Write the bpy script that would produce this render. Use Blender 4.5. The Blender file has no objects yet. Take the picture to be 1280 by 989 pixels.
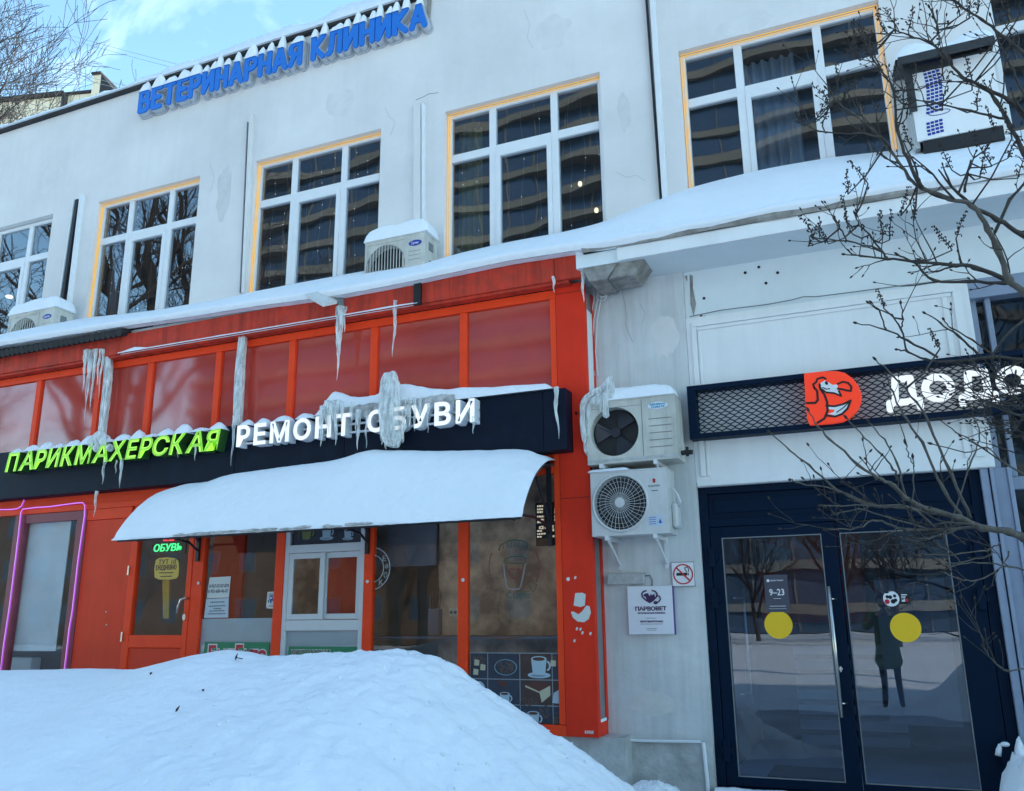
import bpy, bmesh, math, random
from mathutils import Vector, Matrix, noise
S = bpy.context.scene
COL = S.collection
R = math.radians
random.seed(7)

# ------------------------------------------------------------------ camera
CZ, CD = 1.45, 7.5                      # camera height, distance to the pilaster wall (plane y = 0)
AX_R = Vector((0.92118755, 0.38896818, -0.01082846))
AX_U = Vector((0.1072222, -0.22698526, 0.96797784))
AX_F = Vector((-0.37405468, 0.89285018, 0.25080202))
FPX = 1065.0
cam_d = bpy.data.cameras.new('camera')
cam = bpy.data.objects.new('camera', cam_d)
COL.objects.link(cam)
cam_d.sensor_width = 36.0
cam_d.lens = FPX / 1280 * 36.0
cam_d.clip_start = 0.05
cam_d.clip_end = 2000
cam.matrix_world = Matrix(((AX_R.x, AX_U.x, -AX_F.x, 0), (AX_R.y, AX_U.y, -AX_F.y, -CD),
                           (AX_R.z, AX_U.z, -AX_F.z, CZ), (0, 0, 0, 1)))
S.camera = cam

# ------------------------------------------------------------------ light
EV = 1.85
SUN_EL, SUN_AZ = R(24), R(52)           # azimuth from +y towards +x: behind the building
S.view_settings.view_transform = 'Standard'
S.view_settings.look = 'None'
S.view_settings.exposure = EV
S.view_settings.gamma = 1.0
W = bpy.data.worlds.new('World')
S.world = W
W.use_nodes = True
nt = W.node_tree
nt.nodes.clear()
def wn(t, **k):
    n = nt.nodes.new(t)
    for a, b in k.items(): setattr(n, a, b)
    return n
sky = wn('ShaderNodeTexSky', sky_type='NISHITA', sun_disc=False, sun_elevation=SUN_EL, sun_rotation=SUN_AZ)
sky.air_density = 1.0
sky.dust_density = 0.35
sky.ozone_density = 1.0
tc = wn('ShaderNodeTexCoord')
mp = wn('ShaderNodeMapping')
mp.inputs['Rotation'].default_value = (0.0, 0.5, 0.7)
mp.inputs['Scale'].default_value = (1.2, 3.4, 2.2)
nz = wn('ShaderNodeTexNoise')
nz.inputs['Scale'].default_value = 1.7
nz.inputs['Detail'].default_value = 7
nz.inputs['Roughness'].default_value = 0.55
nz.inputs['Distortion'].default_value = 0.6
cr = wn('ShaderNodeValToRGB')
cr.color_ramp.elements[0].position = 0.555
cr.color_ramp.elements[0].color = (0, 0, 0, 1)
cr.color_ramp.elements[1].position = 0.80
cr.color_ramp.elements[1].color = (0.85, 0.85, 0.85, 1)
mx = wn('ShaderNodeMix', data_type='RGBA')
mx.inputs['B'].default_value = (3.3, 4.2, 4.8, 1)
bg = wn('ShaderNodeBackground')
bg.inputs['Strength'].default_value = 0.15
wo = wn('ShaderNodeOutputWorld')
L = nt.links.new
L(tc.outputs['Generated'], mp.inputs['Vector']); L(mp.outputs['Vector'], nz.inputs['Vector'])
L(nz.outputs['Fac'], cr.inputs['Fac']); L(cr.outputs['Color'], mx.inputs['Factor'])
tn = wn('ShaderNodeMix', data_type='RGBA', blend_type='MULTIPLY')
tn.inputs['Factor'].default_value = 1.0
tn.inputs['B'].default_value = (0.83, 1.01, 1.0, 1)
L(sky.outputs['Color'], tn.inputs['A'])
L(tn.outputs['Result'], mx.inputs['A']); L(mx.outputs['Result'], bg.inputs['Color'])
L(bg.outputs['Background'], wo.inputs['Surface'])
sun_d = bpy.data.lights.new('sun', 'SUN')
sun_d.energy = 2.2
sun_d.angle = R(0.5)
sun_d.color = (1.0, 0.94, 0.85)
sun = bpy.data.objects.new('sun', sun_d)
COL.objects.link(sun)
sdir = Vector((math.sin(SUN_AZ) * math.cos(SUN_EL), math.cos(SUN_AZ) * math.cos(SUN_EL), math.sin(SUN_EL)))
sun.rotation_euler = sdir.to_track_quat('Z', 'Y').to_euler()
sun.location = sdir * 60

# ------------------------------------------------------------------ measuring helper
def ray(px, py):
    return (px - 640) / FPX * AX_R - (py - 494.5) / FPX * AX_U + AX_F
def at(px, py, y):
    """facade coordinates (x, z) of a measured picture point on the plane y"""
    d = ray(px, py)
    t = (y + CD) / d.y
    return (d.x * t, d.z * t + CZ)
def at3(px, py, y):
    x, z = at(px, py, y)
    return Vector((x, y, z))
def ax(px, py, y): return at(px, py, y)[0]
def az(px, py, y): return at(px, py, y)[1]

# ------------------------------------------------------------------ materials
MATS = {}
def nm(name):
    m = bpy.data.materials.new(name)
    m.use_nodes = True
    MATS[name] = m
    return m, m.node_tree, m.node_tree.nodes['Principled BSDF']
def mat(name, col, rough=0.6, metal=0.0, spec=0.5, var=0.0, vscale=3.0, bump=0.0, bscale=40.0, streak=0.0,
        dirt=None, coat=0.0, emit=None, estr=0.0, stretch=None, con=0.2):
    m, t, b = nm(name)
    b.inputs['Roughness'].default_value = rough
    b.inputs['Metallic'].default_value = metal
    b.inputs['Specular IOR Level'].default_value = spec
    b.inputs['Coat Weight'].default_value = coat
    b.inputs['Base Color'].default_value = (*col, 1)
    if emit:
        b.inputs['Emission Color'].default_value = (*emit, 1)
        b.inputs['Emission Strength'].default_value = estr
    N, K = t.nodes, t.links.new
    if var or bump or streak:
        g = N.new('ShaderNodeNewGeometry')
        src = g.outputs['Position']
        if stretch:
            mpn = N.new('ShaderNodeMapping')
            mpn.inputs['Scale'].default_value = stretch
            K(src, mpn.inputs['Vector'])
            src = mpn.outputs['Vector']
    cur = None
    if var:
        n = N.new('ShaderNodeTexNoise')
        n.inputs['Scale'].default_value = vscale
        n.inputs['Detail'].default_value = 6
        n.inputs['Roughness'].default_value = 0.6
        K(src, n.inputs['Vector'])
        r = N.new('ShaderNodeValToRGB')
        r.color_ramp.elements[0].position = 0.5 - con
        r.color_ramp.elements[1].position = 0.5 + con
        d = dirt or tuple(c * (1 - var) for c in col)
        r.color_ramp.elements[0].color = (*[col[i] * (1 - var) + d[i] * var if dirt else d[i] for i in range(3)], 1)
        r.color_ramp.elements[1].color = (*[min(1, c * (1 + var * 0.4)) for c in col], 1)
        K(n.outputs['Fac'], r.inputs['Fac'])
        cur = r.outputs['Color']
    if streak:
        mpn = N.new('ShaderNodeMapping')
        mpn.inputs['Scale'].default_value = (5.5, 5.5, 0.35)
        K(g.outputs['Position'], mpn.inputs['Vector'])
        n2 = N.new('ShaderNodeTexNoise')
        n2.inputs['Scale'].default_value = 1.6
        n2.inputs['Detail'].default_value = 8
        n2.inputs['Roughness'].default_value = 0.7
        K(mpn.outputs['Vector'], n2.inputs['Vector'])
        r2 = N.new('ShaderNodeValToRGB')
        r2.color_ramp.elements[0].position = 0.30
        r2.color_ramp.elements[0].color = (1 - streak, 1 - streak, 1 - streak * 1.05, 1)
        r2.color_ramp.elements[1].position = 0.55
        r2.color_ramp.elements[1].color = (1, 1, 1, 1)
        K(n2.outputs['Fac'], r2.inputs['Fac'])
        mm = N.new('ShaderNodeMix')
        mm.data_type = 'RGBA'
        mm.blend_type = 'MULTIPLY'
        mm.inputs['Factor'].default_value = 1
        if cur: K(cur, mm.inputs['A'])
        else: mm.inputs['A'].default_value = (*col, 1)
        K(r2.outputs['Color'], mm.inputs['B'])
        cur = mm.outputs['Result']
    if cur: K(cur, b.inputs['Base Color'])
    if bump:
        n3 = N.new('ShaderNodeTexNoise')
        n3.inputs['Scale'].default_value = bscale
        n3.inputs['Detail'].default_value = 5
        K(src, n3.inputs['Vector'])
        bp = N.new('ShaderNodeBump')
        bp.inputs['Strength'].default_value = 1.0
        bp.inputs['Distance'].default_value = bump
        K(n3.outputs['Fac'], bp.inputs['Height'])
        K(bp.outputs['Normal'], b.inputs['Normal'])
    return m

def glass(name, tint, ior=1.7, wave=0.004, wscale=2.2, rough=0.0, base=None):
    """pane: clear (or coloured film, base) body with a mirror coat following fresnel, slightly wavy"""
    m = bpy.data.materials.new(name)
    m.use_nodes = True
    MATS[name] = m
    t = m.node_tree
    t.nodes.clear()
    N, K = t.nodes, t.links.new
    out = N.new('ShaderNodeOutputMaterial')
    mixs = N.new('ShaderNodeMixShader')
    fr = N.new('ShaderNodeFresnel')
    bk = N.new('ShaderNodeNewGeometry')
    iorm = N.new('ShaderNodeMapRange')          # the same reflectance from both faces of the pane
    iorm.inputs['To Min'].default_value = ior
    iorm.inputs['To Max'].default_value = 1.0 / ior
    K(bk.outputs['Backfacing'], iorm.inputs['Value'])
    K(iorm.outputs['Result'], fr.inputs['IOR'])
    gl = N.new('ShaderNodeBsdfGlossy')
    gl.inputs['Roughness'].default_value = rough
    g = N.new('ShaderNodeNewGeometry')
    n = N.new('ShaderNodeTexNoise')
    n.inputs['Scale'].default_value = wscale
    n.inputs['Detail'].default_value = 1.5
    K(g.outputs['Position'], n.inputs['Vector'])
    bp = N.new('ShaderNodeBump')
    bp.inputs['Distance'].default_value = wave
    K(n.outputs['Fac'], bp.inputs['Height'])
    K(bp.outputs['Normal'], gl.inputs['Normal'])
    if base is None:
        tr = N.new('ShaderNodeBsdfTransparent')
        tr.inputs['Color'].default_value = (*tint, 1)
    else:
        tr = N.new('ShaderNodeBsdfDiffuse')
        n2 = N.new('ShaderNodeTexNoise')
        n2.inputs['Scale'].default_value = 1.3
        n2.inputs['Detail'].default_value = 5
        K(g.outputs['Position'], n2.inputs['Vector'])
        r = N.new('ShaderNodeValToRGB')
        r.color_ramp.elements[0].position = 0.3
        r.color_ramp.elements[1].position = 0.75
        r.color_ramp.elements[0].color = (*[c * 0.8 for c in base], 1)
        r.color_ramp.elements[1].color = (*[c * 1.15 for c in base], 1)
        K(n2.outputs['Fac'], r.inputs['Fac'])
        K(r.outputs['Color'], tr.inputs['Color'])
    K(fr.outputs['Fac'], mixs.inputs['Fac'])
    K(tr.outputs[0], mixs.inputs[1])
    K(gl.outputs[0], mixs.inputs[2])
    K(mixs.outputs[0], out.inputs['Surface'])
    return m

EM = 1.0 / (2 ** EV)
mat('stucco', (0.77, 0.745, 0.715), 0.85, var=0.12, vscale=0.8, bump=0.014, bscale=2.6, streak=0.03)
mat('pilaster_paint', (0.67, 0.68, 0.67), 0.75, var=0.14, vscale=2.2, bump=0.005, bscale=9.0, streak=0.18)
mat('soffit_paint', (0.76, 0.81, 0.81), 0.75, var=0.08, vscale=2.0, bump=0.004, bscale=9.0)
mat('panel_paint', (0.85, 0.85, 0.835), 0.6, var=0.06, vscale=2.0, bump=0.002, bscale=7.0, streak=0.06)
mat('concrete', (0.33, 0.31, 0.28), 0.9, var=0.5, vscale=9.0, bump=0.02, bscale=18.0)
mat('plaster_patch', (0.735, 0.715, 0.69), 0.9, var=0.10, vscale=4.0, bump=0.006, bscale=12.0)
mat('damp_stain', (0.665, 0.65, 0.62), 0.9, var=0.12, vscale=5.0, bump=0.004, bscale=12.0)
mat('plinth_concrete', (0.50, 0.50, 0.48), 0.9, var=0.35, vscale=4.0, bump=0.012, bscale=20.0)
mat('snow', (0.88, 0.895, 0.91), 0.65, spec=0.3, var=0.03, vscale=2.0, bump=0.02, bscale=11.0)
mat('snow_rough', (0.87, 0.885, 0.90), 0.65, spec=0.3, var=0.04, vscale=3.0, bump=0.02, bscale=22.0)
mat('dirty_snow', (0.55, 0.54, 0.52), 0.8, var=0.5, vscale=14.0, bump=0.02, bscale=25.0)
mat('packed_snow', (0.50, 0.51, 0.54), 0.7, var=0.3, vscale=1.2, bump=0.01, bscale=9.0)
mat('pvc_white', (0.78, 0.79, 0.79), 0.35, var=0.05, vscale=6.0)
mat('aluminium_paint', (0.62, 0.65, 0.68), 0.4, var=0.05, vscale=6.0)
mat('red_frame', (0.93, 0.066, 0.015), 0.5, spec=0.2, var=0.10, vscale=4.0)
mat('red_pillar', (0.78, 0.036, 0.012), 0.55, spec=0.2, var=0.14, vscale=2.5, streak=0.08)
mat('red_fascia', (0.60, 0.045, 0.022), 0.6, spec=0.2, var=0.45, vscale=7.0, streak=0.45, dirt=(0.20, 0.06, 0.045))
mat('red_panel', (0.78, 0.058, 0.018), 0.55, spec=0.2, var=0.10, vscale=3.0, streak=0.10)
mat('neon_tinted_frame', (0.24, 0.04, 0.06), 0.5, var=0.1, vscale=4.0)  # red frame with the purple neon reflection put into its colour
mat('navy_board', (0.005, 0.011, 0.026), 0.55, spec=0.14, var=0.3, vscale=6.0, streak=0.25)
mat('navy_metal', (0.0025, 0.012, 0.032), 0.5, spec=0.10, var=0.12, vscale=4.0)
mat('black_metal', (0.008, 0.009, 0.012), 0.45)
mat('dark_metal', (0.035, 0.037, 0.040), 0.5, var=0.3, vscale=10.0)
mat('grey_metal', (0.20, 0.21, 0.22), 0.5, var=0.2, vscale=8.0)
mat('bluegrey_paint', (0.27, 0.32, 0.42), 0.5, var=0.12, vscale=6.0)
mat('greyblue_dark', (0.055, 0.075, 0.105), 0.5, var=0.2, vscale=6.0)
mat('steel', (0.60, 0.58, 0.54), 0.28, metal=1.0)
mat('ac_white', (0.62, 0.62, 0.60), 0.45, var=0.10, vscale=5.0, streak=0.10)
mat('ac_cream', (0.60, 0.585, 0.52), 0.5, var=0.16, vscale=6.0, streak=0.22)
mat('ac_dark', (0.012, 0.013, 0.016), 0.6)
mat('fan_blade', (0.016, 0.022, 0.032), 0.3)
mat('white_plastic', (0.70, 0.71, 0.72), 0.4)
mat('old_box', (0.48, 0.49, 0.48), 0.7, var=0.25, vscale=18.0, bump=0.003, bscale=40)
mat('blue_letter', (0.006, 0.165, 0.60), 0.4)
mat('silver_side', (0.50, 0.52, 0.54), 0.5, var=0.15, vscale=8.0)
mat('green_face', (0.22, 0.55, 0.035), 0.4, emit=(0.30, 0.72, 0.05), estr=0.42 * EM)
mat('green_edge', (0.30, 0.70, 0.06), 0.4, emit=(0.45, 1.0, 0.10), estr=0.80 * EM)
mat('green_side', (0.025, 0.09, 0.018), 0.5)
mat('white_face', (0.60, 0.60, 0.60), 0.4, emit=(1, 1, 1), estr=0.62 * EM)
mat('white_side', (0.74, 0.75, 0.77), 0.5)
mat('red_badge', (0.75, 0.035, 0.010), 0.4, emit=(0.95, 0.06, 0.015), estr=0.45 * EM)
mat('black_ink', (0.006, 0.006, 0.008), 0.5)
mat('white_ink', (0.80, 0.80, 0.80), 0.5)
mat('cream_ink', (0.72, 0.66, 0.50), 0.5)
mat('cream_lit', (0.72, 0.66, 0.50), 0.5, emit=(1.0, 0.88, 0.62), estr=0.55 * EM)
mat('purple_ink', (0.045, 0.012, 0.075), 0.5)
mat('purple_edge', (0.10, 0.04, 0.22), 0.5)
mat('grey_ink', (0.16, 0.16, 0.18), 0.5)
mat('blue_ink', (0.02, 0.10, 0.42), 0.5)
mat('carrier_blue', (0.012, 0.035, 0.30), 0.35)
mat('cyan_ink', (0.05, 0.33, 0.50), 0.5)
mat('red_ink', (0.52, 0.012, 0.03), 0.5)
mat('plaque_white', (0.74, 0.74, 0.78), 0.35)
mat('hours_grey', (0.062, 0.062, 0.088), 0.4)
mat('yellow_sticker', (0.92, 0.56, 0.010), 0.45)
mat('yellow_old', (0.62, 0.42, 0.06), 0.5, var=0.15, vscale=12)
mat('green_banner', (0.02, 0.21, 0.10), 0.5)
mat('paper', (0.62, 0.65, 0.63), 0.6)
mat('paper_blue', (0.50, 0.58, 0.66), 0.6)
mat('frost_film', (0.42, 0.53, 0.58), 0.5, var=0.08, vscale=4.0)
mat('blind', (0.66, 0.76, 0.78), 0.7, var=0.14, vscale=3.0)
mat('poster_dark', (0.035, 0.045, 0.070), 0.4, var=0.3, vscale=9.0)
mat('poster_brown', (0.075, 0.042, 0.035), 0.4, var=0.35, vscale=14.0)
mat('poster_bean', (0.12, 0.085, 0.07), 0.5, var=0.5, vscale=60.0)
mat('poster_line', (0.26, 0.30, 0.34), 0.4)
mat('cup_blue', (0.40, 0.52, 0.60), 0.4)
mat('cup_shade', (0.22, 0.31, 0.38), 0.4)
mat('cup_green', (0.20, 0.22, 0.06), 0.4)
mat('sugar', (0.50, 0.46, 0.33), 0.6)
mat('coffee_brown', (0.10, 0.035, 0.025), 0.4)
mat('marble_wall', (0.56, 0.40, 0.26), 0.55, var=0.85, vscale=2.6, bump=0.004, bscale=10, dirt=(0.12, 0.075, 0.05), con=0.12)
mat('wood_shelf', (0.18, 0.10, 0.05), 0.6, var=0.3, vscale=20)
mat('shop_room', (0.26, 0.24, 0.22), 0.8, var=0.3, vscale=1.5)
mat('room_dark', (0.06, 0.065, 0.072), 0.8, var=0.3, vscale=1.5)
mat('room_grey', (0.17, 0.18, 0.21), 0.8, var=0.2, vscale=1.5)
mat('room_floor', (0.62, 0.63, 0.68), 0.6, var=0.15, vscale=2.0)
mat('curtain_olive', (0.20, 0.19, 0.07), 0.8, var=0.3, vscale=3.0)
mat('curtain_pale', (0.30, 0.34, 0.38), 0.8, var=0.2, vscale=3.0)
mat('coat_green', (0.18, 0.23, 0.15), 0.85, var=0.2, vscale=8)
mat('cloth_dark', (0.10, 0.11, 0.13), 0.85)
mat('skin', (0.50, 0.30, 0.22), 0.6)
mat('hair', (0.03, 0.02, 0.015), 0.7)
mat('bark', (0.050, 0.041, 0.034), 0.85, var=0.5, vscale=25, bump=0.004, bscale=60)
mat('bark_grey', (0.105, 0.092, 0.076), 0.85, var=0.5, vscale=25, bump=0.003, bscale=60)
mat('bark_far', (0.032, 0.028, 0.027), 0.9)
mat('seed_brown', (0.030, 0.022, 0.018), 0.9)
mat('tower_band', (0.17, 0.168, 0.155), 0.8, var=0.1)
mat('tower_glass', (0.085, 0.135, 0.21), 0.22, metal=0.5)
mat('tower_pier', (0.30, 0.24, 0.17), 0.8)
mat('brick_far', (0.17, 0.095, 0.055), 0.9, var=0.25, vscale=1.5)
mat('brick_frame', (0.20, 0.15, 0.11), 0.8)
mat('far_cream', (0.80, 0.68, 0.49), 0.85, var=0.12, vscale=0.4)
mat('roof_felt', (0.025, 0.025, 0.027), 0.8, var=0.3, vscale=8)
mat('led_warm', (0.8, 0.5, 0.1), 0.4, emit=(1.0, 0.50, 0.12), estr=0.50 * EM)
mat('led_white', (0.9, 0.9, 0.8), 0.4, emit=(1.0, 0.88, 0.62), estr=1.6 * EM)
mat('bulb', (0.9, 0.9, 0.8), 0.4, emit=(1.0, 0.92, 0.78), estr=0.9 * EM)
mat('lamp_lit', (0.9, 0.9, 0.8), 0.4, emit=(1.0, 0.86, 0.55), estr=2.2 * EM)
mat('neon_pink', (0.6, 0.1, 0.6), 0.4, emit=(0.55, 0.05, 0.75), estr=0.50 * EM)
mat('neon_core', (0.8, 0.5, 0.8), 0.4, emit=(0.85, 0.30, 1.0), estr=0.70 * EM)
mat('neon_green', (0.1, 0.7, 0.3), 0.4, emit=(0.06, 1.0, 0.28), estr=1.25 * EM)
mat('neon_red', (0.7, 0.05, 0.05), 0.4, emit=(1.0, 0.06, 0.08), estr=1.0 * EM)
mat('tube_green', (0.03, 0.15, 0.09), 0.3)
mat('tube_pink', (0.30, 0.045, 0.09), 0.3)
mat('tube_white', (0.42, 0.45, 0.48), 0.3)
glass('pane_upper', (0.80, 0.84, 0.88), 2.0, 0.0050, 0.9)
glass('pane_shop', (0.95, 0.96, 0.97), 1.5, 0.0012, 1.8)
glass('pane_door', (0.74, 0.82, 0.92), 1.9, 0.0015, 1.6)
glass('pane_red', (1, 1, 1), 2.0, 0.0012, 1.6, rough=0.05, base=(0.52, 0.050, 0.032))
glass('pane_dim', (0.55, 0.62, 0.66), 1.6, 0.003, 2.0)

def ice_mat():
    """part clear, part milky ice: see-through body, frosted shell, glossy skin"""
    m, t, b = nm('ice')
    N, K = t.nodes, t.links.new
    b.inputs['Base Color'].default_value = (0.86, 0.88, 0.86, 1)
    b.inputs['Roughness'].default_value = 0.12
    b.inputs['IOR'].default_value = 1.45
    g = N.new('ShaderNodeNewGeometry')
    mpn = N.new('ShaderNodeMapping')
    mpn.inputs['Scale'].default_value = (1, 1, 0.25)
    n = N.new('ShaderNodeTexNoise')
    n.inputs['Scale'].default_value = 26
    n.inputs['Detail'].default_value = 4
    bp = N.new('ShaderNodeBump')
    bp.inputs['Distance'].default_value = 0.014
    K(g.outputs['Position'], mpn.inputs['Vector'])
    K(mpn.outputs['Vector'], n.inputs['Vector'])
    K(n.outputs['Fac'], bp.inputs['Height'])
    K(bp.outputs['Normal'], b.inputs['Normal'])
    lw = N.new('ShaderNodeLayerWeight')
    lw.inputs['Blend'].default_value = 0.35
    ad = N.new('ShaderNodeMath'); ad.operation = 'MULTIPLY_ADD'
    ad.inputs[1].default_value = 0.75; ad.inputs[2].default_value = 0.16
    mr = N.new('ShaderNodeMapRange')
    mr.inputs['From Min'].default_value = 0.35; mr.inputs['From Max'].default_value = 0.65
    mr.inputs['To Min'].default_value = 0.0; mr.inputs['To Max'].default_value = 0.55
    K(n.outputs['Fac'], mr.inputs['Value'])
    K(lw.outputs['Facing'], ad.inputs[0])
    sm = N.new('ShaderNodeMath'); sm.operation = 'ADD'; sm.use_clamp = True
    K(ad.outputs[0], sm.inputs[0]); K(mr.outputs['Result'], sm.inputs[1])
    tr = N.new('ShaderNodeBsdfTransparent')
    tr.inputs['Color'].default_value = (0.93, 0.95, 0.95, 1)
    mx_ = N.new('ShaderNodeMixShader')
    K(sm.outputs[0], mx_.inputs['Fac']); K(tr.outputs[0], mx_.inputs[1]); K(b.outputs[0], mx_.inputs[2])
    K(mx_.outputs[0], N['Material Output'].inputs['Surface'])
ice_mat()

# ------------------------------------------------------------------ mesh builder
class MB:
    def __init__(s):
        s.v, s.f, s.m = [], [], []
    def add(s, vs, fs, m=0):
        o = len(s.v)
        s.v += [tuple(p) for p in vs]
        s.f += [tuple(i + o for i in f) for f in fs]
        s.m += [m] * len(fs)
        return s
    def box(s, x0, x1, y0, y1, z0, z1, m=0):
        if x0 > x1: x0, x1 = x1, x0
        if y0 > y1: y0, y1 = y1, y0
        if z0 > z1: z0, z1 = z1, z0
        return s.add([(x0, y0, z0), (x1, y0, z0), (x1, y1, z0), (x0, y1, z0), (x0, y0, z1), (x1, y0, z1), (x1, y1, z1), (x0, y1, z1)],
                     [(0, 3, 2, 1), (4, 5, 6, 7), (0, 1, 5, 4), (1, 2, 6, 5), (2, 3, 7, 6), (3, 0, 4, 7)], m)
    def inbox(s, x0, x1, y0, y1, z0, z1, m=0, front=False):
        v = [(x0, y0, z0), (x1, y0, z0), (x1, y1, z0), (x0, y1, z0), (x0, y0, z1), (x1, y0, z1), (x1, y1, z1), (x0, y1, z1)]
        f = [(0, 1, 2, 3), (7, 6, 5, 4), (5, 6, 2, 1), (6, 7, 3, 2), (7, 4, 0, 3)]
        if front: f.append((4, 5, 1, 0))
        return s.add(v, f, m)
    def quad4(s, a, b, c, d, y0, y1, m=0):
        """four (x,z) corners extruded from y0 (front) to y1"""
        return s.prism([a, b, c, d], y0, y1, m)
    def prism(s, pts, y0, y1, m=0):
        n = len(pts)
        area = sum(pts[i][0] * pts[(i + 1) % n][1] - pts[(i + 1) % n][0] * pts[i][1] for i in range(n))
        if area < 0: pts = list(reversed(pts))
        vs = [(p[0], y0, p[1]) for p in pts] + [(p[0], y1, p[1]) for p in pts]
        fs = [tuple(range(n)), tuple(range(2 * n - 1, n - 1, -1))]
        fs += [(i, i + n, (i + 1) % n + n, (i + 1) % n) for i in range(n)]
        return s.add(vs, fs, m)
    def ell(s, cx, cz, rx, rz, y0, y1, m=0, n=20, a0=0):
        return s.prism([(cx + rx * math.cos(a0 + 2 * math.pi * i / n), cz + rz * math.sin(a0 + 2 * math.pi * i / n)) for i in range(n)], y0, y1, m)
    def capsule(s, a, b, r, y0, y1, m=0, n=6):
        d = math.atan2(b[1] - a[1], b[0] - a[0])
        pts = [(b[0] + r * math.cos(d - math.pi / 2 + math.pi * i / n), b[1] + r * math.sin(d - math.pi / 2 + math.pi * i / n)) for i in range(n + 1)]
        pts += [(a[0] + r * math.cos(d + math.pi / 2 + math.pi * i / n), a[1] + r * math.sin(d + math.pi / 2 + math.pi * i / n)) for i in range(n + 1)]
        return s.prism(pts, y0, y1, m)
    def tube(s, pts, rad, n=6, m=0, cap=True):
        pts = [Vector(p) for p in pts]
        k = len(pts)
        if not hasattr(rad, '__len__'): rad = [rad] * k
        vs, fs = [], []
        up = Vector((0.13, 0.31, 0.94))
        for i, p in enumerate(pts):
            d = (pts[min(i + 1, k - 1)] - pts[max(i - 1, 0)])
            d = d.normalized() if d.length > 1e-9 else Vector((0, 0, 1))
            if abs(d.dot(up)) > 0.97: u = d.cross(Vector((1, 0, 0))).normalized()
            else: u = d.cross(up).normalized()
            w = d.cross(u)
            for j in range(n):
                a = 2 * math.pi * j / n
                vs.append(p + (u * math.cos(a) + w * math.sin(a)) * rad[i])
        for i in range(k - 1):
            for j in range(n):
                fs.append((i * n + j, i * n + (j + 1) % n, (i + 1) * n + (j + 1) % n, (i + 1) * n + j))
        if cap:
            fs.append(tuple(range(n - 1, -1, -1)))
            fs.append(tuple((k - 1) * n + j for j in range(n)))
        return s.add(vs, fs, m)
    def ball(s, c, rx, ry, rz, m=0, nu=8, nv=5, half=False):
        vs, fs = [], []
        v0 = 0.0 if half else -math.pi / 2
        for i in range(nv + 1):
            a = v0 + (math.pi / 2 - v0) * i / nv
            for j in range(nu):
                b = 2 * math.pi * j / nu
                vs.append((c[0] + rx * math.cos(a) * math.cos(b), c[1] + ry * math.cos(a) * math.sin(b), c[2] + rz * math.sin(a)))
        for i in range(nv):
            for j in range(nu):
                fs.append((i * nu + j, i * nu + (j + 1) % nu, (i + 1) * nu + (j + 1) % nu, (i + 1) * nu + j))
        if half: fs.append(tuple(range(nu - 1, -1, -1)))
        return s.add(vs, fs, m)
    def ring(s, cx, cz, y, rad, r, n=32, k=5, m=0, a0=0, a1=2 * math.pi, sz=1.0):
        full = abs(a1 - a0 - 2 * math.pi) < 1e-6
        pts = [(cx + rad * math.cos(a0 + (a1 - a0) * i / n), y, cz + rad * sz * math.sin(a0 + (a1 - a0) * i / n)) for i in range(n + 1)]
        return s.tube(pts, r, k, m, cap=not full)
    def holed(s, x0, x1, z0, z1, cx, cz, r, y, depth, m=0, mi=0, n=32):
        """front face with a round hole and the wall of the hole going back"""
        vs, fs = [], []
        for i in range(n):
            a = 2 * math.pi * i / n
            c, si = math.cos(a), math.sin(a)
            t = min(((x1 - cx) / c if c > 1e-6 else (x0 - cx) / c if c < -1e-6 else 1e9), ((z1 - cz) / si if si > 1e-6 else (z0 - cz) / si if si < -1e-6 else 1e9))
            vs += [(cx + r * c, y, cz + r * si), (cx + t * c, y, cz + t * si), (cx + r * c, y + depth, cz + r * si)]
        for cxx, czz in ((x1, z1), (x0, z1), (x0, z0), (x1, z0)):
            vs.append((cxx, y, czz))
        for i in range(n):
            j = (i + 1) % n
            fs.append((3 * i, 3 * i + 1, 3 * j + 1, 3 * j))
        s.add(vs, fs, m)
        # corner triangles
        ca = [math.atan2(q[1] - cz, q[0] - cx) % (2 * math.pi) for q in ((x1, z1), (x0, z1), (x0, z0), (x1, z0))]
        for q, a in enumerate(ca):
            i = int(a / (2 * math.pi) * n) % n
            j = (i + 1) % n
            s.add([vs[3 * i + 1], vs[3 * n + q], vs[3 * j + 1]], [(0, 1, 2)], m)
        s.add(vs, [(3 * i, 3 * ((i + 1) % n), 3 * ((i + 1) % n) + 2, 3 * i + 2) for i in range(n)], mi)
        return s
    def grid(s, fn, nu, nv, m=0, flip=False):
        vs = [fn(i / nu, j / nv) for i in range(nu + 1) for j in range(nv + 1)]
        fs = []
        for i in range(nu):
            for j in range(nv):
                a = i * (nv + 1) + j
                q = (a, a + nv + 1, a + nv + 2, a + 1)
                fs.append(tuple(reversed(q)) if flip else q)
        return s.add(vs, fs, m)
    def mesh(s, name, mats, off=Vector((0, 0, 0)), smooth=False, fix=False):
        me = bpy.data.meshes.new(name)
        me.from_pydata([(p[0] - off.x, p[1] - off.y, p[2] - off.z) for p in s.v], [], s.f)
        if isinstance(mats, str): mats = [mats]
        for q in mats: me.materials.append(MATS[q])
        if len(mats) > 1: me.polygons.foreach_set('material_index', s.m)
        if smooth: me.polygons.foreach_set('use_smooth', [True] * len(me.polygons))
        if fix:
            bm = bmesh.new(); bm.from_mesh(me)
            bmesh.ops.remove_doubles(bm, verts=bm.verts, dist=1e-5)
            bmesh.ops.recalc_face_normals(bm, faces=bm.faces)
            bm.to_mesh(me); bm.free()
        me.update()
        return me
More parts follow.
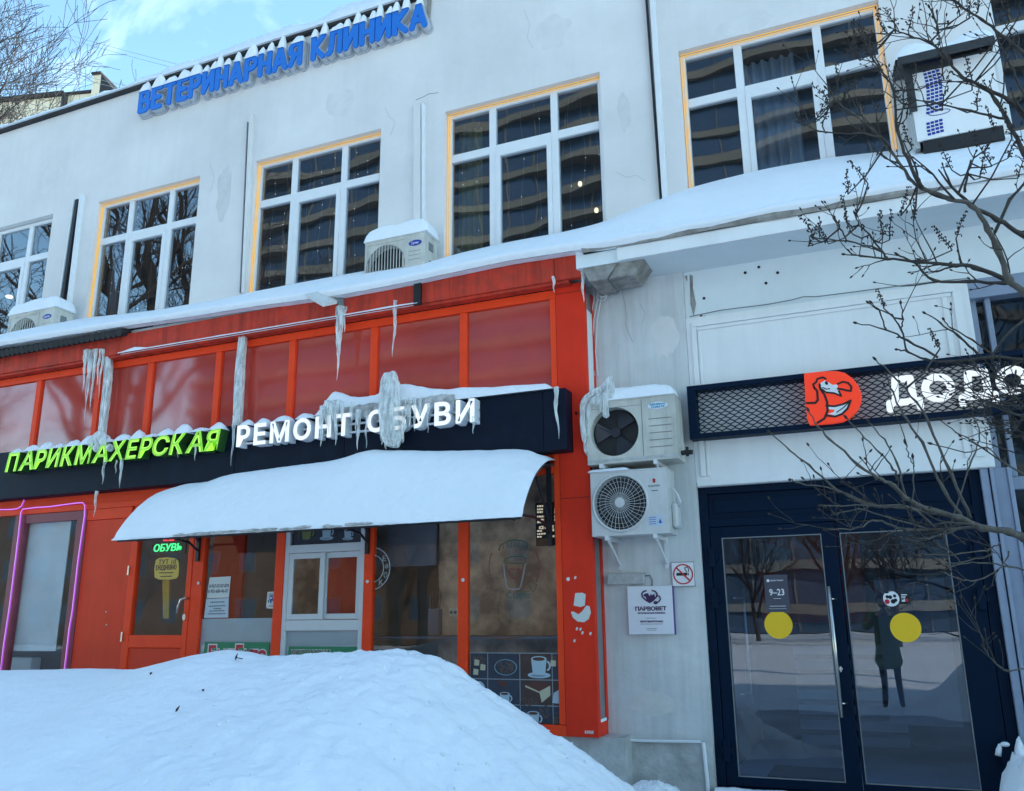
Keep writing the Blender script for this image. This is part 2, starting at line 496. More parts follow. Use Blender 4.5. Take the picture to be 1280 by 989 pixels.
    def build(s, name, mats, parent=None, smooth=False, bevel=0.0, loc=None, fix=False, label=None, kind=None, smooth_angle=None):
        root = parent
        while root is not None and root.parent is not None: root = root.parent
        off = Vector(root['base']) if root is not None else Vector(loc or (0, 0, 0))
        me = s.mesh(name, mats, off, smooth, fix)
        o = bpy.data.objects.new(name, me)
        COL.objects.link(o)
        if parent is not None: o.parent = parent
        else:
            o.location = off
            o['base'] = tuple(off)
        if bevel:
            b = o.modifiers.new('bevel', 'BEVEL')
            b.width = bevel
            b.segments = 2
            b.limit_method = 'ANGLE'
            b.angle_limit = R(40)
        if label: o['label'] = label
        if kind: o['kind'] = kind
        return o

def thing(name, label, cat, loc=(0, 0, 0), group=None):
    o = bpy.data.objects.new(name, None)
    o.empty_display_size = 0.1
    COL.objects.link(o)
    o.location = loc
    o['base'] = tuple(loc)
    o['label'] = label
    o['category'] = cat
    if group: o['group'] = group
    return o
def tag(o, label, cat, group=None):
    o['label'] = label
    o['category'] = cat
    if group: o['group'] = group
    return o
def struct(o):
    o['kind'] = 'structure'
    return o
def copy_tree(o, parent=None):
    c = o.copy()
    COL.objects.link(c)
    if parent is not None: c.parent = parent
    for ch in list(o.children): copy_tree(ch, c)
    return c

# ------------------------------------------------------------------ lettering
GL = {}
def glyphs(body, bold=0.0, res=2):
    key = (body, bold, res)
    if key in GL: return GL[key]
    cu = bpy.data.curves.new('t', 'FONT')
    cu.body = body
    cu.offset = bold
    cu.extrude = 0.5
    cu.resolution_u = res
    ob = bpy.data.objects.new('t', cu)
    COL.objects.link(ob)
    dg = bpy.context.evaluated_depsgraph_get()
    me = bpy.data.meshes.new_from_object(ob.evaluated_get(dg))
    vs = [tuple(v.co) for v in me.vertices]
    fs = [tuple(p.vertices) for p in me.polygons]
    fr = [p.normal.z > 0.5 for p in me.polygons]
    bpy.data.objects.remove(ob)
    bpy.data.curves.remove(cu)
    bpy.data.meshes.remove(me)
    GL[key] = (vs, fs, fr)
    return GL[key]
def put_text(mb, body, x0, x1, z0, z1, y, depth=0.002, bold=0.02, italic=0.0, mf=0, ms=0, res=2):
    vs, fs, fr = glyphs(body, bold, res)
    vs = [(v[0] + italic * v[1], v[1], v[2]) for v in vs]
    a0, a1 = min(v[0] for v in vs), max(v[0] for v in vs)
    b0, b1 = min(v[1] for v in vs), max(v[1] for v in vs)
    sx = (x1 - x0) / max(a1 - a0, 1e-6)
    sz = (z1 - z0) / max(b1 - b0, 1e-6)
    out = [(x0 + (v[0] - a0) * sx, y + (0.5 - v[2]) * depth, z0 + (v[1] - b0) * sz) for v in vs]
    o = len(mb.v)
    mb.v += out
    for f, t in zip(fs, fr):
        mb.f.append(tuple(i + o for i in f))
        mb.m.append(mf if t else ms)
def letter_widths(word, bold, italic=0.0):
    w = []
    for ch in word:
        vs, _, _ = glyphs(ch, bold)
        xs = [v[0] for v in vs]
        w.append(max(xs) - min(xs))
    return w

STROKES = {
 'В': (.58, [[(0, 0), (0, 1), (.34, 1), (.5, .9), (.5, .66), (.36, .53), (0, .53)], [(.36, .53), (.58, .40), (.58, .14), (.4, 0), (0, 0)]]),
 'Е': (.5, [[(.5, 1), (0, 1), (0, 0), (.5, 0)], [(0, .5), (.44, .5)]]),
 'Т': (.62, [[(0, 1), (.62, 1)], [(.31, 1), (.31, 0)]]),
 'Р': (.55, [[(0, 0), (0, 1), (.38, 1), (.55, .87), (.55, .6), (.38, .46), (0, .46)]]),
 'И': (.56, [[(0, 1), (0, 0), (.56, 1), (.56, 0)]]),
 'Н': (.56, [[(0, 0), (0, 1)], [(.56, 0), (.56, 1)], [(0, .5), (.56, .5)]]),
 'А': (.66, [[(0, 0), (.33, 1), (.66, 0)], [(.13, .3), (.53, .3)]]),
 'Я': (.55, [[(.55, 0), (.55, 1), (.17, 1), (0, .87), (0, .6), (.17, .46), (.55, .46)], [(.24, .46), (0, 0)]]),
 'К': (.56, [[(0, 0), (0, 1)], [(.55, 1), (.05, .5), (.56, 0)]]),
 'Л': (.62, [[(0, 0), (.12, .12), (.2, 1), (.62, 1), (.62, 0)]]),
}
def put_strokes(mb, polys, fx, r, y0, y1, m=0):
    k = 0
    for pl in polys:
        for a, b in zip(pl, pl[1:]):
            mb.capsule(fx(a), fx(b), r, y0 - 0.0004 * (k % 23), y1, m)
            k += 1

def nz3(x, y, z=0.0): return noise.noise(Vector((x, y, z)))
def fb(x, y, z=0.0, o=4):
    s, a, t = 0.0, 1.0, 0.0
    for i in range(o):
        s += a * noise.noise(Vector((x, y, z)) * (2 ** i) + Vector((i * 7.1, 3.3 * i, 1.7 * i)))
        t += a
        a *= 0.5
    return s / t
def lerp_table(tab, x):
    if x <= tab[0][0]: return tab[0][1]
    for (a, fa), (b, fb_) in zip(tab, tab[1:]):
        if x <= b:
            t = (x - a) / (b - a)
            return fa + (fb_ - fa) * t
    return tab[-1][1]
def smooth_table(tab, x, w=0.25):
    return sum(lerp_table(tab, x + w * k / 3) * (4 - abs(k)) for k in range(-3, 4)) / 16.0
# ================================================================== GROUND AND TERRAIN
YU, YS, YB = 0.6, -0.28, -0.48          # upper wall, shopfront and sign board planes
m = MB()
def gfn(u, v):
    x = -320 + 640 * u
    y = -320 + 640 * v
    h = 0.0
    return (x, y, -0.06 + h)
m.grid(gfn, 40, 40)
struct(m.build('snowy_ground', 'snow', loc=(0, 0, 0)))
m = MB()
m.grid(lambda u, v: (-30 + 60 * u, -16 + 13.5 * v, -0.035 + 0.05 * fb(u * 30, v * 8)), 120, 30)
struct(m.build('snowy_verge', 'snow', loc=(0, 0, 0), smooth=True))
m = MB()
m.box(-1.9, 12, -6.4, 0.0, -0.10, 0.028)
struct(m.build('pavement', 'packed_snow', loc=(0, 0, 0)))

# ================================================================== CLINIC BUILDING
clinic = thing('clinic_building', 'long white two storey building with a snowy roof edge and big square windows', 'building', (-5, YU, 0))
XL, XR = -18.0, 26.0
ZT = 9.06                                # top of the wall
ZW0, ZW1 = 5.15, 7.36                    # window openings
WIN = [(-12.62, ax(66, 271, YU)), (ax(122, 262, YU), ax(249.6, 228, YU)), (ax(319, 208, YU), ax(476.3, 165, YU)),
       (ax(556.3, 142, YU), ax(749.5, 90.3, YU)), (ax(847.5, 64, YU), ax(1098, 3, YU)), (ax(1231.7, 0, YU), ax(1231.7, 0, YU) + 1.95)]
# the far left continues with two more openings outside the frame
m = MB()
def wallq(x0, x1, z0, z1):
    n = max(1, int((x1 - x0) / 0.5))
    k = max(1, int((z1 - z0) / 0.5))
    m.grid(lambda u, v: (x0 + (x1 - x0) * u, YU, z0 + (z1 - z0) * v), n, k)
xs = [XL] + [q for w in WIN for q in w] + [XR]
wallq(XL, XR, ZW1, ZT)
wallq(XL, XR, 4.6, ZW0)
for i in range(0, len(xs), 2): wallq(xs[i], xs[i + 1], ZW0, ZW1)
for a, b in WIN:                          # reveals
    d = YU + 0.16
    m.add([(a, YU, ZW0), (a, d, ZW0), (a, d, ZW1), (a, YU, ZW1)], [(3, 2, 1, 0)])
    m.add([(b, YU, ZW0), (b, d, ZW0), (b, d, ZW1), (b, YU, ZW1)], [(0, 1, 2, 3)])
    m.add([(a, YU, ZW1), (a, d, ZW1), (b, d, ZW1), (b, YU, ZW1)], [(0, 1, 2, 3)])
    m.add([(a, YU, ZW0), (a, d, ZW0), (b, d, ZW0), (b, YU, ZW0)], [(3, 2, 1, 0)])
m.build('wall', 'stucco', clinic, fix=False)
m = MB()
m.box(XL, XR, 3.6, 9, 0, ZT - 0.02)
m.box(XL, XR, YU + 0.3, 3.6, ZT - 0.3, ZT - 0.03)
m.box(XL, XL + 0.3, YU + 0.01, 3.6, 0, ZT - 0.3)
m.box(XR - 0.3, XR, YU + 0.01, 3.6, 0, ZT - 0.3)
m.build('rear_block', 'stucco', clinic)
m = MB()
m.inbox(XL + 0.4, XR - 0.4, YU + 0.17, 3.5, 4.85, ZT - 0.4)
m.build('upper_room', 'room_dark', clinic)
# roof edge: dark sheet under the snow
m = MB()
m.box(XL, ax(540, 0, YU), YU - 0.06, YU + 0.5, ZT, ZT + 0.05)
m.box(ax(540, 0, YU), XR, YU - 0.05, YU + 0.5, ZT, ZT + 0.20)
m.build('roof_edge', 'roof_felt', clinic, bevel=0.01)

FZ0, FY = ZW0, YU + 0.08
def window(idx, x0, x1, led, lights):
    fr = MB()
    z0, z1 = FZ0, ZW1 - 0.015
    b = 0.055
    y0, y1 = FY, FY + 0.07
    W_ = x1 - x0
    m1, m2 = x0 + 0.303 * W_, x0 + 0.70 * W_
    zt0, zt1 = 6.70, 6.80
    w2 = 0.042
    fr.box(x0, x0 + b, y0, y1, z0, z1); fr.box(x1 - b, x1, y0, y1, z0, z1)
    fr.box(x0 + b, x1 - b, y0, y1, z1 - b, z1); fr.box(x0 + b, x1 - b, y0, y1, z0, z0 + b)
    fr.box(m1 - w2, m1 + w2, y0, y1, z0 + b, z1 - b); fr.box(m2 - w2, m2 + w2, y0, y1, z0 + b, z1 - b)
    cols = [(x0 + b, m1 - w2), (m1 + w2, m2 - w2), (m2 + w2, x1 - b)]
    for a, c in cols: fr.box(a, c, y0, y1, zt0, zt1)
    w = fr.build('window', 'pvc_white', clinic, bevel=0.006)
    for k, (a, c) in enumerate(cols):
        p = MB(); p.box(a, c, y0 + 0.030, y0 + 0.036, zt1, z1 - b); p.build('pane', 'pane_upper', w)
        if k == 1:
            s_ = MB()
            q = 0.055
            s_.box(a, a + q, y0 - 0.012, y1 - 0.01, z0 + b, zt0); s_.box(c - q, c, y0 - 0.012, y1 - 0.01, z0 + b, zt0)
            s_.box(a + q, c - q, y0 - 0.012, y1 - 0.01, zt0 - q, zt0); s_.box(a + q, c - q, y0 - 0.012, y1 - 0.01, z0 + b, z0 + b + q)
            s_.build('sash', 'pvc_white', w, bevel=0.005)
            p = MB(); p.box(a + q, c - q, y0 + 0.024, y0 + 0.030, z0 + b + q, zt0 - q); p.build('pane', 'pane_upper', w)
        else:
            p = MB(); p.box(a, c, y0 + 0.030, y0 + 0.036, z0 + b, zt0); p.build('pane', 'pane_upper', w)
    if led:
        l = MB()
        zz = ZW1 - 0.022
        if 'top' in led:
            for dz in (0.0, 0.026): l.box(x0 + 0.012, x1 - 0.012, y0 - 0.030, y0 - 0.022, zz - 0.0045 - dz, zz + 0.003 - dz)
        if 'left' in led:
            for dx in (0.0, 0.026): l.box(x0 + 0.012 + dx, x0 + 0.0195 + dx, y0 - 0.028, y0 - 0.016, z0, zz - 0.04)
        if 'right' in led:
            for dx in (0.0, 0.026): l.box(x1 - 0.0195 - dx, x1 - 0.012 - dx, y0 - 0.028, y0 - 0.016, z0, zz - 0.04)
        l.build('light_strip', 'led_warm', w)
    if lights:
        rnd = random.Random(idx)
        g = MB(); bu = MB()
        x = x0 + 0.12
        while x < x1 - 0.1:
            sw = rnd.random() * 6
            pts = [(x + 0.02 * math.sin(i * 0.9 + sw), y1 + 0.12, z1 - 0.05 - i * 0.16) for i in range(13)]
            g.tube(pts, 0.0022, 3, cap=False)
            for i, pp in enumerate(pts):
                if rnd.random() < lights: bu.ball(pp, 0.0065, 0.0065, 0.0065, nu=5, nv=3)
            x += 0.16 + 0.05 * rnd.random()
        gg = g.build('string_light', 'grey_metal', w)
        bu.build('bulb', 'bulb', w, kind='stuff')
    return w
wins = []
for i, (a, b) in enumerate(WIN):
    led = [None, ('top', 'left'), ('top', 'left'), ('top', 'left'), ('top', 'left', 'right'), None][i]
    wins.append(window(i, a, b, led, [0, 0.30, 0.34, 0.10, 0, 0][i]))
# curtains and lamps seen behind the upper panes
def curtain(parent, x0, x1, z0, z1, y, mt, folds=7):
    m = MB()
    m.grid(lambda u, v: (x0 + (x1 - x0) * u, y + 0.035 * math.sin(u * folds * 2 * math.pi), z0 + (z1 - z0) * v), folds * 8, 2)
    m.grid(lambda u, v: (x0 + (x1 - x0) * u, y + 0.006 + 0.035 * math.sin(u * folds * 2 * math.pi), z0 + (z1 - z0) * v), folds * 8, 2, flip=True)
    return m.build('curtain', mt, parent, smooth=True)
curtain(wins[3], WIN[3][0] + 0.02, WIN[3][0] + 0.34, ZW0, ZW1 - 0.1, YU + 0.34, 'curtain_olive', 4)
curtain(wins[4], WIN[4][0] + 0.55, WIN[4][0] + 1.15, ZW0, ZW1 - 0.1, YU + 0.40, 'curtain_pale', 6)
curtain(wins[1], WIN[1][0] + 0.03, WIN[1][0] + 0.20, ZW0, ZW1 - 0.1, YU + 0.34, 'room_grey', 3)
for px, py in ((725, 230), (745.5, 263)):
    p = at3(px, py, YU + 0.9)
    m = MB(); m.ball(p, 0.028, 0.028, 0.034)
    m.build('pendant_bulb', 'lamp_lit', wins[3])
    m = MB(); m.tube([p + Vector((0, 0, 0.03)), (p.x, p.y, ZT - 0.45)], 0.003, 4); m.build('pendant_cord', 'ac_dark', wins[3])
p = at3(11.5, 371, YU + 0.9)
m = MB(); m.ball(p, 0.06, 0.06, 0.03)
m.build('pendant_bulb', 'lamp_lit', wins[0])

# cable trunks and pipes on the upper wall
def conduit(name, px0, py0, px1, py1, w, d, mt, y=YU, cap=None):
    a, b = at(px0, py0, y - d), at(px1, py1, y - d)
    m = MB()
    m.add([(a[0] - w / 2, y - d, a[1]), (a[0] + w / 2, y - d, a[1]), (a[0] + w / 2, y + 0.01, a[1]), (a[0] - w / 2, y + 0.01, a[1]),
           (b[0] - w / 2, y - d, b[1]), (b[0] + w / 2, y - d, b[1]), (b[0] + w / 2, y + 0.01, b[1]), (b[0] - w / 2, y + 0.01, b[1])],
          [(0, 1, 2, 3), (7, 6, 5, 4), (4, 5, 1, 0), (5, 6, 2, 1), (6, 7, 3, 2), (7, 4, 0, 3)])
    return m.build(name, mt, clinic, bevel=0.004, fix=True)
conduit('cable_trunk', 521, 128, 521, 300, 0.10, 0.05, 'stucco')
conduit('cable_trunk', 527.5, 128, 527.5, 300, 0.018, 0.06, 'pvc_white')
conduit('cable_trunk', 313, 143, 303, 366, 0.05, 0.04, 'stucco')
conduit('cable_trunk', 309, 152, 299.5, 366, 0.012, 0.045, 'grey_metal')
conduit('cable_trunk', 101, 243, 84, 385, 0.06, 0.05, 'pvc_white')
conduit('cable_pipe', 95.5, 249, 76, 380, 0.055, 0.06, 'black_metal')
conduit('cable_pipe', 91.5, 249, 72, 380, 0.014, 0.07, 'pvc_white')
conduit('cable_trunk', 813.5, -20, 831, 250, 0.055, 0.05, 'pvc_white')
conduit('cable_pipe', 806, -20, 825.5, 250, 0.018, 0.05, 'black_metal')
conduit('wall_seam', 536, -5, 535, 22, 0.05, 0.03, 'concrete')
# hairline cracks
def crack(pts, y, r=0.0025, name='crack'):
    m = MB(); m.tube([at3(a, b, y) for a, b in pts], r, 4); return m.build(name, 'grey_metal', clinic)
crack([(520, 125), (530, 121), (536, 117.5), (548, 116)], YU, 0.004)
crack([(481, 134), (486, 145), (494, 153), (491, 162), (488, 169)], YU, 0.0015)
crack([(778, 346), (778, 365), (781, 380), (783, 395), (782, 405), (786, 417), (791, 428)], 0.0, 0.0022)

crack([(655, 12), (662, 30), (659, 48), (666, 60)], YU, 0.0014)
crack([(770, 215), (783, 222), (795, 219), (806, 226)], YU, 0.0014)
crack([(262, 205), (268, 222), (263, 240)], YU, 0.0014)
crack([(800, 380), (806, 392), (803, 405)], 0.0, 0.0014)
rndp = random.Random(3)
for (px, py, rx, rz, y_, mt_) in ((60, 225, .30, .22, YU, 'plaster_patch'), (425, 128, .22, .20, YU, 'plaster_patch'), (690, 40, .20, .22, YU, 'plaster_patch'), (280, 240, .12, .40, YU, 'damp_stain'), (520, 215, .10, .34, YU, 'plaster_patch'), (780, 140, .07, .26, YU, 'damp_stain'),
        (930, 30, .3, .12, YU, 'plaster_patch'), (830, 420, .12, .2, 0.0, 'plaster_patch'), (765, 640, .06, .3, 0.0, 'damp_stain'), (815, 880, .2, .1, 0.0, 'damp_stain')):
    cx_, cz_ = at(px, py, y_)
    pts_ = []
    for k in range(26):
        a_ = 2 * math.pi * k / 26
        q_ = 1 + 0.30 * nz3(math.cos(a_) * 1.6 + px, math.sin(a_) * 1.6, py) + 0.10 * rndp.uniform(-1, 1)
        pts_.append((cx_ + rx * q_ * math.cos(a_), cz_ + rz * q_ * math.sin(a_)))
    m = MB(); m.prism(pts_, y_ - 0.0015, y_ + 0.004); m.build('plaster_patch', mt_, clinic)
# ---- canopy slab over the ground floor
m = MB()
m.box(XL, ax(727, 330, -0.3), -0.36, YU, 4.56, 4.80)
m.box(ax(727, 330, -0.3), XR, -0.47, YU, 4.565, 4.80)
m.build('canopy_slab', 'soffit_paint', clinic)
m = MB()
x0 = ax(772, 330, -0.5)
m.grid(lambda u, v: (x0 + (XR - x0) * u, -0.5 + 0.012 * fb(u * 40, 3), 4.565 + 0.125 * v - 0.008 * max(0, fb(u * 70, 9)) * (1 - v)), 90, 2)
m.box(x0, XR, -0.485, -0.46, 4.566, 4.69)
m.build('canopy_fascia', 'panel_paint', clinic)
m = MB()
x0c = ax(728, 320, -0.5)
m.grid(lambda u, v: (x0c + (XR - x0c) * u, -0.515 + 0.03 * fb(u * 60, v * 3, 2) - 0.02 * v, 4.690 + 0.075 * v + 0.012 * fb(u * 90, v, 5)), 200, 3)
m.box(x0c, XR, -0.47, -0.40, 4.692, 4.79)
m.build('canopy_edge', 'concrete', clinic)
m = MB()
pl = [at(*q, -0.46) for q in ((727, 324), (751, 315), (776, 314), (775, 325), (757, 349), (736, 352), (730, 340))]
m.prism(pl, -0.46, -0.05)
pl = [at(*q, -0.44) for q in ((776, 314), (800, 319), (806, 323), (791, 344), (760, 349), (774, 326))]
m.prism(pl, -0.44, -0.12)
m.build('broken_concrete', 'concrete', clinic, bevel=0.01)

# ---- pilaster and lintel panel
XP0, XP1 = -2.36, -1.395
m = MB()
m.grid(lambda u, v: (XP0 + (XP1 - XP0) * u, 0.0, 0.42 + (4.57 - 0.42) * v), 8, 30)
m.add([(XP1, 0, 0.42), (XP1, 0.3, 0.42), (XP1, 0.3, 4.57), (XP1, 0, 4.57)], [(0, 1, 2, 3)])
m.add([(XP0, 0, 0.42), (XP0, 0.3, 0.42), (XP0, 0.3, 4.57), (XP0, 0, 4.57)], [(3, 2, 1, 0)])
m.build('pilaster', 'pilaster_paint', clinic)
m = MB()
m.grid(lambda u, v: (XP0 - 0.6 + (XP1 + 0.6 - XP0) * u, -0.03 + 0.015 * fb(u * 5, v * 3, 4), -0.08 + 0.52 * v), 20, 10)
m.box(XP0 - 0.6, XP1 - 0.002, -0.012, 0.1, -0.08, 0.438)
m.build('plinth', 'plinth_concrete', clinic)
m = MB()
m.tube([at3(762, 921, -0.05), at3(775, 924.5, -0.05), at3(800, 926, -0.05), at3(876, 927.5, -0.05)], 0.012, 8)
m.tube([at3(879, 928, -0.045), at3(884, 975, -0.045), at3(886, 1000, -0.045)], 0.016, 8)
m.build('floor_pipe', 'pvc_white', clinic)
m = MB()
m.box(XP1 + 0.001, XR, 0.04, 0.2, 4.10, 4.58)
m.build('lintel_wall', 'soffit_paint', clinic)
PXR = 0.925
m = MB()
m.box(XP1 + 0.002, PXR, 0.0, 0.13, 2.53, 4.098)
m.build('lintel_panel', 'panel_paint', clinic, bevel=0.004)
m = MB()
m.box(-1.34, PXR - 0.10, -0.022, -0.001, 4.00, 4.045)
m.box(-1.30, PXR - 0.13, -0.014, -0.001, 3.965, 3.997)
m.box(-1.345, -1.30, -0.022, -0.001, 2.62, 3.998)
m.box(-1.29, -1.265, -0.014, -0.001, 2.62, 3.963)
m.box(PXR - 0.20, PXR - 0.165, -0.016, -0.001, 2.62, 3.963)
m.box(PXR - 0.12, PXR - 0.06, -0.022, -0.001, 2.62, 3.998)
m.box(-1.38, PXR - 0.002, -0.018, -0.001, 2.535, 2.575)
m.build('panel_moulding', 'panel_paint', clinic, bevel=0.004)
m = MB()
pts = [(862, 396), (900, 388), (960, 380.5), (990, 375), (1004, 371), (1020, 371), (1060, 366), (1120, 358), (1170, 352), (1212, 348)]
m.tube([at3(a, b, -0.012) for a, b in pts], 0.005, 5)
m.build('wall_cable', 'grey_metal', clinic)
m = MB()
for px, py in ((931.5, 341), (948.5, 334), (957.5, 354), (880, 373), (972, 341), (876.5, 395.5), (881, 396.5)):
    m.ell(*at(px, py, 0.038), 0.014 if px < 975 else 0.01, 0.014, 0.036, 0.045, n=8)
m.build('drill_hole', 'black_ink', clinic, kind='stuff')
m = MB()
for q in ([(862, 343), (866, 345), (866, 360), (870, 380), (867, 395), (863, 380)], [(856, 346), (859, 344), (859, 352)]):
    m.prism([at(a, b, 0.036) for a, b in q], 0.034, 0.042)
m.build('flaked_paint', 'concrete', clinic)

# ---- glazed wall right of the entrance
gx0 = PXR + 0.003
m = MB()
m.box(0.815, 0.87, 0.0, 0.12, 0, 2.528); m.box(0.88, 0.905, -0.015, 0.12, 0, 2.528); m.box(0.905, 1.00, 0.02, 0.14, 0, 2.528); m.box(1.00, 1.03, 0.0, 0.14, 0, 2.528)
m.box(gx0, gx0 + 0.05, 0.10, 0.2, 2.53, 4.098)
m.box(gx0, 4.0, 0.02, 0.22, 3.93, 4.096)
m.box(gx0 + 0.11, 4.0, 0.08, 0.2, 2.36, 2.46)
m.box(gx0 + 0.11, gx0 + 0.15, 0.07, 0.2, 2.46, 3.93)
m.box(2.1, 2.2, 0.06, 0.2, 0, 3.92)
m.build('glazing_frame', 'bluegrey_paint', clinic, bevel=0.005)
for a, b, c, d in ((gx0 + 0.05, 2.1, 2.46, 3.93), (1.03, 2.1, 0.0, 2.36), (2.2, 4.0, 0, 3.93)):
    m = MB(); m.box(a, b, 0.15, 0.156, c, d); m.build('glazing_pane', 'pane_dim', clinic)
m = MB(); m.inbox(0.83, 8.6, 0.24, 3.4, -0.05, 4.09, 0); m.build('side_room', 'room_grey', clinic)

# ---- entrance double door
DY = 0.05
DX0, DX1, DZ0, DZ1 = -1.393, 0.81, 0.10, 2.528
DM = -0.285
ent = MB()
f_ = 0.075
ent.box(DX0, DX0 + f_, DY, DY + 0.10, DZ0, DZ1); ent.box(DX1 - f_, DX1, DY, DY + 0.10, DZ0, DZ1)
ent.box(DX0 + f_, DX1 - f_, DY, DY + 0.10, DZ1 - 0.06, DZ1)
zt = az(960, 660, DY)
ent.box(DX0 + f_, DX1 - f_, DY, DY + 0.10, zt + 0.03, zt + 0.10)
ent.box(DX0 - 0.0, DX1, DY - 0.03, DY + 0.12, 0.02, DZ0 - 0.002)
entrance = ent.build('entrance_frame', 'navy_metal', clinic, bevel=0.005)
for a, b in ((DX0 + f_, DM - 0.03), (DM + 0.03, DX1 - f_)):
    m = MB()
    m.box(a, b, DY + 0.03, DY + 0.06, zt + 0.10, DZ1 - 0.06)
    m.box(a + 0.05, b - 0.05, DY + 0.022, DY + 0.031, zt + 0.15, DZ1 - 0.11)
    m.build('transom_panel', 'pane_navy', entrance, bevel=0.004) if 'pane_navy' in MATS else m.build('transom_panel', 'navy_metal', entrance, bevel=0.004)
m = MB(); m.box(DM - 0.03, DM + 0.03, DY + 0.004, DY + 0.1, zt + 0.10, DZ1 - 0.06); m.build('transom_post', 'navy_metal', entrance)
def leaf(x0, x1, gx0, gx1, gz0, gz1):
    m = MB()
    y0, y1 = DY + 0.006, DY + 0.07
    zt_ = zt + 0.027
    z0 = DZ0 + 0.004
    m.box(x0, gx0, y0, y1, z0, zt_); m.box(gx1, x1, y0, y1, z0, zt_)
    m.box(gx0, gx1, y0, y1, gz1, zt_); m.box(gx0, gx1, y0, y1, z0, gz0)
    d = m.build('door', 'navy_metal', clinic, bevel=0.005)
    g = MB(); g.box(gx0, gx1, DY + 0.03, DY + 0.038, gz0, gz1); g.build('pane', 'pane_door', d)
    b = MB()
    for q in (0.0,):
        b.box(gx0, gx0 + 0.008, y0 - 0.003, y0 + 0.02, gz0, gz1); b.box(gx1 - 0.008, gx1, y0 - 0.003, y0 + 0.02, gz0, gz1)
        b.box(gx0 + 0.008, gx1 - 0.008, y0 - 0.003, y0 + 0.02, gz0, gz0 + 0.008); b.box(gx0 + 0.008, gx1 - 0.008, y0 - 0.003, y0 + 0.02, gz1 - 0.008, gz1)
    b.build('glazing_bead', 'grey_metal', d)
    return d
gzt = az(960, 670, DY)
gzb = az(990, 975, DY)
door_l = leaf(DX0 + f_ + 0.004, DM - 0.004, ax(903, 690, DY), ax(1027.5, 680, DY), gzb, gzt)
door_r = leaf(DM + 0.004, DX1 - f_ - 0.004, ax(1059, 760, DY), ax(1196, 760, DY), gzb, gzt)
def bar_handle(parent, x, z0, z1, y, side):
    m = MB()
    m.tube([(x, y - 0.06, z0), (x, y - 0.06, z1)], 0.015, 12)
    for z in (z0 + 0.10, z1 - 0.10): m.tube([(x, y - 0.06, z), (x + 0.05 * side, y, z)], 0.009, 8)
    return m.build('handle', 'steel', parent, smooth=True)
ha = at(1036, 733, DY - 0.06); hb = at(1052, 897, DY - 0.06)
bar_handle(door_l, (ha[0] + hb[0]) / 2, hb[1], ha[1], DY + 0.006, 1)
m = MB()
hx = ax(934, 800, 0.3)
m.tube([(hx, 0.28, az(938, 880, 0.28)), (hx, 0.28, az(928, 735, 0.28))], 0.012, 10)
for z in (az(938, 866, 0.28), az(928, 748, 0.28)): m.tube([(hx, 0.28, z), (hx - 0.06, 0.1, z)], 0.007, 8)
m.build('inner_handle', 'steel', door_l, smooth=True)
m = MB(); q = at(1051, 836, DY); m.tube([(q[0], DY + 0.005, q[1]), (q[0], DY - 0.02, q[1])], 0.014, 10); m.box(q[0] - 0.004, q[0] + 0.004, DY - 0.026, DY - 0.018, q[1] - 0.025, q[1] + 0.02)
m.build('lock', 'steel', door_l)
for d, pts in ((door_l, ((890, 697), (894, 748), (909, 938))), (door_r, ((1222, 686), (1227, 748), (1256, 940)))):
    for px, py in pts:
        x, z = at(px, py, DY)
        m = MB(); m.box(x - 0.055, x + 0.055, DY - 0.014, DY + 0.004, z - 0.03, z + 0.03)
        m.box(x - 0.026, x + 0.026, DY - 0.024, DY + 0.003, z - 0.085, z + 0.085)
        m.build('hinge', 'navy_metal', d, bevel=0.004)
# lobby behind the doors
m = MB(); m.inbox(DX0 + 0.01, DX1 - 0.01, DY + 0.13, 2.9, DZ0 - 0.02, DZ1 + 0.02); m.build('lobby_room', 'room_grey', clinic)
m = MB(); m.box(DX0 + 0.03, DX1 - 0.03, DY + 0.14, 2.88, DZ0 - 0.01, DZ0 + 0.01); m.build('lobby_floor', 'room_floor', clinic)
m = MB(); m.box(-1.05, -0.42, 0.35, 1.05, DZ0 + 0.012, DZ0 + 0.026); m.build('door_mat', 'greyblue_dark', clinic, bevel=0.004)
for k in range(7):
    m = MB(); z = 0.22 + k * 0.14
    m.box(-0.86, 0.1, 1.75 - k * 0.02, 2.0, z, z + 0.085)
    m.build('lobby_slat', 'curtain_pale', clinic)
m = MB(); m.box(-1.20, -0.15, 2.2, 2.25, 1.35, 2.4); m.build('lobby_wall_panel', 'red_panel', clinic)
m = MB(); m.prism([at(936, 672, 1.9), at(990, 690, 1.9), at(973, 715, 1.9), at(938, 714, 1.9)], 1.9, 1.93); m.build('lobby_board', 'tower_pier', clinic)
m = MB(); m.box(-0.05, 0.55, 1.5, 1.54, 0.45, 1.75); m.build('lobby_screen', 'curtain_pale', clinic)
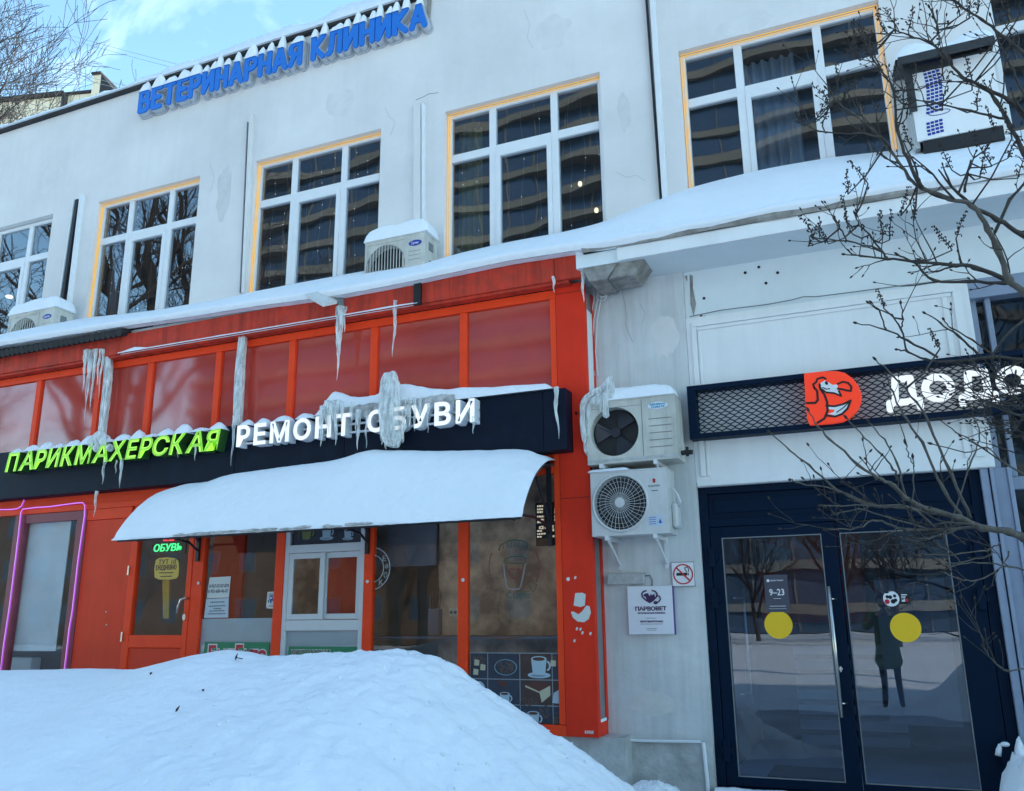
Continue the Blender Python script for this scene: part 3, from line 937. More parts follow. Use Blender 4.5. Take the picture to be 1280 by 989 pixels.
#PART3
# ================================================================== RED SHOPFRONT
shop = thing('red_shopfront', 'bright red framed glazed shopfront under the canopy with doors and a serving window', 'shopfront', (-6, YS, 0))
SXL = -16.0
PLX0, PLX1 = ax(700, 600, -0.30), ax(739.5, 650, -0.30)   # corner pillar
FB0, FB1 = 4.505, 4.745
xj = ax(693, 340, -0.42)
for a, b, mt in ((SXL, ax(150, 430, -0.42) - 0.003, 0), (ax(150, 430, -0.42), xj - 0.004, 0), (xj, ax(726, 330, -0.42), 0)):
    m = MB(); m.box(a, b, -0.42, -0.355, FB0, FB1); m.build('fascia_board', 'red_fascia', shop, bevel=0.006)
m = MB(); m.box(SXL, xj + 0.13, -0.40, -0.30, FB0 - 0.03, FB0 - 0.002); m.build('fascia_trim', 'red_fascia', shop)
m = MB()
x = SXL
while x < ax(152, 410, -0.5):
    m.tube([(x, -0.53, FB1 - 0.02), (x, -0.40, FB1 + 0.03)], 0.05, 6); x += 0.085
m.build('drip_tile', 'roof_felt', shop, kind='stuff')
m = MB(); q = at(522, 362, -0.43); m.box(q[0] - 0.035, q[0] + 0.045, -0.45, -0.421, FB0 - 0.02, FB1 + 0.03); m.build('downspout_clip', 'black_metal', shop)
# upper red panes
UZ0, UZ1 = 3.30, FB0 - 0.034
m = MB(); m.box(SXL, PLX0 - 0.003, YS - 0.012, YS + 0.06, UZ1 - 0.085, UZ1); m.build('top_rail', 'red_frame', shop, bevel=0.004)
mul_px = [((575.3 + 584) / 2, 374), ((465 + 473.2) / 2, 390), ((363.3 + 371.8) / 2, 410), ((269 + 280.6) / 2, 440), ((181 + 195) / 2, 470), ((117 + 126) / 2, 500), ((45 + 57) / 2, 470)]
mul = [ax(a, b, YS) for a, b in mul_px]
mul = mul + [mul[-1] - 0.92 * k for k in range(1, 7)]
edges = [PLX0 - 0.01] + mul + [SXL]
hw = 0.040
for x in mul:
    m = MB(); m.box(x - hw, x + hw, YS - 0.012, YS + 0.06, UZ0, UZ1 - 0.087); m.build('mullion', 'red_frame', shop, bevel=0.004)
m = MB(); m.box(PLX0 - 0.062, PLX0 - 0.004, YS - 0.014, YS + 0.06, 0.56, UZ1 - 0.087); m.build('mullion', 'red_frame', shop, bevel=0.004)
for i in range(len(edges) - 1):
    a, b = edges[i + 1] + hw, edges[i] - (hw if i else 0.055)
    m = MB(); m.box(a, b, YS + 0.018 , YS + 0.026, UZ0, UZ1 - 0.087); m.build('tinted_pane', 'pane_red', shop)
# corner pillar
PZ0 = 0.47
m = MB(); m.box(PLX0, PLX1, -0.30, -0.23, PZ0, FB0 - 0.003)
pil = m.build('pillar', 'red_pillar', shop, bevel=0.003)
for z in (az(715, 365, -0.3), az(725, 622, -0.3), ):
    m = MB(); m.box(PLX0 + 0.002, PLX1 - 0.002, -0.3015, -0.298, z - 0.002, z + 0.002); m.build('sheet_joint', 'black_metal', pil)
m = MB(); m.box(PLX1 - 0.05, PLX1 - 0.012, -0.23, -0.06, PZ0 + 0.12, FB0 - 0.05); m.build('pillar_side', 'grey_metal', shop)
m = MB(); m.box(PLX1 - 0.052, PLX1 - 0.006, -0.232, -0.006, PZ0, PZ0 + 0.11); m.box(PLX1 - 0.04, PLX1 + 0.0, -0.060, -0.004, PZ0 + 0.112, FB0 - 0.05); m.build('pillar_return', 'red_pillar', shop)
m = MB(); m.box(PLX1 - 0.056, PLX1 - 0.004, -0.228, -0.062, 2.2, FB0 - 0.25); m.build('pillar_strip', 'pvc_white', shop)
m = MB(); m.box(PLX1 - 0.045, PLX1 + 0.0, -0.23, -0.02, PZ0 + 0.112, PZ0 + 0.135); m.build('pillar_snow', 'snow', shop)
for px, py in ((683 + 27, 724), (578.5, 725), (459, 727), (248, 729)):
    m = MB(); x, z = at(px, py, -0.30); m.ball((x, -0.30, z), 0.018, 0.012, 0.018); m.build('screw_cap', 'white_plastic', shop, smooth=True)
# sill and stall riser
m = MB(); m.box(SXL, PLX0 - 0.002, YS - 0.016, YS + 0.06, PZ0, 0.555); m.build('sill_rail', 'red_frame', shop, bevel=0.004)
m = MB(); m.box(SXL, PLX1 + 0.2, -0.235, 0.0, -0.08, PZ0 - 0.002); m.build('stall_riser', 'plinth_concrete', shop)
# head rail below the sign
HZ0, HZ1 = az(60, 645, YS), 3.30
HZ0 = 2.70
m = MB(); m.box(SXL, PLX0 - 0.064, YS - 0.012, YS + 0.06, HZ0, HZ0 + 0.07); m.box(SXL, PLX0 - 0.064, YS + 0.02, YS + 0.05, HZ0 + 0.07, HZ1); m.build('head_rail', 'red_frame', shop, bevel=0.004)
# lower mullions
def lmul(px0, px1, py, name='mullion', mt='red_frame'):
    a, b = ax(px0, py, YS), ax(px1, py, YS)
    m = MB(); m.box(a, b, YS - 0.014, YS + 0.06, 0.557, HZ0 - 0.002); m.build(name, mt, shop, bevel=0.004)
    return a, b
mG = lmul(573.3, 584.3, 660)
mF = lmul(456, 466.3, 700)
mE = lmul(345.5, 356, 700)
mD = lmul(243.5, 256.5, 690)
mA = lmul(93, 105, 690, 'mullion', 'neon_tinted_frame')
mN = lmul(15, 27, 690, 'mullion', 'neon_tinted_frame')
PB = 0.557
def pane(a, b, z0=PB, z1=None, y=YS + 0.02, parent=None, mt='pane_shop', name='pane'):
    m = MB(); m.box(a, b, y, y + 0.006, z0, z1 or HZ0 - 0.002); return m.build(name, mt, parent or shop)
pane(mG[1], PLX0 - 0.063); pane(mF[1], mG[0]); pane(mD[1], mE[0]); 
pane(mN[1], mA[0]); pane(SXL, mN[0])
# neon window: extra inner frame
m = MB(); m.box(mN[1] + 0.001, mA[0] - 0.001, YS - 0.006, YS + 0.05, HZ0 - 0.11, HZ0 - 0.004); m.build('window_rail', 'neon_tinted_frame', shop, bevel=0.004)
m = MB(); m.prism([at(32, 641, YS + 0.08), at(91, 636, YS + 0.08), at(69, 814, YS + 0.08), at(13, 814, YS + 0.08)], YS + 0.08, YS + 0.09); m.build('roller_blind', 'blind', shop)
m = MB(); m.box(ax(8, 830, YS + 0.2), ax(38, 830, YS + 0.2), YS + 0.2, YS + 0.34, az(20, 850, YS + 0.2), az(20, 822, YS + 0.2)); m.build('window_box', 'white_plastic', shop, bevel=0.01)
# plain red panel and shop door
dx0, dx1 = ax(164, 700, YS), mD[0]
m = MB(); m.box(mA[1], dx0 - 0.003, YS - 0.004, YS + 0.05, PB, HZ0 - 0.13)
wp = m.build('wall_panel', 'red_panel', shop, bevel=0.004)
m = MB(); m.box(mA[1] + 0.001, dx0 - 0.05, YS - 0.012, YS + 0.05, HZ0 - 0.126, HZ0 - 0.003); m.build('panel_rail', 'red_frame', shop, bevel=0.004)
for px, py in ((133, 765), (133.5, 781), (186.5, 632)):
    m = MB(); x, z = at(px, py, YS); m.ball((x, YS - 0.005, z), 0.009, 0.006, 0.009); m.build('rivet', 'white_plastic', wp)
def reddoor():
    x0, x1, z0, z1 = dx0, dx1 - 0.004, PB, HZ0 - 0.004
    y0, y1 = YS - 0.02, YS + 0.05
    g0, g1 = ax(172, 700, YS), ax(233, 740, YS)
    gz0, gz1 = az(200, 794, YS), z1 - 0.05
    m = MB()
    m.box(x0, g0, y0, y1, z0, z1); m.box(g1, x1, y0, y1, z0, z1)
    m.box(g0, g1, y0, y1, gz1, z1); m.box(g0, g1, y0, y1, gz0 - 0.13, gz0); m.box(g0, g1, y0, y1, z0, z0 + 0.10)
    d = m.build('shop_door', 'red_frame', shop, bevel=0.006)
    m = MB(); m.box(g0, g1, YS + 0.012, YS + 0.018, gz0, gz1); m.build('pane', 'pane_shop', d)
    m = MB(); m.box(g0 + 0.004, g1 - 0.004, y0 + 0.014, y1 - 0.01, z0 + 0.102, gz0 - 0.132); m.build('lower_panel', 'red_panel', d, bevel=0.004)
    hx, hz = at(233, 752, y0)
    m = MB()
    m.tube([(hx + 0.02, y0, hz + 0.03), (hx + 0.02, y0 - 0.05, hz + 0.04), (hx - 0.02, y0 - 0.06, hz + 0.02), (hx - 0.05, y0 - 0.06, hz - 0.05), (hx - 0.06, y0 - 0.055, hz - 0.12)], 0.014, 8)
    m.build('handle', 'steel', d, smooth=True)
    m = MB(); m.ell(hx - 0.01, hz - 0.16, 0.022, 0.035, y0 - 0.008, y0 + 0.002, n=16); m.build('lock', 'steel', d)
    for py in (713, 796):
        q = at(166, py, y0); m = MB(); m.tube([(x0, y0 - 0.008, q[1] - 0.05), (x0, y0 - 0.008, q[1] + 0.05)], 0.011, 8); m.build('hinge', 'steel', d)
    return d
rdoor = reddoor()
# serving window of aluminium between two mullions
def serving():
    x0, x1 = mE[1] + 0.002, mF[0] - 0.002
    y0, y1 = YS - 0.004, YS + 0.05
    zA = az(405, 705, YS); zB = az(405, 775, YS); zC = az(405, 787, YS); zT = az(405, 690, YS)
    b = 0.05
    m = MB()
    m.box(x0, x0 + b, y0, y1, PB, HZ0 - 0.003); m.box(x1 - b, x1, y0, y1, PB, HZ0 - 0.003)
    m.box(x0 + b, x1 - b, y0, y1, zT, zT + 0.10 - 0.02); m.box(x0 + b, x1 - b, y0, y1, zC - 0.01, zB - 0.0)
    m.box(x0 + b, x1 - b, y0, y1, HZ0 - 0.05, HZ0 - 0.003); m.box(x0 + b, x1 - b, y0, y1, PB, PB + 0.05)
    w = m.build('serving_window', 'aluminium_paint', shop, bevel=0.004)
    xm = ax(402, 740, YS)
    for a, c, dy in ((x0 + b + 0.004, xm + 0.02, -0.012), (xm - 0.02, x1 - b - 0.004, 0.02)):
        m = MB(); q = 0.055; ya, yb = y0 + 0.014 + dy, y0 + 0.036 + dy
        zz0, zz1 = zB + 0.004, zT - 0.004
        m.box(a, a + q, ya, yb, zz0, zz1); m.box(c - q, c, ya, yb, zz0, zz1); m.box(a + q, c - q, ya, yb, zz0, zz0 + q); m.box(a + q, c - q, ya, yb, zz1 - q, zz1)
        s_ = m.build('sliding_sash', 'aluminium_paint', w, bevel=0.004)
        m = MB(); m.box(a + q, c - q, ya + 0.008, ya + 0.013, zz0 + q, zz1 - q); m.build('pane', 'pane_shop', w)
    m = MB(); m.box(x0 + b, x1 - b, y0 + 0.025, y0 + 0.031, zT + 0.082, HZ0 - 0.052); m.build('pane', 'pane_shop', w)
    m = MB(); m.box(x0 + b, x1 - b, y0 + 0.025, y0 + 0.031, PB + 0.05, zC - 0.012); m.build('pane', 'pane_shop', w)
    m = MB(); m.box(x0 + b, x1 - b, y0 + 0.036, y0 + 0.042, PB + 0.05, zC - 0.012); m.build('frosted_film', 'frost_film', w)
    return w, x0 + b, x1 - b, zT + 0.082, zC - 0.012
srv, sv0, sv1, svz, svc = serving()
m = MB(); m.box(mD[1] + 0.002, mE[0] - 0.002, YS + 0.03, YS + 0.036, PB, az(300, 773, YS)); m.build('frosted_film', 'frost_film', shop)
# room behind the shopfront
m = MB(); m.inbox(SXL, PLX0 + 0.1, YS + 0.10, 3.4, 0.2, 4.45); m.build('shop_room', 'shop_room', shop)
m = MB(); m.box(mF[0] + 0.55, PLX0, 0.22, 0.26, 0.56, 3.3); m.build('marble_wall', 'marble_wall', shop)
m = MB(); m.box(mF[0], mF[0] + 0.545, 0.16, 0.19, 1.95, 2.7); m.build('dark_screen', 'room_grey', shop)
m = MB(); m.box(mD[1], mE[1], 0.9, 0.95, 1.2, 2.7); m.build('wood_partition', 'marble_wall', shop)
m = MB(); m.box(dx0 + 0.45, dx1, 0.5, 0.55, 0.6, 2.6); m.build('partition', 'red_panel', shop)
m = MB(); m.box(mE[1], mF[0] - 0.45, 0.45, 0.5, 0.6, 2.2); m.build('partition', 'red_panel', shop)
m = MB(); m.box(mF[0], PLX0 - 0.05, YS + 0.12, 0.215, az(640, 795, YS + 0.12) - 0.03, az(640, 795, YS + 0.12)); m.build('counter', 'greyblue_dark', shop, bevel=0.006)
# cups, sockets and stirrers on the counter
cz_ = az(640, 795, YS + 0.12)
t = thing('stirrer_holder', 'dark holder of black stirrers standing behind the cafe window', 'holder', (ax(544, 760, -0.05), -0.05, cz_))
bx, bz = at(544, 765, -0.05)
m = MB(); m.box(bx - 0.06, bx + 0.06, -0.09, -0.01, cz_, bz + 0.03); m.build('box', 'cloth_dark', t, bevel=0.01)
for k in range(7):
    m = MB(); m.tube([(bx - 0.045 + 0.015 * k, -0.05, bz), (bx - 0.055 + 0.019 * k, -0.05, bz + 0.19 + 0.02 * (k % 3))], 0.005, 5); m.build('stirrer', 'black_ink', t)
bx, bz = at(567, 765.5, 0.21); bz -= 0.10
m = MB(); m.box(bx - 0.05, bx + 0.05, 0.205, 0.219, bz + 0.06, bz + 0.14)
t = thing('wall_socket', 'cream double socket plate on the brown wall inside the cafe', 'socket', (bx, 0.215, bz))
m.build('plate', 'cream_ink', t, bevel=0.004)
for dx in (-0.022, 0.022):
    m = MB(); m.ell(bx + dx, bz + 0.10, 0.016, 0.016, 0.200, 0.207, n=12); m.build('outlet', 'grey_ink', t)

# ================================================================== SIGN BOARDS AND LETTERS
ZB0, ZB1 = 2.875, 3.45
XB1 = ax(707.5, 520, YB)
xb_mid = ax(295, 560, YB)
sb = thing('sign_board', 'long navy sign board along the red shopfront carrying shop letters', 'sign board', ((XB1 + SXL) / 2, YB, ZB0))
for a, b in ((SXL, xb_mid - 0.006), (xb_mid, xb_mid + 1.35), (xb_mid + 1.354, XB1 - 0.22), (XB1 - 0.216, XB1)):
    m = MB(); m.box(a, b, YB, YS - 0.016, ZB0, ZB1 - (0.0 if b < xb_mid else 0.012)); m.build('board_panel', 'navy_board', sb, bevel=0.004)
m = MB(); m.ball((XB1 + 0.04, -0.31, az(709, 518, -0.3)), 0.014, 0.02, 0.014); m.build('bolt', 'black_metal', sb)

def font_sign(name, label, cat, word, pts0, pts1, y, depth, bold, italic, mf, ms, gap, space=0.45, edge=None, group=None):
    """word laid out between two measured ends: pts = (px, py_top, py_bottom)"""
    x0, x1 = ax(pts0[0], (pts0[1] + pts0[2]) / 2, y), ax(pts1[0], (pts1[1] + pts1[2]) / 2, y)
    z0 = (az(pts0[0], pts0[2], y) + az(pts1[0], pts1[2], y)) / 2
    z1 = (az(pts0[0], pts0[1], y) + az(pts1[0], pts1[1], y)) / 2
    t = thing(name, label, cat, ((x0 + x1) / 2, y + depth, z0), group)
    h = z1 - z0
    ws = letter_widths([c for c in word if c != ' '], bold)
    wi = iter(ws)
    tot, lay = 0.0, []
    for c in word:
        if c == ' ': tot += space
        else:
            w = next(wi); lay.append((c, tot, w)); tot += w + gap
    tot -= gap
    k = (x1 - x0 - italic * h) / tot
    out = []
    for c, o, w in lay:
        a, b = x0 + o * k, x0 + (o + w) * k + italic * h
        m = MB()
        put_text(m, c, a, b, z0, z1, y, depth, bold, italic * h / (w * k) * w / 1.0 if False else italic, 0, 1)
        l = m.build('letter', [mf, ms], t)
        if edge:
            e = MB(); put_text(e, c, a, b, z0, z1, y - 0.004, 0.003, edge[0], italic, 0, 0); e.build('letter_face', edge[1], l)
        out.append((l, a, b, z1))
    return t, out, z0, z1
gs, gl, gz0, gz1 = font_sign('shop_lettering', 'glowing green slanted hairdresser letters on the navy board', 'sign lettering', 'ПАРИКМАХЕРСКАЯ',
    (8, 565, 587), (275, 538, 566), -0.60, 0.12, 0.028, 0.16, 'green_edge', 'green_side', 0.13, edge=(-0.012, 'green_face'))
ws_, wl, wz0, wz1 = font_sign('shop_lettering', 'bulky white lit shoe repair letters on the navy board', 'sign lettering', 'РЕМОНТ ОБУВИ',
    (296, 529.5, 557), (593, 501, 529.5), -0.60, 0.12, 0.03, 0.0, 'white_face', 'white_side', 0.17, space=0.42)
def cap_on(parent, a, b, z, y0, y1, h, seed, mt='snow'):
    m = MB()
    n = max(6, int((b - a) / 0.02))
    def fn(u, v):
        x = a + (b - a) * u
        p = math.sin(math.pi * min(1, max(0, u))) ** 0.45
        q = math.sin(math.pi * v) ** 0.6
        return (x, y0 + (y1 - y0) * v, z - 0.004 + h * p * q * (1 + 0.5 * fb(x * 9 + seed, v * 2, seed)))
    m.grid(fn, n, 6)
    return m.build('snow_cap', mt, parent, smooth=True)
for i, (l, a, b, z) in enumerate(gl): cap_on(l, a + 0.03, b + 0.01, z, -0.605, -0.47, 0.055 + 0.03 * ((i * 7) % 3), i)
for i, (l, a, b, z) in enumerate(wl):
    if i < 4: cap_on(l, a + 0.01, b - 0.01, z, -0.60, -0.47, 0.07, i + 30)
m = MB()
for z in (wz0 + 0.04, wz0 + (wz1 - wz0) * 0.55): m.box(wl[0][1], wl[-1][2], YB - 0.03, YB - 0.005, z, z + 0.018)
m.build('mounting_rail', 'white_side', ws_)

# blue roof sign of rounded letters
def roof_sign():
    y = YU - 0.12
    pa, pb = (172.5, 113, 145.5), (535, -1.5, 37)
    segs = (('ВЕТЕРИНАРНАЯ', 172.5, 377.5), ('КЛИНИКА', 388, 534))
    zb = (az(172, 144.5, y) + az(533, 36, y)) / 2 + 0.03
    zt_ = (az(176, 114, y) + az(524, 1, y)) / 2
    t = thing('clinic_lettering', 'big rounded blue letters capped with snow below the roof edge', 'sign lettering', (ax(350, 90, y), YU, zb))
    mbk = MB()
    k = 0
    for word, p0, p1 in segs:
        pm = lambda p: (113 + 145) / 2 + (p - 172) / 362 * (17 - 129)
        x0, x1 = ax(p0, pm(p0), y), ax(p1, pm(p1), y)
        h = zt_ - zb
        r = 0.041
        gap = 0.34
        tot = sum(STROKES[c][0] for c in word) + gap * (len(word) - 1)
        sx = (x1 - x0 - 2 * r) / tot
        x = x0 + r
        for c in word:
            w, polys = STROKES[c]
            fx = lambda p: (x + p[0] * sx, zb + r + p[1] * (h - 2 * r))
            m = MB(); put_strokes(m, polys, fx, r * 0.95, y, y + 0.02)
            l = m.build('letter', 'blue_letter', t)
            m = MB(); put_strokes(m, polys, fx, r * 1.25, y + 0.022, YU - 0.03); m.build('letter_side', 'silver_side', l)
            m = MB(); put_strokes(m, polys, fx, r * 1.75, YU - 0.024, YU - 0.004); m.build('letter_back', 'silver_side', l)
            tops = sorted({round(p[0], 2) for pl in polys for p in pl if p[1] > 0.97})
            if c in 'ВРЯЕТЛ': spans = [(min(tops), max(tops))]
            elif c in 'ИНК': spans = [(tops[0], tops[0]), (tops[-1], tops[-1])]
            else: spans = [(tops[0], tops[0])]
            for s0, s1 in spans:
                k += 1
                cap_on(l, x + s0 * sx - r * 1.2, x + s1 * sx + r * 1.2, zt_ - 0.030, y - 0.01, YU - 0.02, 0.13 + 0.05 * (k % 3), k * 3.3)
            x += (w + gap) * sx
    return t
roof_sign()

# pizzeria sign on expanded mesh
def pizza_sign():
    y = -0.14
    x0, x1 = ax(860, 515, y), 2.3
    z0, z1 = (az(864, 550.5, y) + az(1175, 517, y)) / 2 - 0.01, 3.415
    t = thing('pizzeria_sign', 'navy mesh sign box with a red bird badge and white letters above the entrance', 'sign', (0, y, z0))
    m = MB()
    m.box(x0, x1, y, -0.002, z1 - 0.045, z1); m.box(x0, x1, y, -0.002, z0, z0 + 0.045)
    m.box(x0, x0 + 0.075, y, -0.002, z0 + 0.045, z1 - 0.045); m.box(x1 - 0.075, x1, y, -0.002, z0 + 0.045, z1 - 0.045)
    m.build('frame', 'navy_metal', t, bevel=0.004)
    m = MB()
    a, b, c, d = x0 + 0.075, x1 - 0.075, z0 + 0.045, z1 - 0.045
    pitch = 0.0375
    n = int((b - a) / pitch)
    rows = 15
    for i in range(n + 1):
        x = a + i * pitch
        for k in range(rows):
            sgn = 1 if (i + k) % 2 else -1
            p = (x + sgn * pitch * 0.44, y + 0.02, c + (d - c) * k / rows)
            q = (x + sgn * pitch * 0.44, y + 0.024, c + (d - c) * (k + 0.45) / rows)
            e = (x - sgn * pitch * 0.44, y + 0.02, c + (d - c) * (k + 1) / rows)
            m.tube([p, q, e], 0.0058, 4, cap=False)
    m.build('expanded_mesh', 'navy_metal', t, kind='stuff')
    # badge
    yb = y - 0.05
    P = lambda px, py: at(px, py, yb)
    ol = [(1004.8, 467), (1014, 465.5), (1030, 464), (1046, 463.8), (1056, 466), (1066, 473), (1073, 482), (1077, 493), (1076.5, 503), (1072, 513), (1063, 522), (1053, 527), (1040, 529), (1012, 531), (1009, 524), (1007, 505)]
    m = MB(); m.prism([P(*q) for q in ol], yb, yb + 0.06); b_ = m.build('badge', 'red_badge', t, bevel=0.006)
    zx = lambda q: (1000 + q[0] * 280 / 1280, 450 + q[1] * 170 / 777)      # detail crop to picture
    def inkline(pts, r, mt='black_ink'):
        m = MB(); q = [P(*zx(p)) for p in pts]; k = 0
        for u, v in zip(q, q[1:]): m.capsule(u, v, r, yb - 0.004 - 0.0004 * (k % 7), yb + 0.001, 0, 4); k += 1
        return m.build('emblem_line', mt, b_)
    def inkarea(pts, mt, dy=0.0025):
        m = MB(); m.prism([P(*zx(p)) for p in pts], yb - dy, yb + 0.001); return m.build('emblem_shape', mt, b_)
    inkarea([(115, 135), (140, 118), (165, 130), (185, 143), (215, 140), (216, 165), (225, 190), (236, 207), (190, 190), (150, 185), (122, 168)], 'white_ink')
    inkarea([(160, 265), (200, 268), (250, 255), (282, 240), (270, 275), (245, 300), (200, 318), (158, 308), (190, 300), (198, 285), (165, 282)], 'white_ink')
    inkline([(82, 160), (75, 140), (92, 128), (100, 108), (130, 100), (146, 108)], 0.008)
    inkline([(82, 160), (98, 178), (102, 230), (88, 246), (40, 247)], 0.009)
    inkline([(112, 140), (116, 165), (140, 200), (155, 240), (158, 290), (140, 335), (100, 360)], 0.009)
    inkline([(215, 138), (245, 125), (275, 132), (294, 155), (290, 178), (268, 175), (240, 168), (216, 165)], 0.008)
    inkline([(120, 165), (150, 186), (195, 190), (236, 207), (222, 178)], 0.007)
    inkline([(150, 262), (200, 265), (250, 252), (290, 232), (272, 278), (240, 310), (200, 324), (150, 318)], 0.008)
    inkline([(210, 300), (250, 272), (280, 242)], 0.004)
    inkline([(150, 130), (153, 136)], 0.011)
    inkline([(130, 158), (150, 168), (170, 165)], 0.004)
    # letters
    yl = y - 0.06
    lz1, lz0 = az(1160, 476, yl), az(1112, 514, yl)
    def white_letter(polys, fx, r):
        m = MB(); put_strokes(m, polys, fx, r, yl, yl + 0.025); l = m.build('letter', 'white_face', t); 
        return l
    Z = lambda py, px: az(px, py, yl)
    r = 0.029
    D = [[(0.0, -0.26), (0.0, 0.0), (1.0, 0.0), (1.0, -0.26)], [(0.20, 0.0), (0.27, 1.0), (0.78, 1.0), (0.82, 0.0)]]
    O = [[(0.5 + 0.5 * math.cos(q * math.pi / 10), 0.5 + 0.5 * math.sin(q * math.pi / 10)) for q in range(21)]]
    def place(polys, pxl, pxr, pyt, pyb):
        r = 0.026 if polys is D else 0.028
        xa, xb = ax(pxl, (pyt + pyb) / 2, yl) + r, ax(pxr, (pyt + pyb) / 2, yl) - r
        za, zb = az((pxl + pxr) / 2, pyb, yl) + r, az((pxl + pxr) / 2, pyt, yl) - r
        white_letter(polys, lambda p: (xa + (xb - xa) * p[0], za + (zb - za) * p[1]), r)
    place(D, 1105.5, 1152.5, 469.5, 506.5)
    place(O, 1151.5, 1194, 466.5, 502.5)
    place(D, 1196, 1246.5, 461, 499)
    place(O, 1244.5, 1288, 457, 493)
    return t
pizza_sign()

# small lamp box, plaque and no smoking sign on the pilaster
x0, z0 = at(759.5, 731, -0.05); x1, z1 = at(805, 716, -0.05)
m = MB(); m.box(x0, x1, -0.06, -0.002, z0, z1)
lb = thing('junction_box', 'worn pale metal box fixed above the clinic plaque', 'box', (x0, 0, z0))
m.build('casing', 'old_box', lb, bevel=0.006)
m = MB(); m.tube([(x1 - 0.01, -0.03, z1 - 0.03), (x1 + 0.04, -0.015, z1 - 0.02), (x1 + 0.06, -0.008, z0 + 0.03), (x1 + 0.055, -0.008, z0 - 0.02)], 0.006, 6); m.build('cable', 'grey_metal', lb, smooth=True)
yp = -0.055
P = lambda px, py: at(px, py, yp)
zxp = lambda q: (720 + q[0] * 160 / 1055, 680 + q[1] * 150 / 989)
x0, z1 = P(783.5, 733); x1, z0 = P(843, 793)
z1 = P(812, 732.5)[1]
pq = thing('clinic_plaque', 'square white plaque of the vet clinic with a purple heart logo', 'plaque', ((x0 + x1) / 2, 0, z0))
m = MB(); m.box(x0, x1, yp, -0.002, z0, z1); m.build('board', ['plaque_white'], pq, bevel=0.004)
m = MB(); m.box(x1 - 0.001, x1 + 0.006, yp + 0.006, -0.003, z0 - 0.002, z1 - 0.004); m.build('edge_trim', 'purple_edge', pq)
wq, hq = x1 - x0, z1 - z0
def pt(u, v): return (x0 + wq * u, z0 + hq * v)
def ptext(parent, s, u0, u1, v0, v1, mt='purple_ink', bold=0.03, name='lettering'):
    m = MB(); a = pt(u0, v0); b = pt(u1, v1); put_text(m, s, a[0], b[0], a[1], b[1], yp - 0.0025, 0.004, bold); return m.build(name, mt, parent)
ptext(pq, 'ПАРВОВЕТ', 0.17, 0.86, 0.485, 0.575, bold=0.045)
ptext(pq, 'ВЕТЕРИНАРНАЯ КЛИНИКА', 0.22, 0.83, 0.42, 0.455)
ptext(pq, 'КРУГЛОСУТОЧНО', 0.27, 0.77, 0.243, 0.283, bold=0.05)
m = MB()
for u0, u1, v in ((0.40, 0.62, 0.325), (0.27, 0.77, 0.205), (0.40, 0.64, 0.115), (0.41, 0.62, 0.08)):
    a = pt(u0, v); b = pt(u1, v + 0.014)
    n = int((u1 - u0) * 60)
    for k in range(n):
        w = (b[0] - a[0]) / n
        m.box(a[0] + k * w, a[0] + (k + 0.62) * w, yp - 0.002, yp + 0.001, a[1], b[1] - 0.002 * (k % 2))
m.build('small_print', 'grey_ink', pq, kind='stuff')
m = MB()
hpts = [(0.5, 0.655), (0.42, 0.70), (0.345, 0.77), (0.33, 0.835), (0.37, 0.885), (0.43, 0.90)]
k = 0
for sgn in (1, -1):
    q = [pt(0.5 + sgn * (p[0] - 0.5), p[1]) for p in hpts]
    for u, v in zip(q, q[1:]): m.capsule(u, v, 0.006, yp - 0.003 - 0.0004 * k, yp + 0.001, 0, 4); k += 1
q = [pt(*p) for p in ((0.66, 0.80), (0.72, 0.78), (0.74, 0.72), (0.70, 0.665), (0.64, 0.65))]
for u, v in zip(q, q[1:]): m.capsule(u, v, 0.005, yp - 0.003 - 0.0004 * k, yp + 0.001, 0, 4); k += 1
m.ell(*pt(0.63, 0.65), 0.018, 0.014, yp - 0.008, yp + 0.001)
m.build('heart_logo', 'purple_ink', pq)
m = MB()
m.prism([pt(*p) for p in ((0.36, 0.80), (0.40, 0.84), (0.47, 0.85), (0.49, 0.80), (0.52, 0.79), (0.53, 0.83), (0.565, 0.80), (0.61, 0.835), (0.62, 0.76), (0.58, 0.70), (0.50, 0.665), (0.43, 0.71), (0.42, 0.77))], yp - 0.007, yp + 0.001)
m.build('animal_logo', 'purple_ink', pq)

yn = -0.02
x0, z1 = at(838.5, 703, yn); x1, z0 = at(869.5, 733, yn)
ns = thing('no_smoking_sign', 'small square sign with a crossed out cigarette beside the entrance', 'sign', ((x0 + x1) / 2, 0, z0))
m = MB(); m.box(x0, x1, yn, -0.002, z0, z1); m.build('plate', 'white_ink', ns, bevel=0.002)
cx, cz, rr = (x0 + x1) / 2, (z0 + z1) / 2, (x1 - x0) * 0.43
m = MB()
for a, b, c, d in ((x0, x1, z0, z0 + 0.005), (x0, x1, z1 - 0.005, z1), (x0, x0 + 0.005, z0 + 0.005, z1 - 0.005), (x1 - 0.005, x1, z0 + 0.005, z1 - 0.005)): m.box(a, b, yn - 0.0015, yn + 0.001, c, d)
m.build('border', 'grey_ink', ns)
m = MB(); m.box(cx - rr * 0.66, cx + rr * 0.42, yn - 0.002, yn + 0.001, cz - 0.012, cz + 0.012); m.box(cx + rr * 0.48, cx + rr * 0.56, yn - 0.002, yn + 0.001, cz - 0.012, cz + 0.012)
k = 0
q = [(cx + rr * u, cz + rr * v) for u, v in ((0.55, 0.25), (0.6, 0.45), (0.45, 0.7), (0.2, 0.62), (0.25, 0.4), (0.35, 0.3), (0.4, 0.2))]
for u, v in zip(q, q[1:]): m.capsule(u, v, 0.003, yn - 0.002 - 0.0003 * k, yn + 0.001, 0, 4); k += 1
m.build('cigarette', 'black_ink', ns)
m = MB()
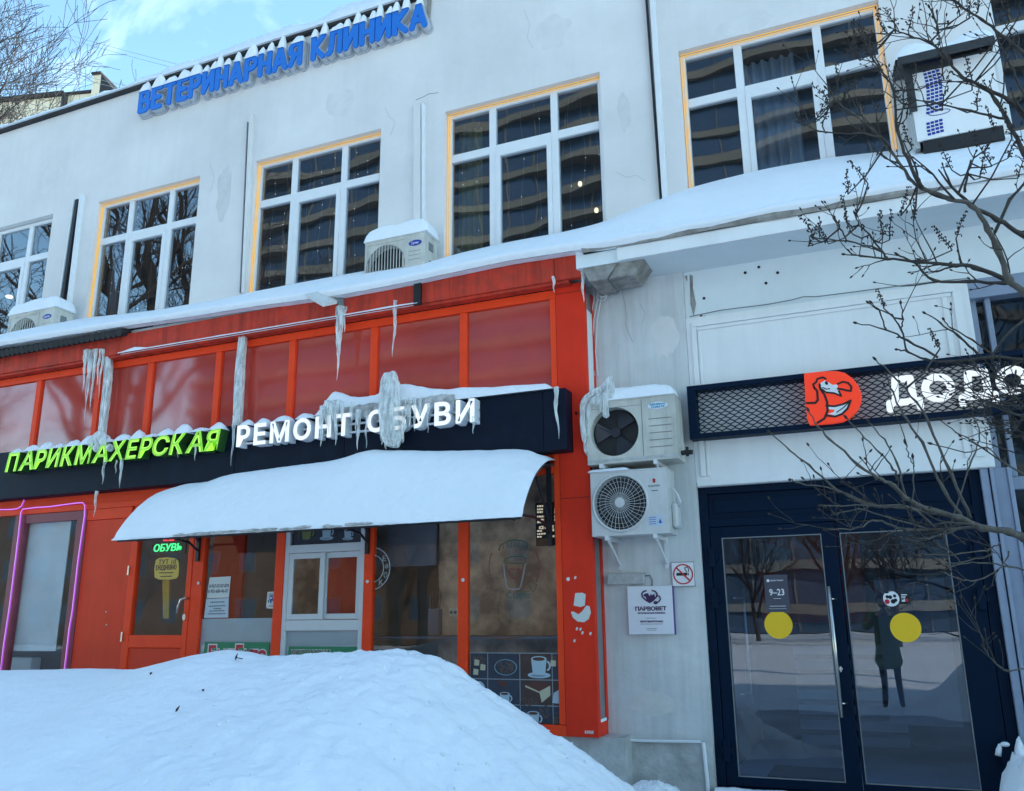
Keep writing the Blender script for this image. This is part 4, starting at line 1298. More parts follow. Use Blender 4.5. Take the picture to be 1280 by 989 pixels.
m.prism([(cx + rr * math.cos(i * math.pi / 18), cz + rr * math.sin(i * math.pi / 18)) for i in range(37)][:-1] , yn - 0.0005, yn - 0.0002) if False else None
pts = []
for i in range(36):
    a0, a1 = i * math.pi / 18, (i + 1) * math.pi / 18
    m.prism([(cx + rr * math.cos(a0), cz + rr * math.sin(a0)), (cx + rr * math.cos(a1), cz + rr * math.sin(a1)), (cx + rr * 0.87 * math.cos(a1), cz + rr * 0.87 * math.sin(a1)), (cx + rr * 0.87 * math.cos(a0), cz + rr * 0.87 * math.sin(a0))], yn - 0.003, yn + 0.0005)
m.capsule((cx - rr * 0.62, cz + rr * 0.62), (cx + rr * 0.62, cz - rr * 0.62), 0.0065, yn - 0.0036, yn + 0.0005)
m.build('prohibition_ring', 'red_ink', ns)

# stickers and plates on the entrance doors
yg = DY + 0.028
for (px, py, lab, d) in ((973, 781, 'yellow round sticker on the left entrance door below the hours plate', door_l), (1132, 784.5, 'yellow round sticker on the right entrance door', door_r)):
    m = MB(); x, z = at(px, py, yg); m.ell(x, z, 0.112, 0.112, yg - 0.001, yg + 0.0015, n=40); m.build('round_sticker', 'yellow_sticker', d)
P = lambda px, py: at(px, py, yg)
x0, z1 = P(954.5, 719); x1, z0 = P(988, 765)
hp = thing('opening_hours_plate', 'grey plate with opening hours on the glass of the left entrance door', 'plate', ((x0 + x1) / 2, yg, z0))
m = MB(); m.box(x0, x1, yg - 0.002, yg + 0.0015, z0, z1); m.build('plate', 'hours_grey', hp)
m = MB(); w, h = x1 - x0, z1 - z0
put_text(m, '9–23', x0 + w * 0.18, x0 + w * 0.82, z0 + h * 0.44, z0 + h * 0.62, yg - 0.0035, 0.003, 0.015)
m.build('hours', 'white_ink', hp)
m = MB(); put_text(m, 'ДОДО ПИЦЦА', x0 + w * 0.27, x0 + w * 0.82, z0 + h * 0.825, z0 + h * 0.865, yg - 0.0035, 0.003, 0.02)
m.ell(x0 + w * 0.17, z0 + h * 0.845, 0.012, 0.012, yg - 0.0035, yg); m.build('heading', 'white_ink', hp)
m = MB(); m.box(x0 + w * 0.34, x0 + w * 0.66, yg - 0.0035, yg, z0 + h * 0.355, z0 + h * 0.365)
for k in range(12): m.box(x0 + w * (0.16 + 0.057 * k), x0 + w * (0.205 + 0.057 * k), yg - 0.0035, yg, z0 + h * 0.15, z0 + h * 0.165)
m.box(x0 + w * 0.1, x0 + w * 0.85, yg - 0.0035, yg, z0 + h * 0.085, z0 + h * 0.092); m.build('small_print', 'white_ink', hp, kind='stuff')
x0, z1 = P(1122.5, 741.5); x1, z0 = P(1138.5, 755)
st = thing('door_sticker', 'small black sticker with round picture on the right entrance door glass', 'sticker', (x0, yg, z0))
m = MB(); m.box(x0, x1, yg - 0.001, yg + 0.001, z0, z1); m.build('label', 'black_ink', st)
cx, cz = P(1114, 748.5)
m = MB(); m.ell(cx, cz, 0.060, 0.060, yg - 0.002, yg + 0.001, n=28); m.build('disc', 'white_ink', st)
m = MB()
for u, v, r in ((0.2, -0.35, 0.3), (-0.1, 0.2, 0.25), (0.5, -0.2, 0.22), (0.45, 0.35, 0.2), (-0.45, 0.25, 0.22)): m.ell(cx + 0.06 * u, cz + 0.06 * v, 0.06 * r, 0.06 * r, yg - 0.003, yg, n=10)
m.build('disc_print', 'black_ink', st, kind='stuff')
m = MB(); m.ell(cx - 0.032, cz - 0.022, 0.019, 0.019, yg - 0.0035, yg, n=12); m.box(x0 + (x1 - x0) * 0.6, x1 - 0.015, yg - 0.003, yg, z0 + 0.018, z0 + 0.04); m.build('disc_print', 'red_ink', st, kind='stuff')
m = MB()
for k in range(3): m.box(x0 + 0.02, x1 - 0.02 - 0.012 * k, yg - 0.003, yg, z1 - 0.018 - 0.017 * k, z1 - 0.010 - 0.017 * k)
m.box(x0 + 0.02, x0 + 0.045, yg - 0.003, yg, z0 + 0.018, z0 + 0.042)
m.build('small_print', 'white_ink', st, kind='stuff')

# stickers on the red pillar
ypl = -0.302
m = MB(); m.prism([at(a, b, ypl) for a, b in ((719, 741.5), (728, 741), (732, 743), (731, 757), (726, 759), (717, 757))], ypl - 0.001, ypl + 0.001)
tag(m.build('paper_sticker', 'paper', loc=(*at(724, 750, ypl)[:1], ypl, at(724, 750, ypl)[1])), 'torn upright paper scrap stuck on the red corner pillar', 'sticker')
m = MB(); P = lambda a, b: at(a, b, ypl)
ol = [(713.5, 765), (717, 764.5), (723, 768), (728, 764), (733, 757), (737, 758), (738.5, 766), (736, 774), (730, 778), (722, 777), (716, 772)]
m.prism([P(*q) for q in ol], ypl - 0.001, ypl + 0.001)
tag(m.build('round_sticker', 'paper', loc=(*P(726, 770)[:1], ypl, P(726, 770)[1])), 'torn round white sticker lower on the red corner pillar', 'sticker')
m = MB()
for a, b in ((721, 786), (725.5, 786.5), (728, 791), (738, 792), (718, 801), (707 + 12, 722)):
    x, z = P(a, b); m.prism([(x - 0.012, z - 0.01), (x + 0.004, z - 0.014), (x + 0.013, z + 0.008), (x - 0.003, z + 0.013)], ypl - 0.001, ypl + 0.001)
m.build('paper_scrap', 'paper', pil, kind='stuff')
m = MB(); a, b = P(731, 917.5), P(741.5, 913.5)
[m.prism([(a[0] + 0.016 * k, a[1] + 0.004), (a[0] + 0.016 * k + 0.010, a[1] + 0.002 * (k % 3)), (a[0] + 0.016 * k + 0.012, b[1] - 0.004 * (k % 2)), (a[0] + 0.016 * k + 0.003, b[1])], ypl - 0.001, ypl + 0.001) for k in range(5)]; m.build('paper_mark', 'paper', pil)
#PART4
# ================================================================== NOTICES, POSTERS AND NEON IN THE SHOP WINDOWS
yw = YS + 0.014                          # film stuck on the outside of the glass
def flat(name, label, cat, px, y=yw, mt='paper', group=None, part='sheet'):
    pts = [at(a, b, y) for a, b in px]
    cx = sum(p[0] for p in pts) / len(pts); cz = min(p[1] for p in pts)
    t = thing(name, label, cat, (cx, y, cz), group)
    m = MB(); m.prism(pts, y - 0.001, y + 0.002); m.build(part, mt, t)
    return t
def wtext(t, s, a, b, y, mt, bold=0.03, name='lettering', d=0.003):
    """text between the picture points a (top left) and b (bottom right)"""
    x0, z1 = at(*a, y); x1, z0 = at(*b, y)
    m = MB(); put_text(m, s, x0, x1, z0, z1, y - 0.0028, d, bold); return m.build(name, mt, t)
def wlines(t, rows, y, mt, name='small_print', seed=1):
    rnd = random.Random(seed)
    m = MB()
    for (a, b, h) in rows:
        x0, z0 = at(*a, y); x1, z1 = at(*b, y)
        x = x0
        while x < x1:
            w = 0.010 + 0.014 * rnd.random()
            f = (x - x0) / (x1 - x0)
            z = z0 + (z1 - z0) * f
            m.box(x, min(x + w, x1), y - 0.003, y, z - h / 2, z + h / 2); x += w + 0.006
    return m.build(name, mt, t, kind='stuff')
t = flat('phone_notice', 'upper paper notice with phone numbers left of the serving window', 'notice', ((262, 722), (288.5, 720.5), (286, 747), (258.5, 748)))
wtext(t, '8-967-07-07-070', (262, 730.5), (286, 734.5), yw, 'grey_ink', 0.02); wtext(t, '8-903-600-46-07', (260.5, 737), (285, 741), yw, 'grey_ink', 0.02)
t = flat('hours_notice', 'lower bluish notice with opening hours stuck under the phone notice', 'notice', ((258, 749), (286, 747.5), (285, 772), (255, 772.5)), mt='paper_blue')
wlines(t, [((263, 753), (281, 752.5), .012), ((261, 758), (282, 757), .012), ((267, 761), (277, 760.7), .012), ((262, 764), (281, 763.4), .012), ((260, 767.5), (282, 767), .012)], yw, 'grey_ink')
t = flat('door_location_sticker', 'white rounded sticker with blue pin on the window left of the serving window', 'sticker', ((334.5, 740), (344, 739.5), (345, 742), (343.5, 759), (341.5, 761), (333.5, 760.5), (332.8, 758)))
m = MB(); x, z = at(338.8, 749, yw); m.ell(x, z + 0.01, 0.022, 0.026, yw - 0.003, yw); m.prism([(x - 0.016, z - 0.01), (x + 0.016, z - 0.01), (x, z - 0.05)], yw - 0.003, yw); m.build('pin', 'blue_ink', t)
m = MB(); m.ell(x, z + 0.012, 0.009, 0.011, yw - 0.0042, yw, n=12); m.build('pin_hole', 'white_ink', t)
m = MB(); m.box(x - 0.036, x - 0.02, yw - 0.003, yw, z - 0.035, z - 0.01); m.build('print', 'green_banner', t)
m = MB(); m.box(x + 0.02, x + 0.036, yw - 0.003, yw, z - 0.02, z + 0.005); m.build('print', 'red_ink', t)
wlines(t, [((336, 742.8), (342, 742.6), .01), ((336, 745), (343, 744.8), .01), ((336, 757.5), (341, 757.5), .01)], yw, 'grey_ink')
# green banners low in the windows
bl = flat('green_banner', 'green banner with red outlined letters low in the window left of the serving window', 'banner', ((256.5, 802.5), (337, 803), (335, 850), (250, 850)), mt='green_banner')
for s, a, b in (('Б', (261.5, 806.5), (270.5, 826)), ('Б', (295.5, 806), (304, 826))):
    m = MB(); x0, z1 = at(*a, yw); x1, z0 = at(*b, yw); put_text(m, s, x0 - .014, x1 + .014, z0 - .014, z1 + .014, yw - 0.0028, .003, .07); m.build('letter_outline', 'paper', bl)
    m = MB(); put_text(m, s, x0, x1, z0, z1, yw - 0.0045, .003, .04); m.build('letter', 'red_ink', bl)
for s, a, b in (('ы', (306, 812), (314, 829)), ('т', (314.5, 812.5), (321.5, 829)), ('а', (323, 812.5), (332, 829)), ('ы', (272, 812), (281, 829)), ('т', (283, 812), (292, 829))):
    m = MB(); x0, z1 = at(*a, yw); x1, z0 = at(*b, yw); put_text(m, s, x0 - .012, x1 + .012, z0 - .012, z1 + .012, yw - 0.0028, .003, .07); m.build('letter_outline', 'paper', bl)
    m = MB(); put_text(m, s, x0, x1, z0, z1, yw - 0.0045, .003, .04); m.build('letter', 'red_ink', bl)
yb_ = YS + 0.016
bs = flat('green_banner', 'green banner below the serving window with pale outlined lettering', 'banner', ((361, 808), (447, 808.5), (446, 840), (359, 840)), y=yb_, mt='green_banner')
m = MB(); x0, z1 = at(365, 812.5, yb_); x1, z0 = at(414, 823, yb_); put_text(m, 'УСТАНОВКА', x0 - .008, x1 + .008, z0 - .008, z1 + .008, yb_ - 0.0028, .003, .06); m.build('lettering_outline', 'paper', bs)
m = MB(); put_text(m, 'УСТАНОВКА', x0, x1, z0, z1, yb_ - 0.0045, .003, .02); m.build('lettering', 'coffee_brown', bs)
m = MB(); x, z = at(429, 822, yb_); m.ell(x, z - 0.02, 0.085, 0.05, yb_ - 0.004, yb_, n=24); m.build('picture', 'paper', bs)
m = MB(); m.ell(x, z - 0.02, 0.06, 0.034, yb_ - 0.006, yb_, n=24); m.build('picture', 'cup_shade', bs)

# coffee poster tiles
def cup(t, x, z, s, y, mt='cup_blue', saucer=True):
    m = MB()
    if saucer: m.ell(x, z - 0.48 * s, 0.62 * s, 0.15 * s, y - 0.003, y, n=24)
    m.prism([(x - 0.42 * s, z + 0.32 * s), (x + 0.42 * s, z + 0.32 * s), (x + 0.34 * s, z - 0.40 * s), (x + 0.2 * s, z - 0.46 * s), (x - 0.2 * s, z - 0.46 * s), (x - 0.34 * s, z - 0.40 * s)], y - 0.0045, y)
    m.ell(x, z + 0.32 * s, 0.42 * s, 0.13 * s, y - 0.0055, y, n=20)
    for k in range(5):
        a0, a1 = -1.2 + k * 0.48, -1.2 + (k + 1) * 0.48
        m.capsule((x + 0.40 * s + 0.2 * s * math.cos(a0), z - 0.02 * s + 0.22 * s * math.sin(a0)), (x + 0.40 * s + 0.2 * s * math.cos(a1), z - 0.02 * s + 0.22 * s * math.sin(a1)), 0.045 * s, y - 0.004 - 0.0002 * k, y, 0, 4)
    o = m.build('printed_cup', mt, t)
    m = MB(); m.ell(x, z + 0.31 * s, 0.34 * s, 0.09 * s, y - 0.0068, y - 0.0057, n=18); m.build('printed_coffee', 'coffee_brown' if mt != 'cup_green' else 'poster_dark', t)
    if saucer:
        m = MB(); m.ell(x - 0.05 * s, z - 0.5 * s, 0.4 * s, 0.07 * s, y - 0.0040, y - 0.0031, n=18); m.build('printed_shade', 'cup_shade', t)
def beans(t, x, z, rx, rz, y, n, seed, mt='poster_bean', sz=0.008):
    rnd = random.Random(seed); m = MB()
    for k in range(n):
        a, r = rnd.random() * 6.28, math.sqrt(rnd.random())
        m.ell(x + rx * r * math.cos(a), z + rz * r * math.sin(a), sz * (0.6 + 0.7 * rnd.random()), sz * (0.5 + 0.5 * rnd.random()), y - 0.002 - 0.0001 * (k % 18), y, n=6, a0=a)
    m.build('printed_beans', mt, t, kind='stuff')
def sugar(t, x, z, s, y):
    m = MB(); m.prism([(x - s, z - s), (x + s * 0.8, z - s * 1.1), (x + s, z + s * 0.7), (x - s * 0.8, z + s)], y - 0.004, y); m.build('printed_sugar', 'sugar', t)
cols_px = [(584.8, 609.5), (609.5, 650.5), (650.5, 690.5), (690.5, 706)]
rows_py = [(816, 849), (849, 881.5), (881.5, 913)]
yt = YS + 0.017
px_of_col = lambda v: ax(v, 850, yt)
czx = [ax(588, 850, yt), ax(609.7, 850, yt), ax(650, 850, yt), ax(690.5, 850, yt), PLX0 - 0.064]
rz = [az(650, 816.5, yt), az(650, 849.5, yt), az(650, 881.5, yt), 0.557]
tl = thing('coffee_poster', 'dark window poster of coffee cups and beans in a grid beside the red corner pillar', 'poster', (czx[2], yt, rz[3]))
for r_ in range(3):
    for c_ in range(4):
        a, b, z1, z0 = czx[c_] + 0.004, czx[c_ + 1] - 0.004, rz[r_] - 0.004, rz[r_ + 1] + 0.004
        m = MB(); m.box(a, b, yt - 0.001, yt + 0.001, z0, z1); tile = m.build('poster_tile', 'poster_brown' if (r_, c_) in ((0, 2), (1, 3), (1, 2)) else 'poster_dark', tl)
        x, z, y = (a + b) / 2, (z0 + z1) / 2, yt - 0.0012
        w, h = b - a, z1 - z0
        if (r_, c_) in ((0, 2),): cup(tile, x + 0.03, z + 0.01, 0.17, y)
        if (r_, c_) == (1, 0):
            m = MB(); m.ell(x + 0.0, z, w * 0.40, h * 0.42, y - 0.003, y, n=24); m.build('printed_cup', 'cup_blue', tile)
            m = MB(); m.ell(x - 0.01, z, w * 0.27, h * 0.30, y - 0.005, y - 0.0031, n=24); m.build('printed_coffee', 'cup_green', tile)
        if (r_, c_) == (1, 1): cup(tile, x + 0.01, z - 0.05, 0.11, y); beans(tile, x - 0.02, z + 0.07, 0.05, 0.03, y, 14, 4, 'coffee_brown', 0.014)
        if (r_, c_) == (1, 2):
            m = MB(); m.prism([(x - 0.10, z + 0.06), (x + 0.02, z + 0.10), (x + 0.13, z + 0.06), (x + 0.03, z + 0.01)], y - 0.003, y); m.build('printed_box', 'coffee_brown', tile)
            m = MB(); m.prism([(x + 0.03, z + 0.01), (x + 0.13, z + 0.06), (x + 0.13, z - 0.02), (x + 0.05, z - 0.08)], y - 0.0035, y); m.prism([(x - 0.10, z + 0.06), (x + 0.03, z + 0.01), (x + 0.03, z - 0.002), (x - 0.10, z + 0.045)], y - 0.0035, y); m.build('printed_box', 'sugar', tile)
            beans(tile, x - 0.08, z - 0.08, 0.09, 0.035, y, 50, 5)
        if (r_, c_) == (0, 1): beans(tile, x + 0.02, z - 0.01, 0.085, 0.05, y, 90, 6); m = MB(); m.ring(x + 0.02, z - 0.01, y - 0.003, 0.105, 0.004, 24, 4, sz=0.62); m.build('printed_bowl', 'cup_shade', tile)
        if (r_, c_) in ((0, 0), (0, 3)):
            beans(tile, x, z + 0.05, w * 0.42, 0.045, y, 50, 7)
            for q in ((-0.02, 0.03), (-0.03, -0.05), (0.04, -0.01))[:3 if c_ == 0 else 1]: sugar(tile, x + q[0], z + q[1], 0.026, y - 0.001)
        if (r_, c_) == (1, 3): 
            m = MB(); m.prism([(b - 0.001, z + 0.03), (b - 0.05, z + 0.0), (b - 0.065, z - 0.08), (b - 0.001, z - 0.085)], y - 0.003, y); m.build('printed_cup', 'cup_blue', tile)
        if (r_, c_) == (2, 2): cup(tile, x - 0.03, z - 0.03, 0.13, y); beans(tile, x + 0.07, z + 0.02, 0.05, 0.06, y, 60, 8)
        if (r_, c_) == (2, 3): beans(tile, x, z - 0.03, w * 0.42, 0.05, y, 60, 9)
        if (r_, c_) == (2, 1): beans(tile, x - 0.03, z + 0.03, 0.06, 0.05, y, 40, 10, 'cup_green', 0.014); sugar(tile, x + 0.11, z + 0.02, 0.02, y)
m = MB()
for v in czx[1:4]: m.box(v - 0.0035, v + 0.0035, yt - 0.0005, yt + 0.001, rz[3], rz[0])
for v in rz[:3]: m.box(czx[0], czx[4], yt - 0.0008, yt + 0.0008, v - 0.0035, v + 0.0035)
m.build('grid_line', 'poster_line', tl)
# poster above the serving window
yu = YS + 0.030
t = thing('coffee_poster', 'strip of coffee pictures behind the top pane of the serving window', 'poster', ((sv0 + sv1) / 2, yu, svz))
zt0, zt1 = svz, HZ0 - 0.052
for r_ in range(2):
    for c_ in range(3):
        a, b = sv0 + (sv1 - sv0) * c_ / 3 + 0.003, sv0 + (sv1 - sv0) * (c_ + 1) / 3 - 0.003
        z0, z1 = zt0 + (zt1 - zt0) * (1 - r_) / 2 * 1.0 + (0.003), zt0 + (zt1 - zt0) * (2 - r_) / 2 - 0.003
        m = MB(); m.box(a, b, yu - 0.001, yu + 0.002, z0, z1); tile = m.build('poster_tile', 'poster_dark', t)
        x, z = (a + b) / 2, (z0 + z1) / 2
        if r_ == 1 and c_ == 1: cup(tile, x, z, 0.13, yu - 0.0012)
        elif r_ == 1 and c_ == 2: cup(tile, x - 0.03, z - 0.03, 0.10, yu - 0.0012); beans(tile, x + 0.1, z + 0.03, 0.05, 0.05, yu - 0.001, 30, 3)
        elif r_ == 1: cup(tile, x + 0.04, z - 0.0, 0.14, yu - 0.0012, 'cup_green', False); beans(tile, x - 0.08, z, 0.05, 0.06, yu - 0.001, 30, 2)
        else: beans(tile, x, z, 0.1, 0.06, yu - 0.001, 40, 12 + c_); (cup(tile, x, z - 0.03, 0.11, yu - 0.0012) if c_ == 1 else None)
# wall menu inside the cafe
ym = 0.185
t = thing('menu_board', 'black cafe menu board with cream lettering on the brown wall', 'menu', (ax(684, 680, ym), ym, az(684, 682, ym)))
x0, x1, z1, z0 = ax(669.5, 660, ym), ax(699, 660, ym), az(684, 628, ym), az(684, 682, ym)
m = MB(); m.box(x0, x1, ym, ym + 0.02, z0, z1); m.build('board', 'black_ink', t, bevel=0.004)
m = MB(); m.box(ax(698.5, 660, ym) + 0.004, ax(704, 660, ym), ym + 0.004, ym + 0.02, az(684, 690, ym), az(684, 640, ym)); m.build('lit_side', 'cream_lit', t)
m = MB(); put_text(m, 'ICE КОФЕ', ax(674, 659, ym), ax(692.5, 659, ym), az(683, 661.5, ym), az(683, 657, ym), ym - 0.004, 0.004, 0.03); m.build('heading', 'cream_lit', t)
wlines(t, [((671.5, y_), (678 + (y_ % 4), y_ - .3), .016) for y_ in (633, 637, 640.5, 646, 650, 653)] + [((686, y_), (690, y_ - .2), .018) for y_ in (633, 637, 640.5, 646, 650, 653)] + [((693, y_), (697, y_ - .2), .018) for y_ in (637, 640.5, 646, 650)]
       + [((671.5, 664), (677.5, 663.6), .014), ((671.5, 667.8), (682, 667), .014), ((671.5, 671.3), (677, 671), .014), ((690, 663), (693, 662.8), .018), ((690, 670.5), (693.5, 670.3), .018)], ym, 'cream_lit')
# unlit coffee-cup neon in the cafe window
yn_ = 0.02
t = thing('neon_cup_sign', 'unlit neon outline of a takeaway cup with green letters hanging in the cafe window', 'neon sign', (ax(645, 740, yn_), yn_, az(645, 750, yn_)))
zz = lambda q: at3(570 + q[0] * 150 / 927, 620 + q[1] * 160 / 989, yn_)
def neon(name, pts, mt, r=0.006, par=None): m = MB(); m.tube([zz(p) for p in pts], r, 6); return m.build(name, mt, par or t, smooth=True)
neon('cup_tube', [(368, 515), (375, 600), (388, 690), (400, 715), (440, 722), (490, 718), (503, 690), (522, 600), (537, 518)], 'tube_white', 0.008)
neon('lid_tube', [(368, 515), (380, 485), (420, 470), (500, 466), (540, 480), (537, 518), (490, 522), (368, 515)], 'tube_green')
neon('top_tube', [(330, 420), (345, 380), (400, 350), (450, 340), (520, 350), (570, 385), (580, 425)], 'tube_green')
for k in range(9):
    a = 335 + k * 29; neon('spoke_tube', [(a, 425 - 30 * math.sin(k / 8 * 3.14)), (a + 6, 395 - 45 * math.sin(k / 8 * 3.14))], 'tube_green', 0.004)
neon('arc_tube', [(618, 440), (640, 500), (646, 560), (638, 620), (620, 665)], 'tube_pink')
neon('arc_tube', [(275, 440), (258, 500), (255, 560), (262, 610), (285, 665)], 'tube_pink', 0.005)
neon('heart_tube', [(450, 570), (425, 560), (405, 580), (420, 620), (450, 645), (485, 620), (500, 585), (485, 560), (455, 572)], 'tube_pink')
for s, a, b in (('C', 385, 430), ('O', 440, 485), ('F', 495, 520)): 
    m = MB(); p, q = zz((a, 790)), zz((b, 740)); put_text(m, s, p.x, q.x, p.z, q.z, yn_, .006, -0.01); m.build('letter', 'tube_green', t)
m = MB(); p, q = zz((530, 785)), zz((575, 735)); put_text(m, 'E', p.x, q.x, p.z, q.z, yn_, .006, -0.01); m.build('letter', 'tube_green', t)
neon('check_tube', [(560, 690), (600, 740), (625, 690), (600, 665)], 'tube_green')
# round neon ring lettered sign in the window beside the serving window
t = thing('ring_window_sign', 'round outline emblem on the glass right of the serving window', 'window sign', (ax(468, 705, yw), yw, az(468, 740, yw)))
c = at(463, 711, yw)
for rr, r2 in ((0.20, 0.005), (0.13, 0.004)):
    m = MB(); m.ring(c[0] + 0.02, c[1], yw - 0.004, rr, r2, 24, 4, a0=-1.35, a1=1.35); m.build('ring', 'tube_white', t)
for k, s in enumerate('КОФЕ'):
    a = -0.9 + 0.5 * k; x, z = c[0] + 0.02 + 0.165 * math.cos(a), c[1] + 0.165 * math.sin(a)
    m = MB(); put_text(m, s, x - 0.02, x + 0.02, z - 0.026, z + 0.026, yw - 0.004, .003, 0); m.build('letter', 'tube_white', t)
# green LED shoe sign and yellow hours sticker on the red door
yd = YS + 0.03
t = thing('led_sign', 'lit green shoe sign with a red figure behind the glass of the red door', 'led sign', (ax(209, 690, yd), yd, az(209, 692, yd)))
x0, x1, z0, z1 = ax(189, 684, yd), ax(231, 684, yd), az(210, 693, yd), az(210, 664, yd)
m = MB(); m.box(x0, x1, yd + 0.012, yd + 0.03, z0, z1); m.build('panel', 'black_ink', t)
m = MB(); a = at(191.5, 690, yd); b = at(227, 678.5, yd); put_text(m, 'ОБУВЬ', a[0], b[0], a[1] - 0.0, b[1], yd + 0.002, .008, 0.012, 0.12); m.build('lettering', 'neon_green', t)
zz2 = lambda q: at3(150 + q[0] * 150 / 742, 650 + q[1] * 200 / 989, yd)
m = MB()
for pl in (((268, 125), (272, 100), (300, 95)), ((275, 125), (300, 112), (315, 125), (334, 122), (310, 108), (298, 98)), ((268, 128), (334, 127))): m.tube([zz2(p) for p in pl], 0.006, 5)
m.build('figure', 'neon_red', t)
zy = lambda q: (150 + q[0] * 150 / 742, 650 + q[1] * 200 / 989)
yy = YS + 0.010
ol = [(222, 250), (240, 236), (290, 230), (340, 238), (362, 252), (366, 300), (362, 345), (350, 362), (300, 370), (240, 368), (215, 355), (212, 300)]
t = flat('daily_sticker', 'yellow rounded daily sticker on the glass of the red door', 'sticker', [zy(q) for q in ol], y=yy, mt='yellow_old')
wtext(t, 'ЕЖЕДНЕВНО', zy((224, 280)), zy((348, 312)), yy, 'coffee_brown', 0.03)
wtext(t, 'ТУТ 10 ЧИНЯТ'[:6], zy((240, 246)), zy((345, 272)), yy, 'coffee_brown', 0.01)
wlines(t, [(zy((245, 328)), zy((330, 326)), .012), (zy((250, 350)), zy((320, 348)), .012)], yy, 'coffee_brown')
m = MB(); m.prism([at(*zy(q), YS + 0.2) for q in ((262, 372), (304, 372), (300, 610), (266, 610))], YS + 0.2, YS + 0.22)
tag(m.build('yellow_post', 'yellow_old', loc=(*at(*zy((283, 610)), YS + 0.2)[:1], YS + 0.2, at(*zy((283, 610)), YS + 0.2)[1])), 'upright yellow strip standing inside the red door below its sticker', 'post')
# pink neon tubing round the left window
def neon_rope(label, pts):
    t = thing('neon_tube', label, 'neon tube', tuple(at3(*pts[-1], YS - 0.03)))
    q = [at3(a, b, YS - 0.032) for a, b in pts]
    m = MB(); m.tube(q, 0.0095, 8); m.build('glow_tube', 'neon_pink', t, smooth=True)
    m = MB(); m.tube([p + Vector((0, -0.0075, 0)) for p in q], 0.0038, 6); m.build('bright_core', 'neon_core', t, smooth=True)
neon_rope('glowing pink neon tube framing the window left of the red wall panel', [(1, 840), (5, 806), (12, 760), (19, 705), (23.5, 668), (26.5, 641), (28.5, 636.5), (45, 634.5), (62, 633.5), (80, 631), (97, 628.8), (104, 628.5), (106.5, 632), (106, 645), (103, 665), (98, 700), (94.5, 730), (90.5, 765), (87, 785), (83.5, 815), (80.5, 840)])
neon_rope('short glowing pink neon tube at the left edge over the leftmost window', [(-30, 640), (0, 637.2), (14, 637), (22, 636), (27, 633), (30, 627), (31, 620)])

# ================================================================== AWNING
YA0, YA1 = -0.30, -1.16
AX0, AX1 = -6.93, -2.60
ZAf, ZAb = 2.245, 2.80
aw = thing('awning', 'curved black framed awning buried under deep snow above the serving window', 'awning', (-4.8, YS, 2.2))
def aprof(t, lift=0.0):
    """t 0 at the wall, 1 at the front edge"""
    return (YA0 + (YA1 - YA0) * t, ZAf + (ZAb - ZAf) * (1 - t ** 2.3))
m = MB()
N = 16
pr = [aprof(i / N) for i in range(N + 1)]
vs, fs = [], []
for x in (AX0, AX1):
    for (y, z) in pr: vs.append((x, y + 0.02, z - 0.022))
    for (y, z) in pr: vs.append((x, y + 0.02, z - 0.030))
n1 = 2 * (N + 1)
for i in range(N):
    fs.append((i, i + 1, n1 + i + 1, n1 + i)); fs.append((N + 1 + i, n1 + N + 1 + i, n1 + N + 2 + i, N + 2 + i))
m.add(vs, fs); m.build('sheet', 'grey_metal', aw, smooth=True)
m = MB(); m.tube([(AX0, YA1 + 0.02, ZAf - 0.03), (AX1, YA1 + 0.02, ZAf - 0.03)], 0.012, 8); m.build('front_rail', 'black_metal', aw)
for xb in (AX1 - 0.06, ax(461, 690, YS), ax(250, 690, YS)):
    m = MB(); m.tube([(xb, y + 0.02, z - 0.045) for y, z in pr], 0.012, 6); b = m.build('bracket', 'black_metal', aw)
    m = MB(); m.box(xb - 0.02, xb + 0.02, YS - 0.045, YS - 0.018, 2.05, 2.80); m.build('wall_bar', 'black_metal', b)
    m = MB(); m.tube([(xb, YS - 0.03, 2.25), (xb, -0.62, 2.62)], 0.014, 6); m.build('strut', 'black_metal', b)
    m = MB(); m.tube([(xb, YS - 0.03, 2.16), (xb, -0.45, 2.24), (xb, -0.70, 2.27), (xb, -0.95, 2.26), (xb, YA1, ZAf)], 0.012, 6); m.build('curved_arm', 'black_metal', b)
# snow on the awning, thickness follows the measured outline
top_px = [(262, 600), (280, 592), (295, 588.5), (340, 582.5), (385, 576.5), (420, 572.5), (445, 565), (465, 557.5), (485, 558), (520, 559.5), (560, 560), (600, 559), (640, 557.5), (672, 560), (690, 566), (699, 575)]
tab = []
for a, b in top_px:
    x, z = at(a, b, -0.52); tab.append((x, z))
tab = [(-8.2, 2.75)] + tab
m = MB()
def asnow(u, v):
    x = AX0 - 0.03 + (AX1 + 0.05 - AX0) * u
    t = 1 - v
    y, z = aprof(min(1, t))
    e = min(1.0, (1 - u) * 26, u * 14 + 0.12) ** 0.6
    zt_ = smooth_table(tab, x, 0.12)
    k = math.cos(t * math.pi / 2)
    lift = (zt_ - ZAb) * (0.25 + 0.75 * (1 - abs(v - 0.72) / 0.72) if v < 0.72 else 1 - 0.6 * (v - 0.72) / 0.28)
    lift = max(0.075, lift) * e * min(1, 0.55 + v * 1.2)
    ny = -math.sin(t * math.pi / 2)
    n_ = 0.014 * fb(x * 2.2, t * 3, 2) + 0.006 * fb(x * 9, t * 9, 8)
    return (x, y + ny * (lift * 0.55 + n_), z + 0.004 + lift * (0.25 + 0.75 * k) + n_ * k - (0.03 * (t > 0.99)))
m.grid(asnow, 140, 26)
m.grid(lambda u, v: (AX0 - 0.03 + (AX1 + 0.05 - AX0) * u, YA1 - 0.035 + 0.035 * v, ZAf - 0.028 - 0.010 * max(0, fb(u * 50, 3, 1)) + 0.03 * v), 140, 2, flip=True)
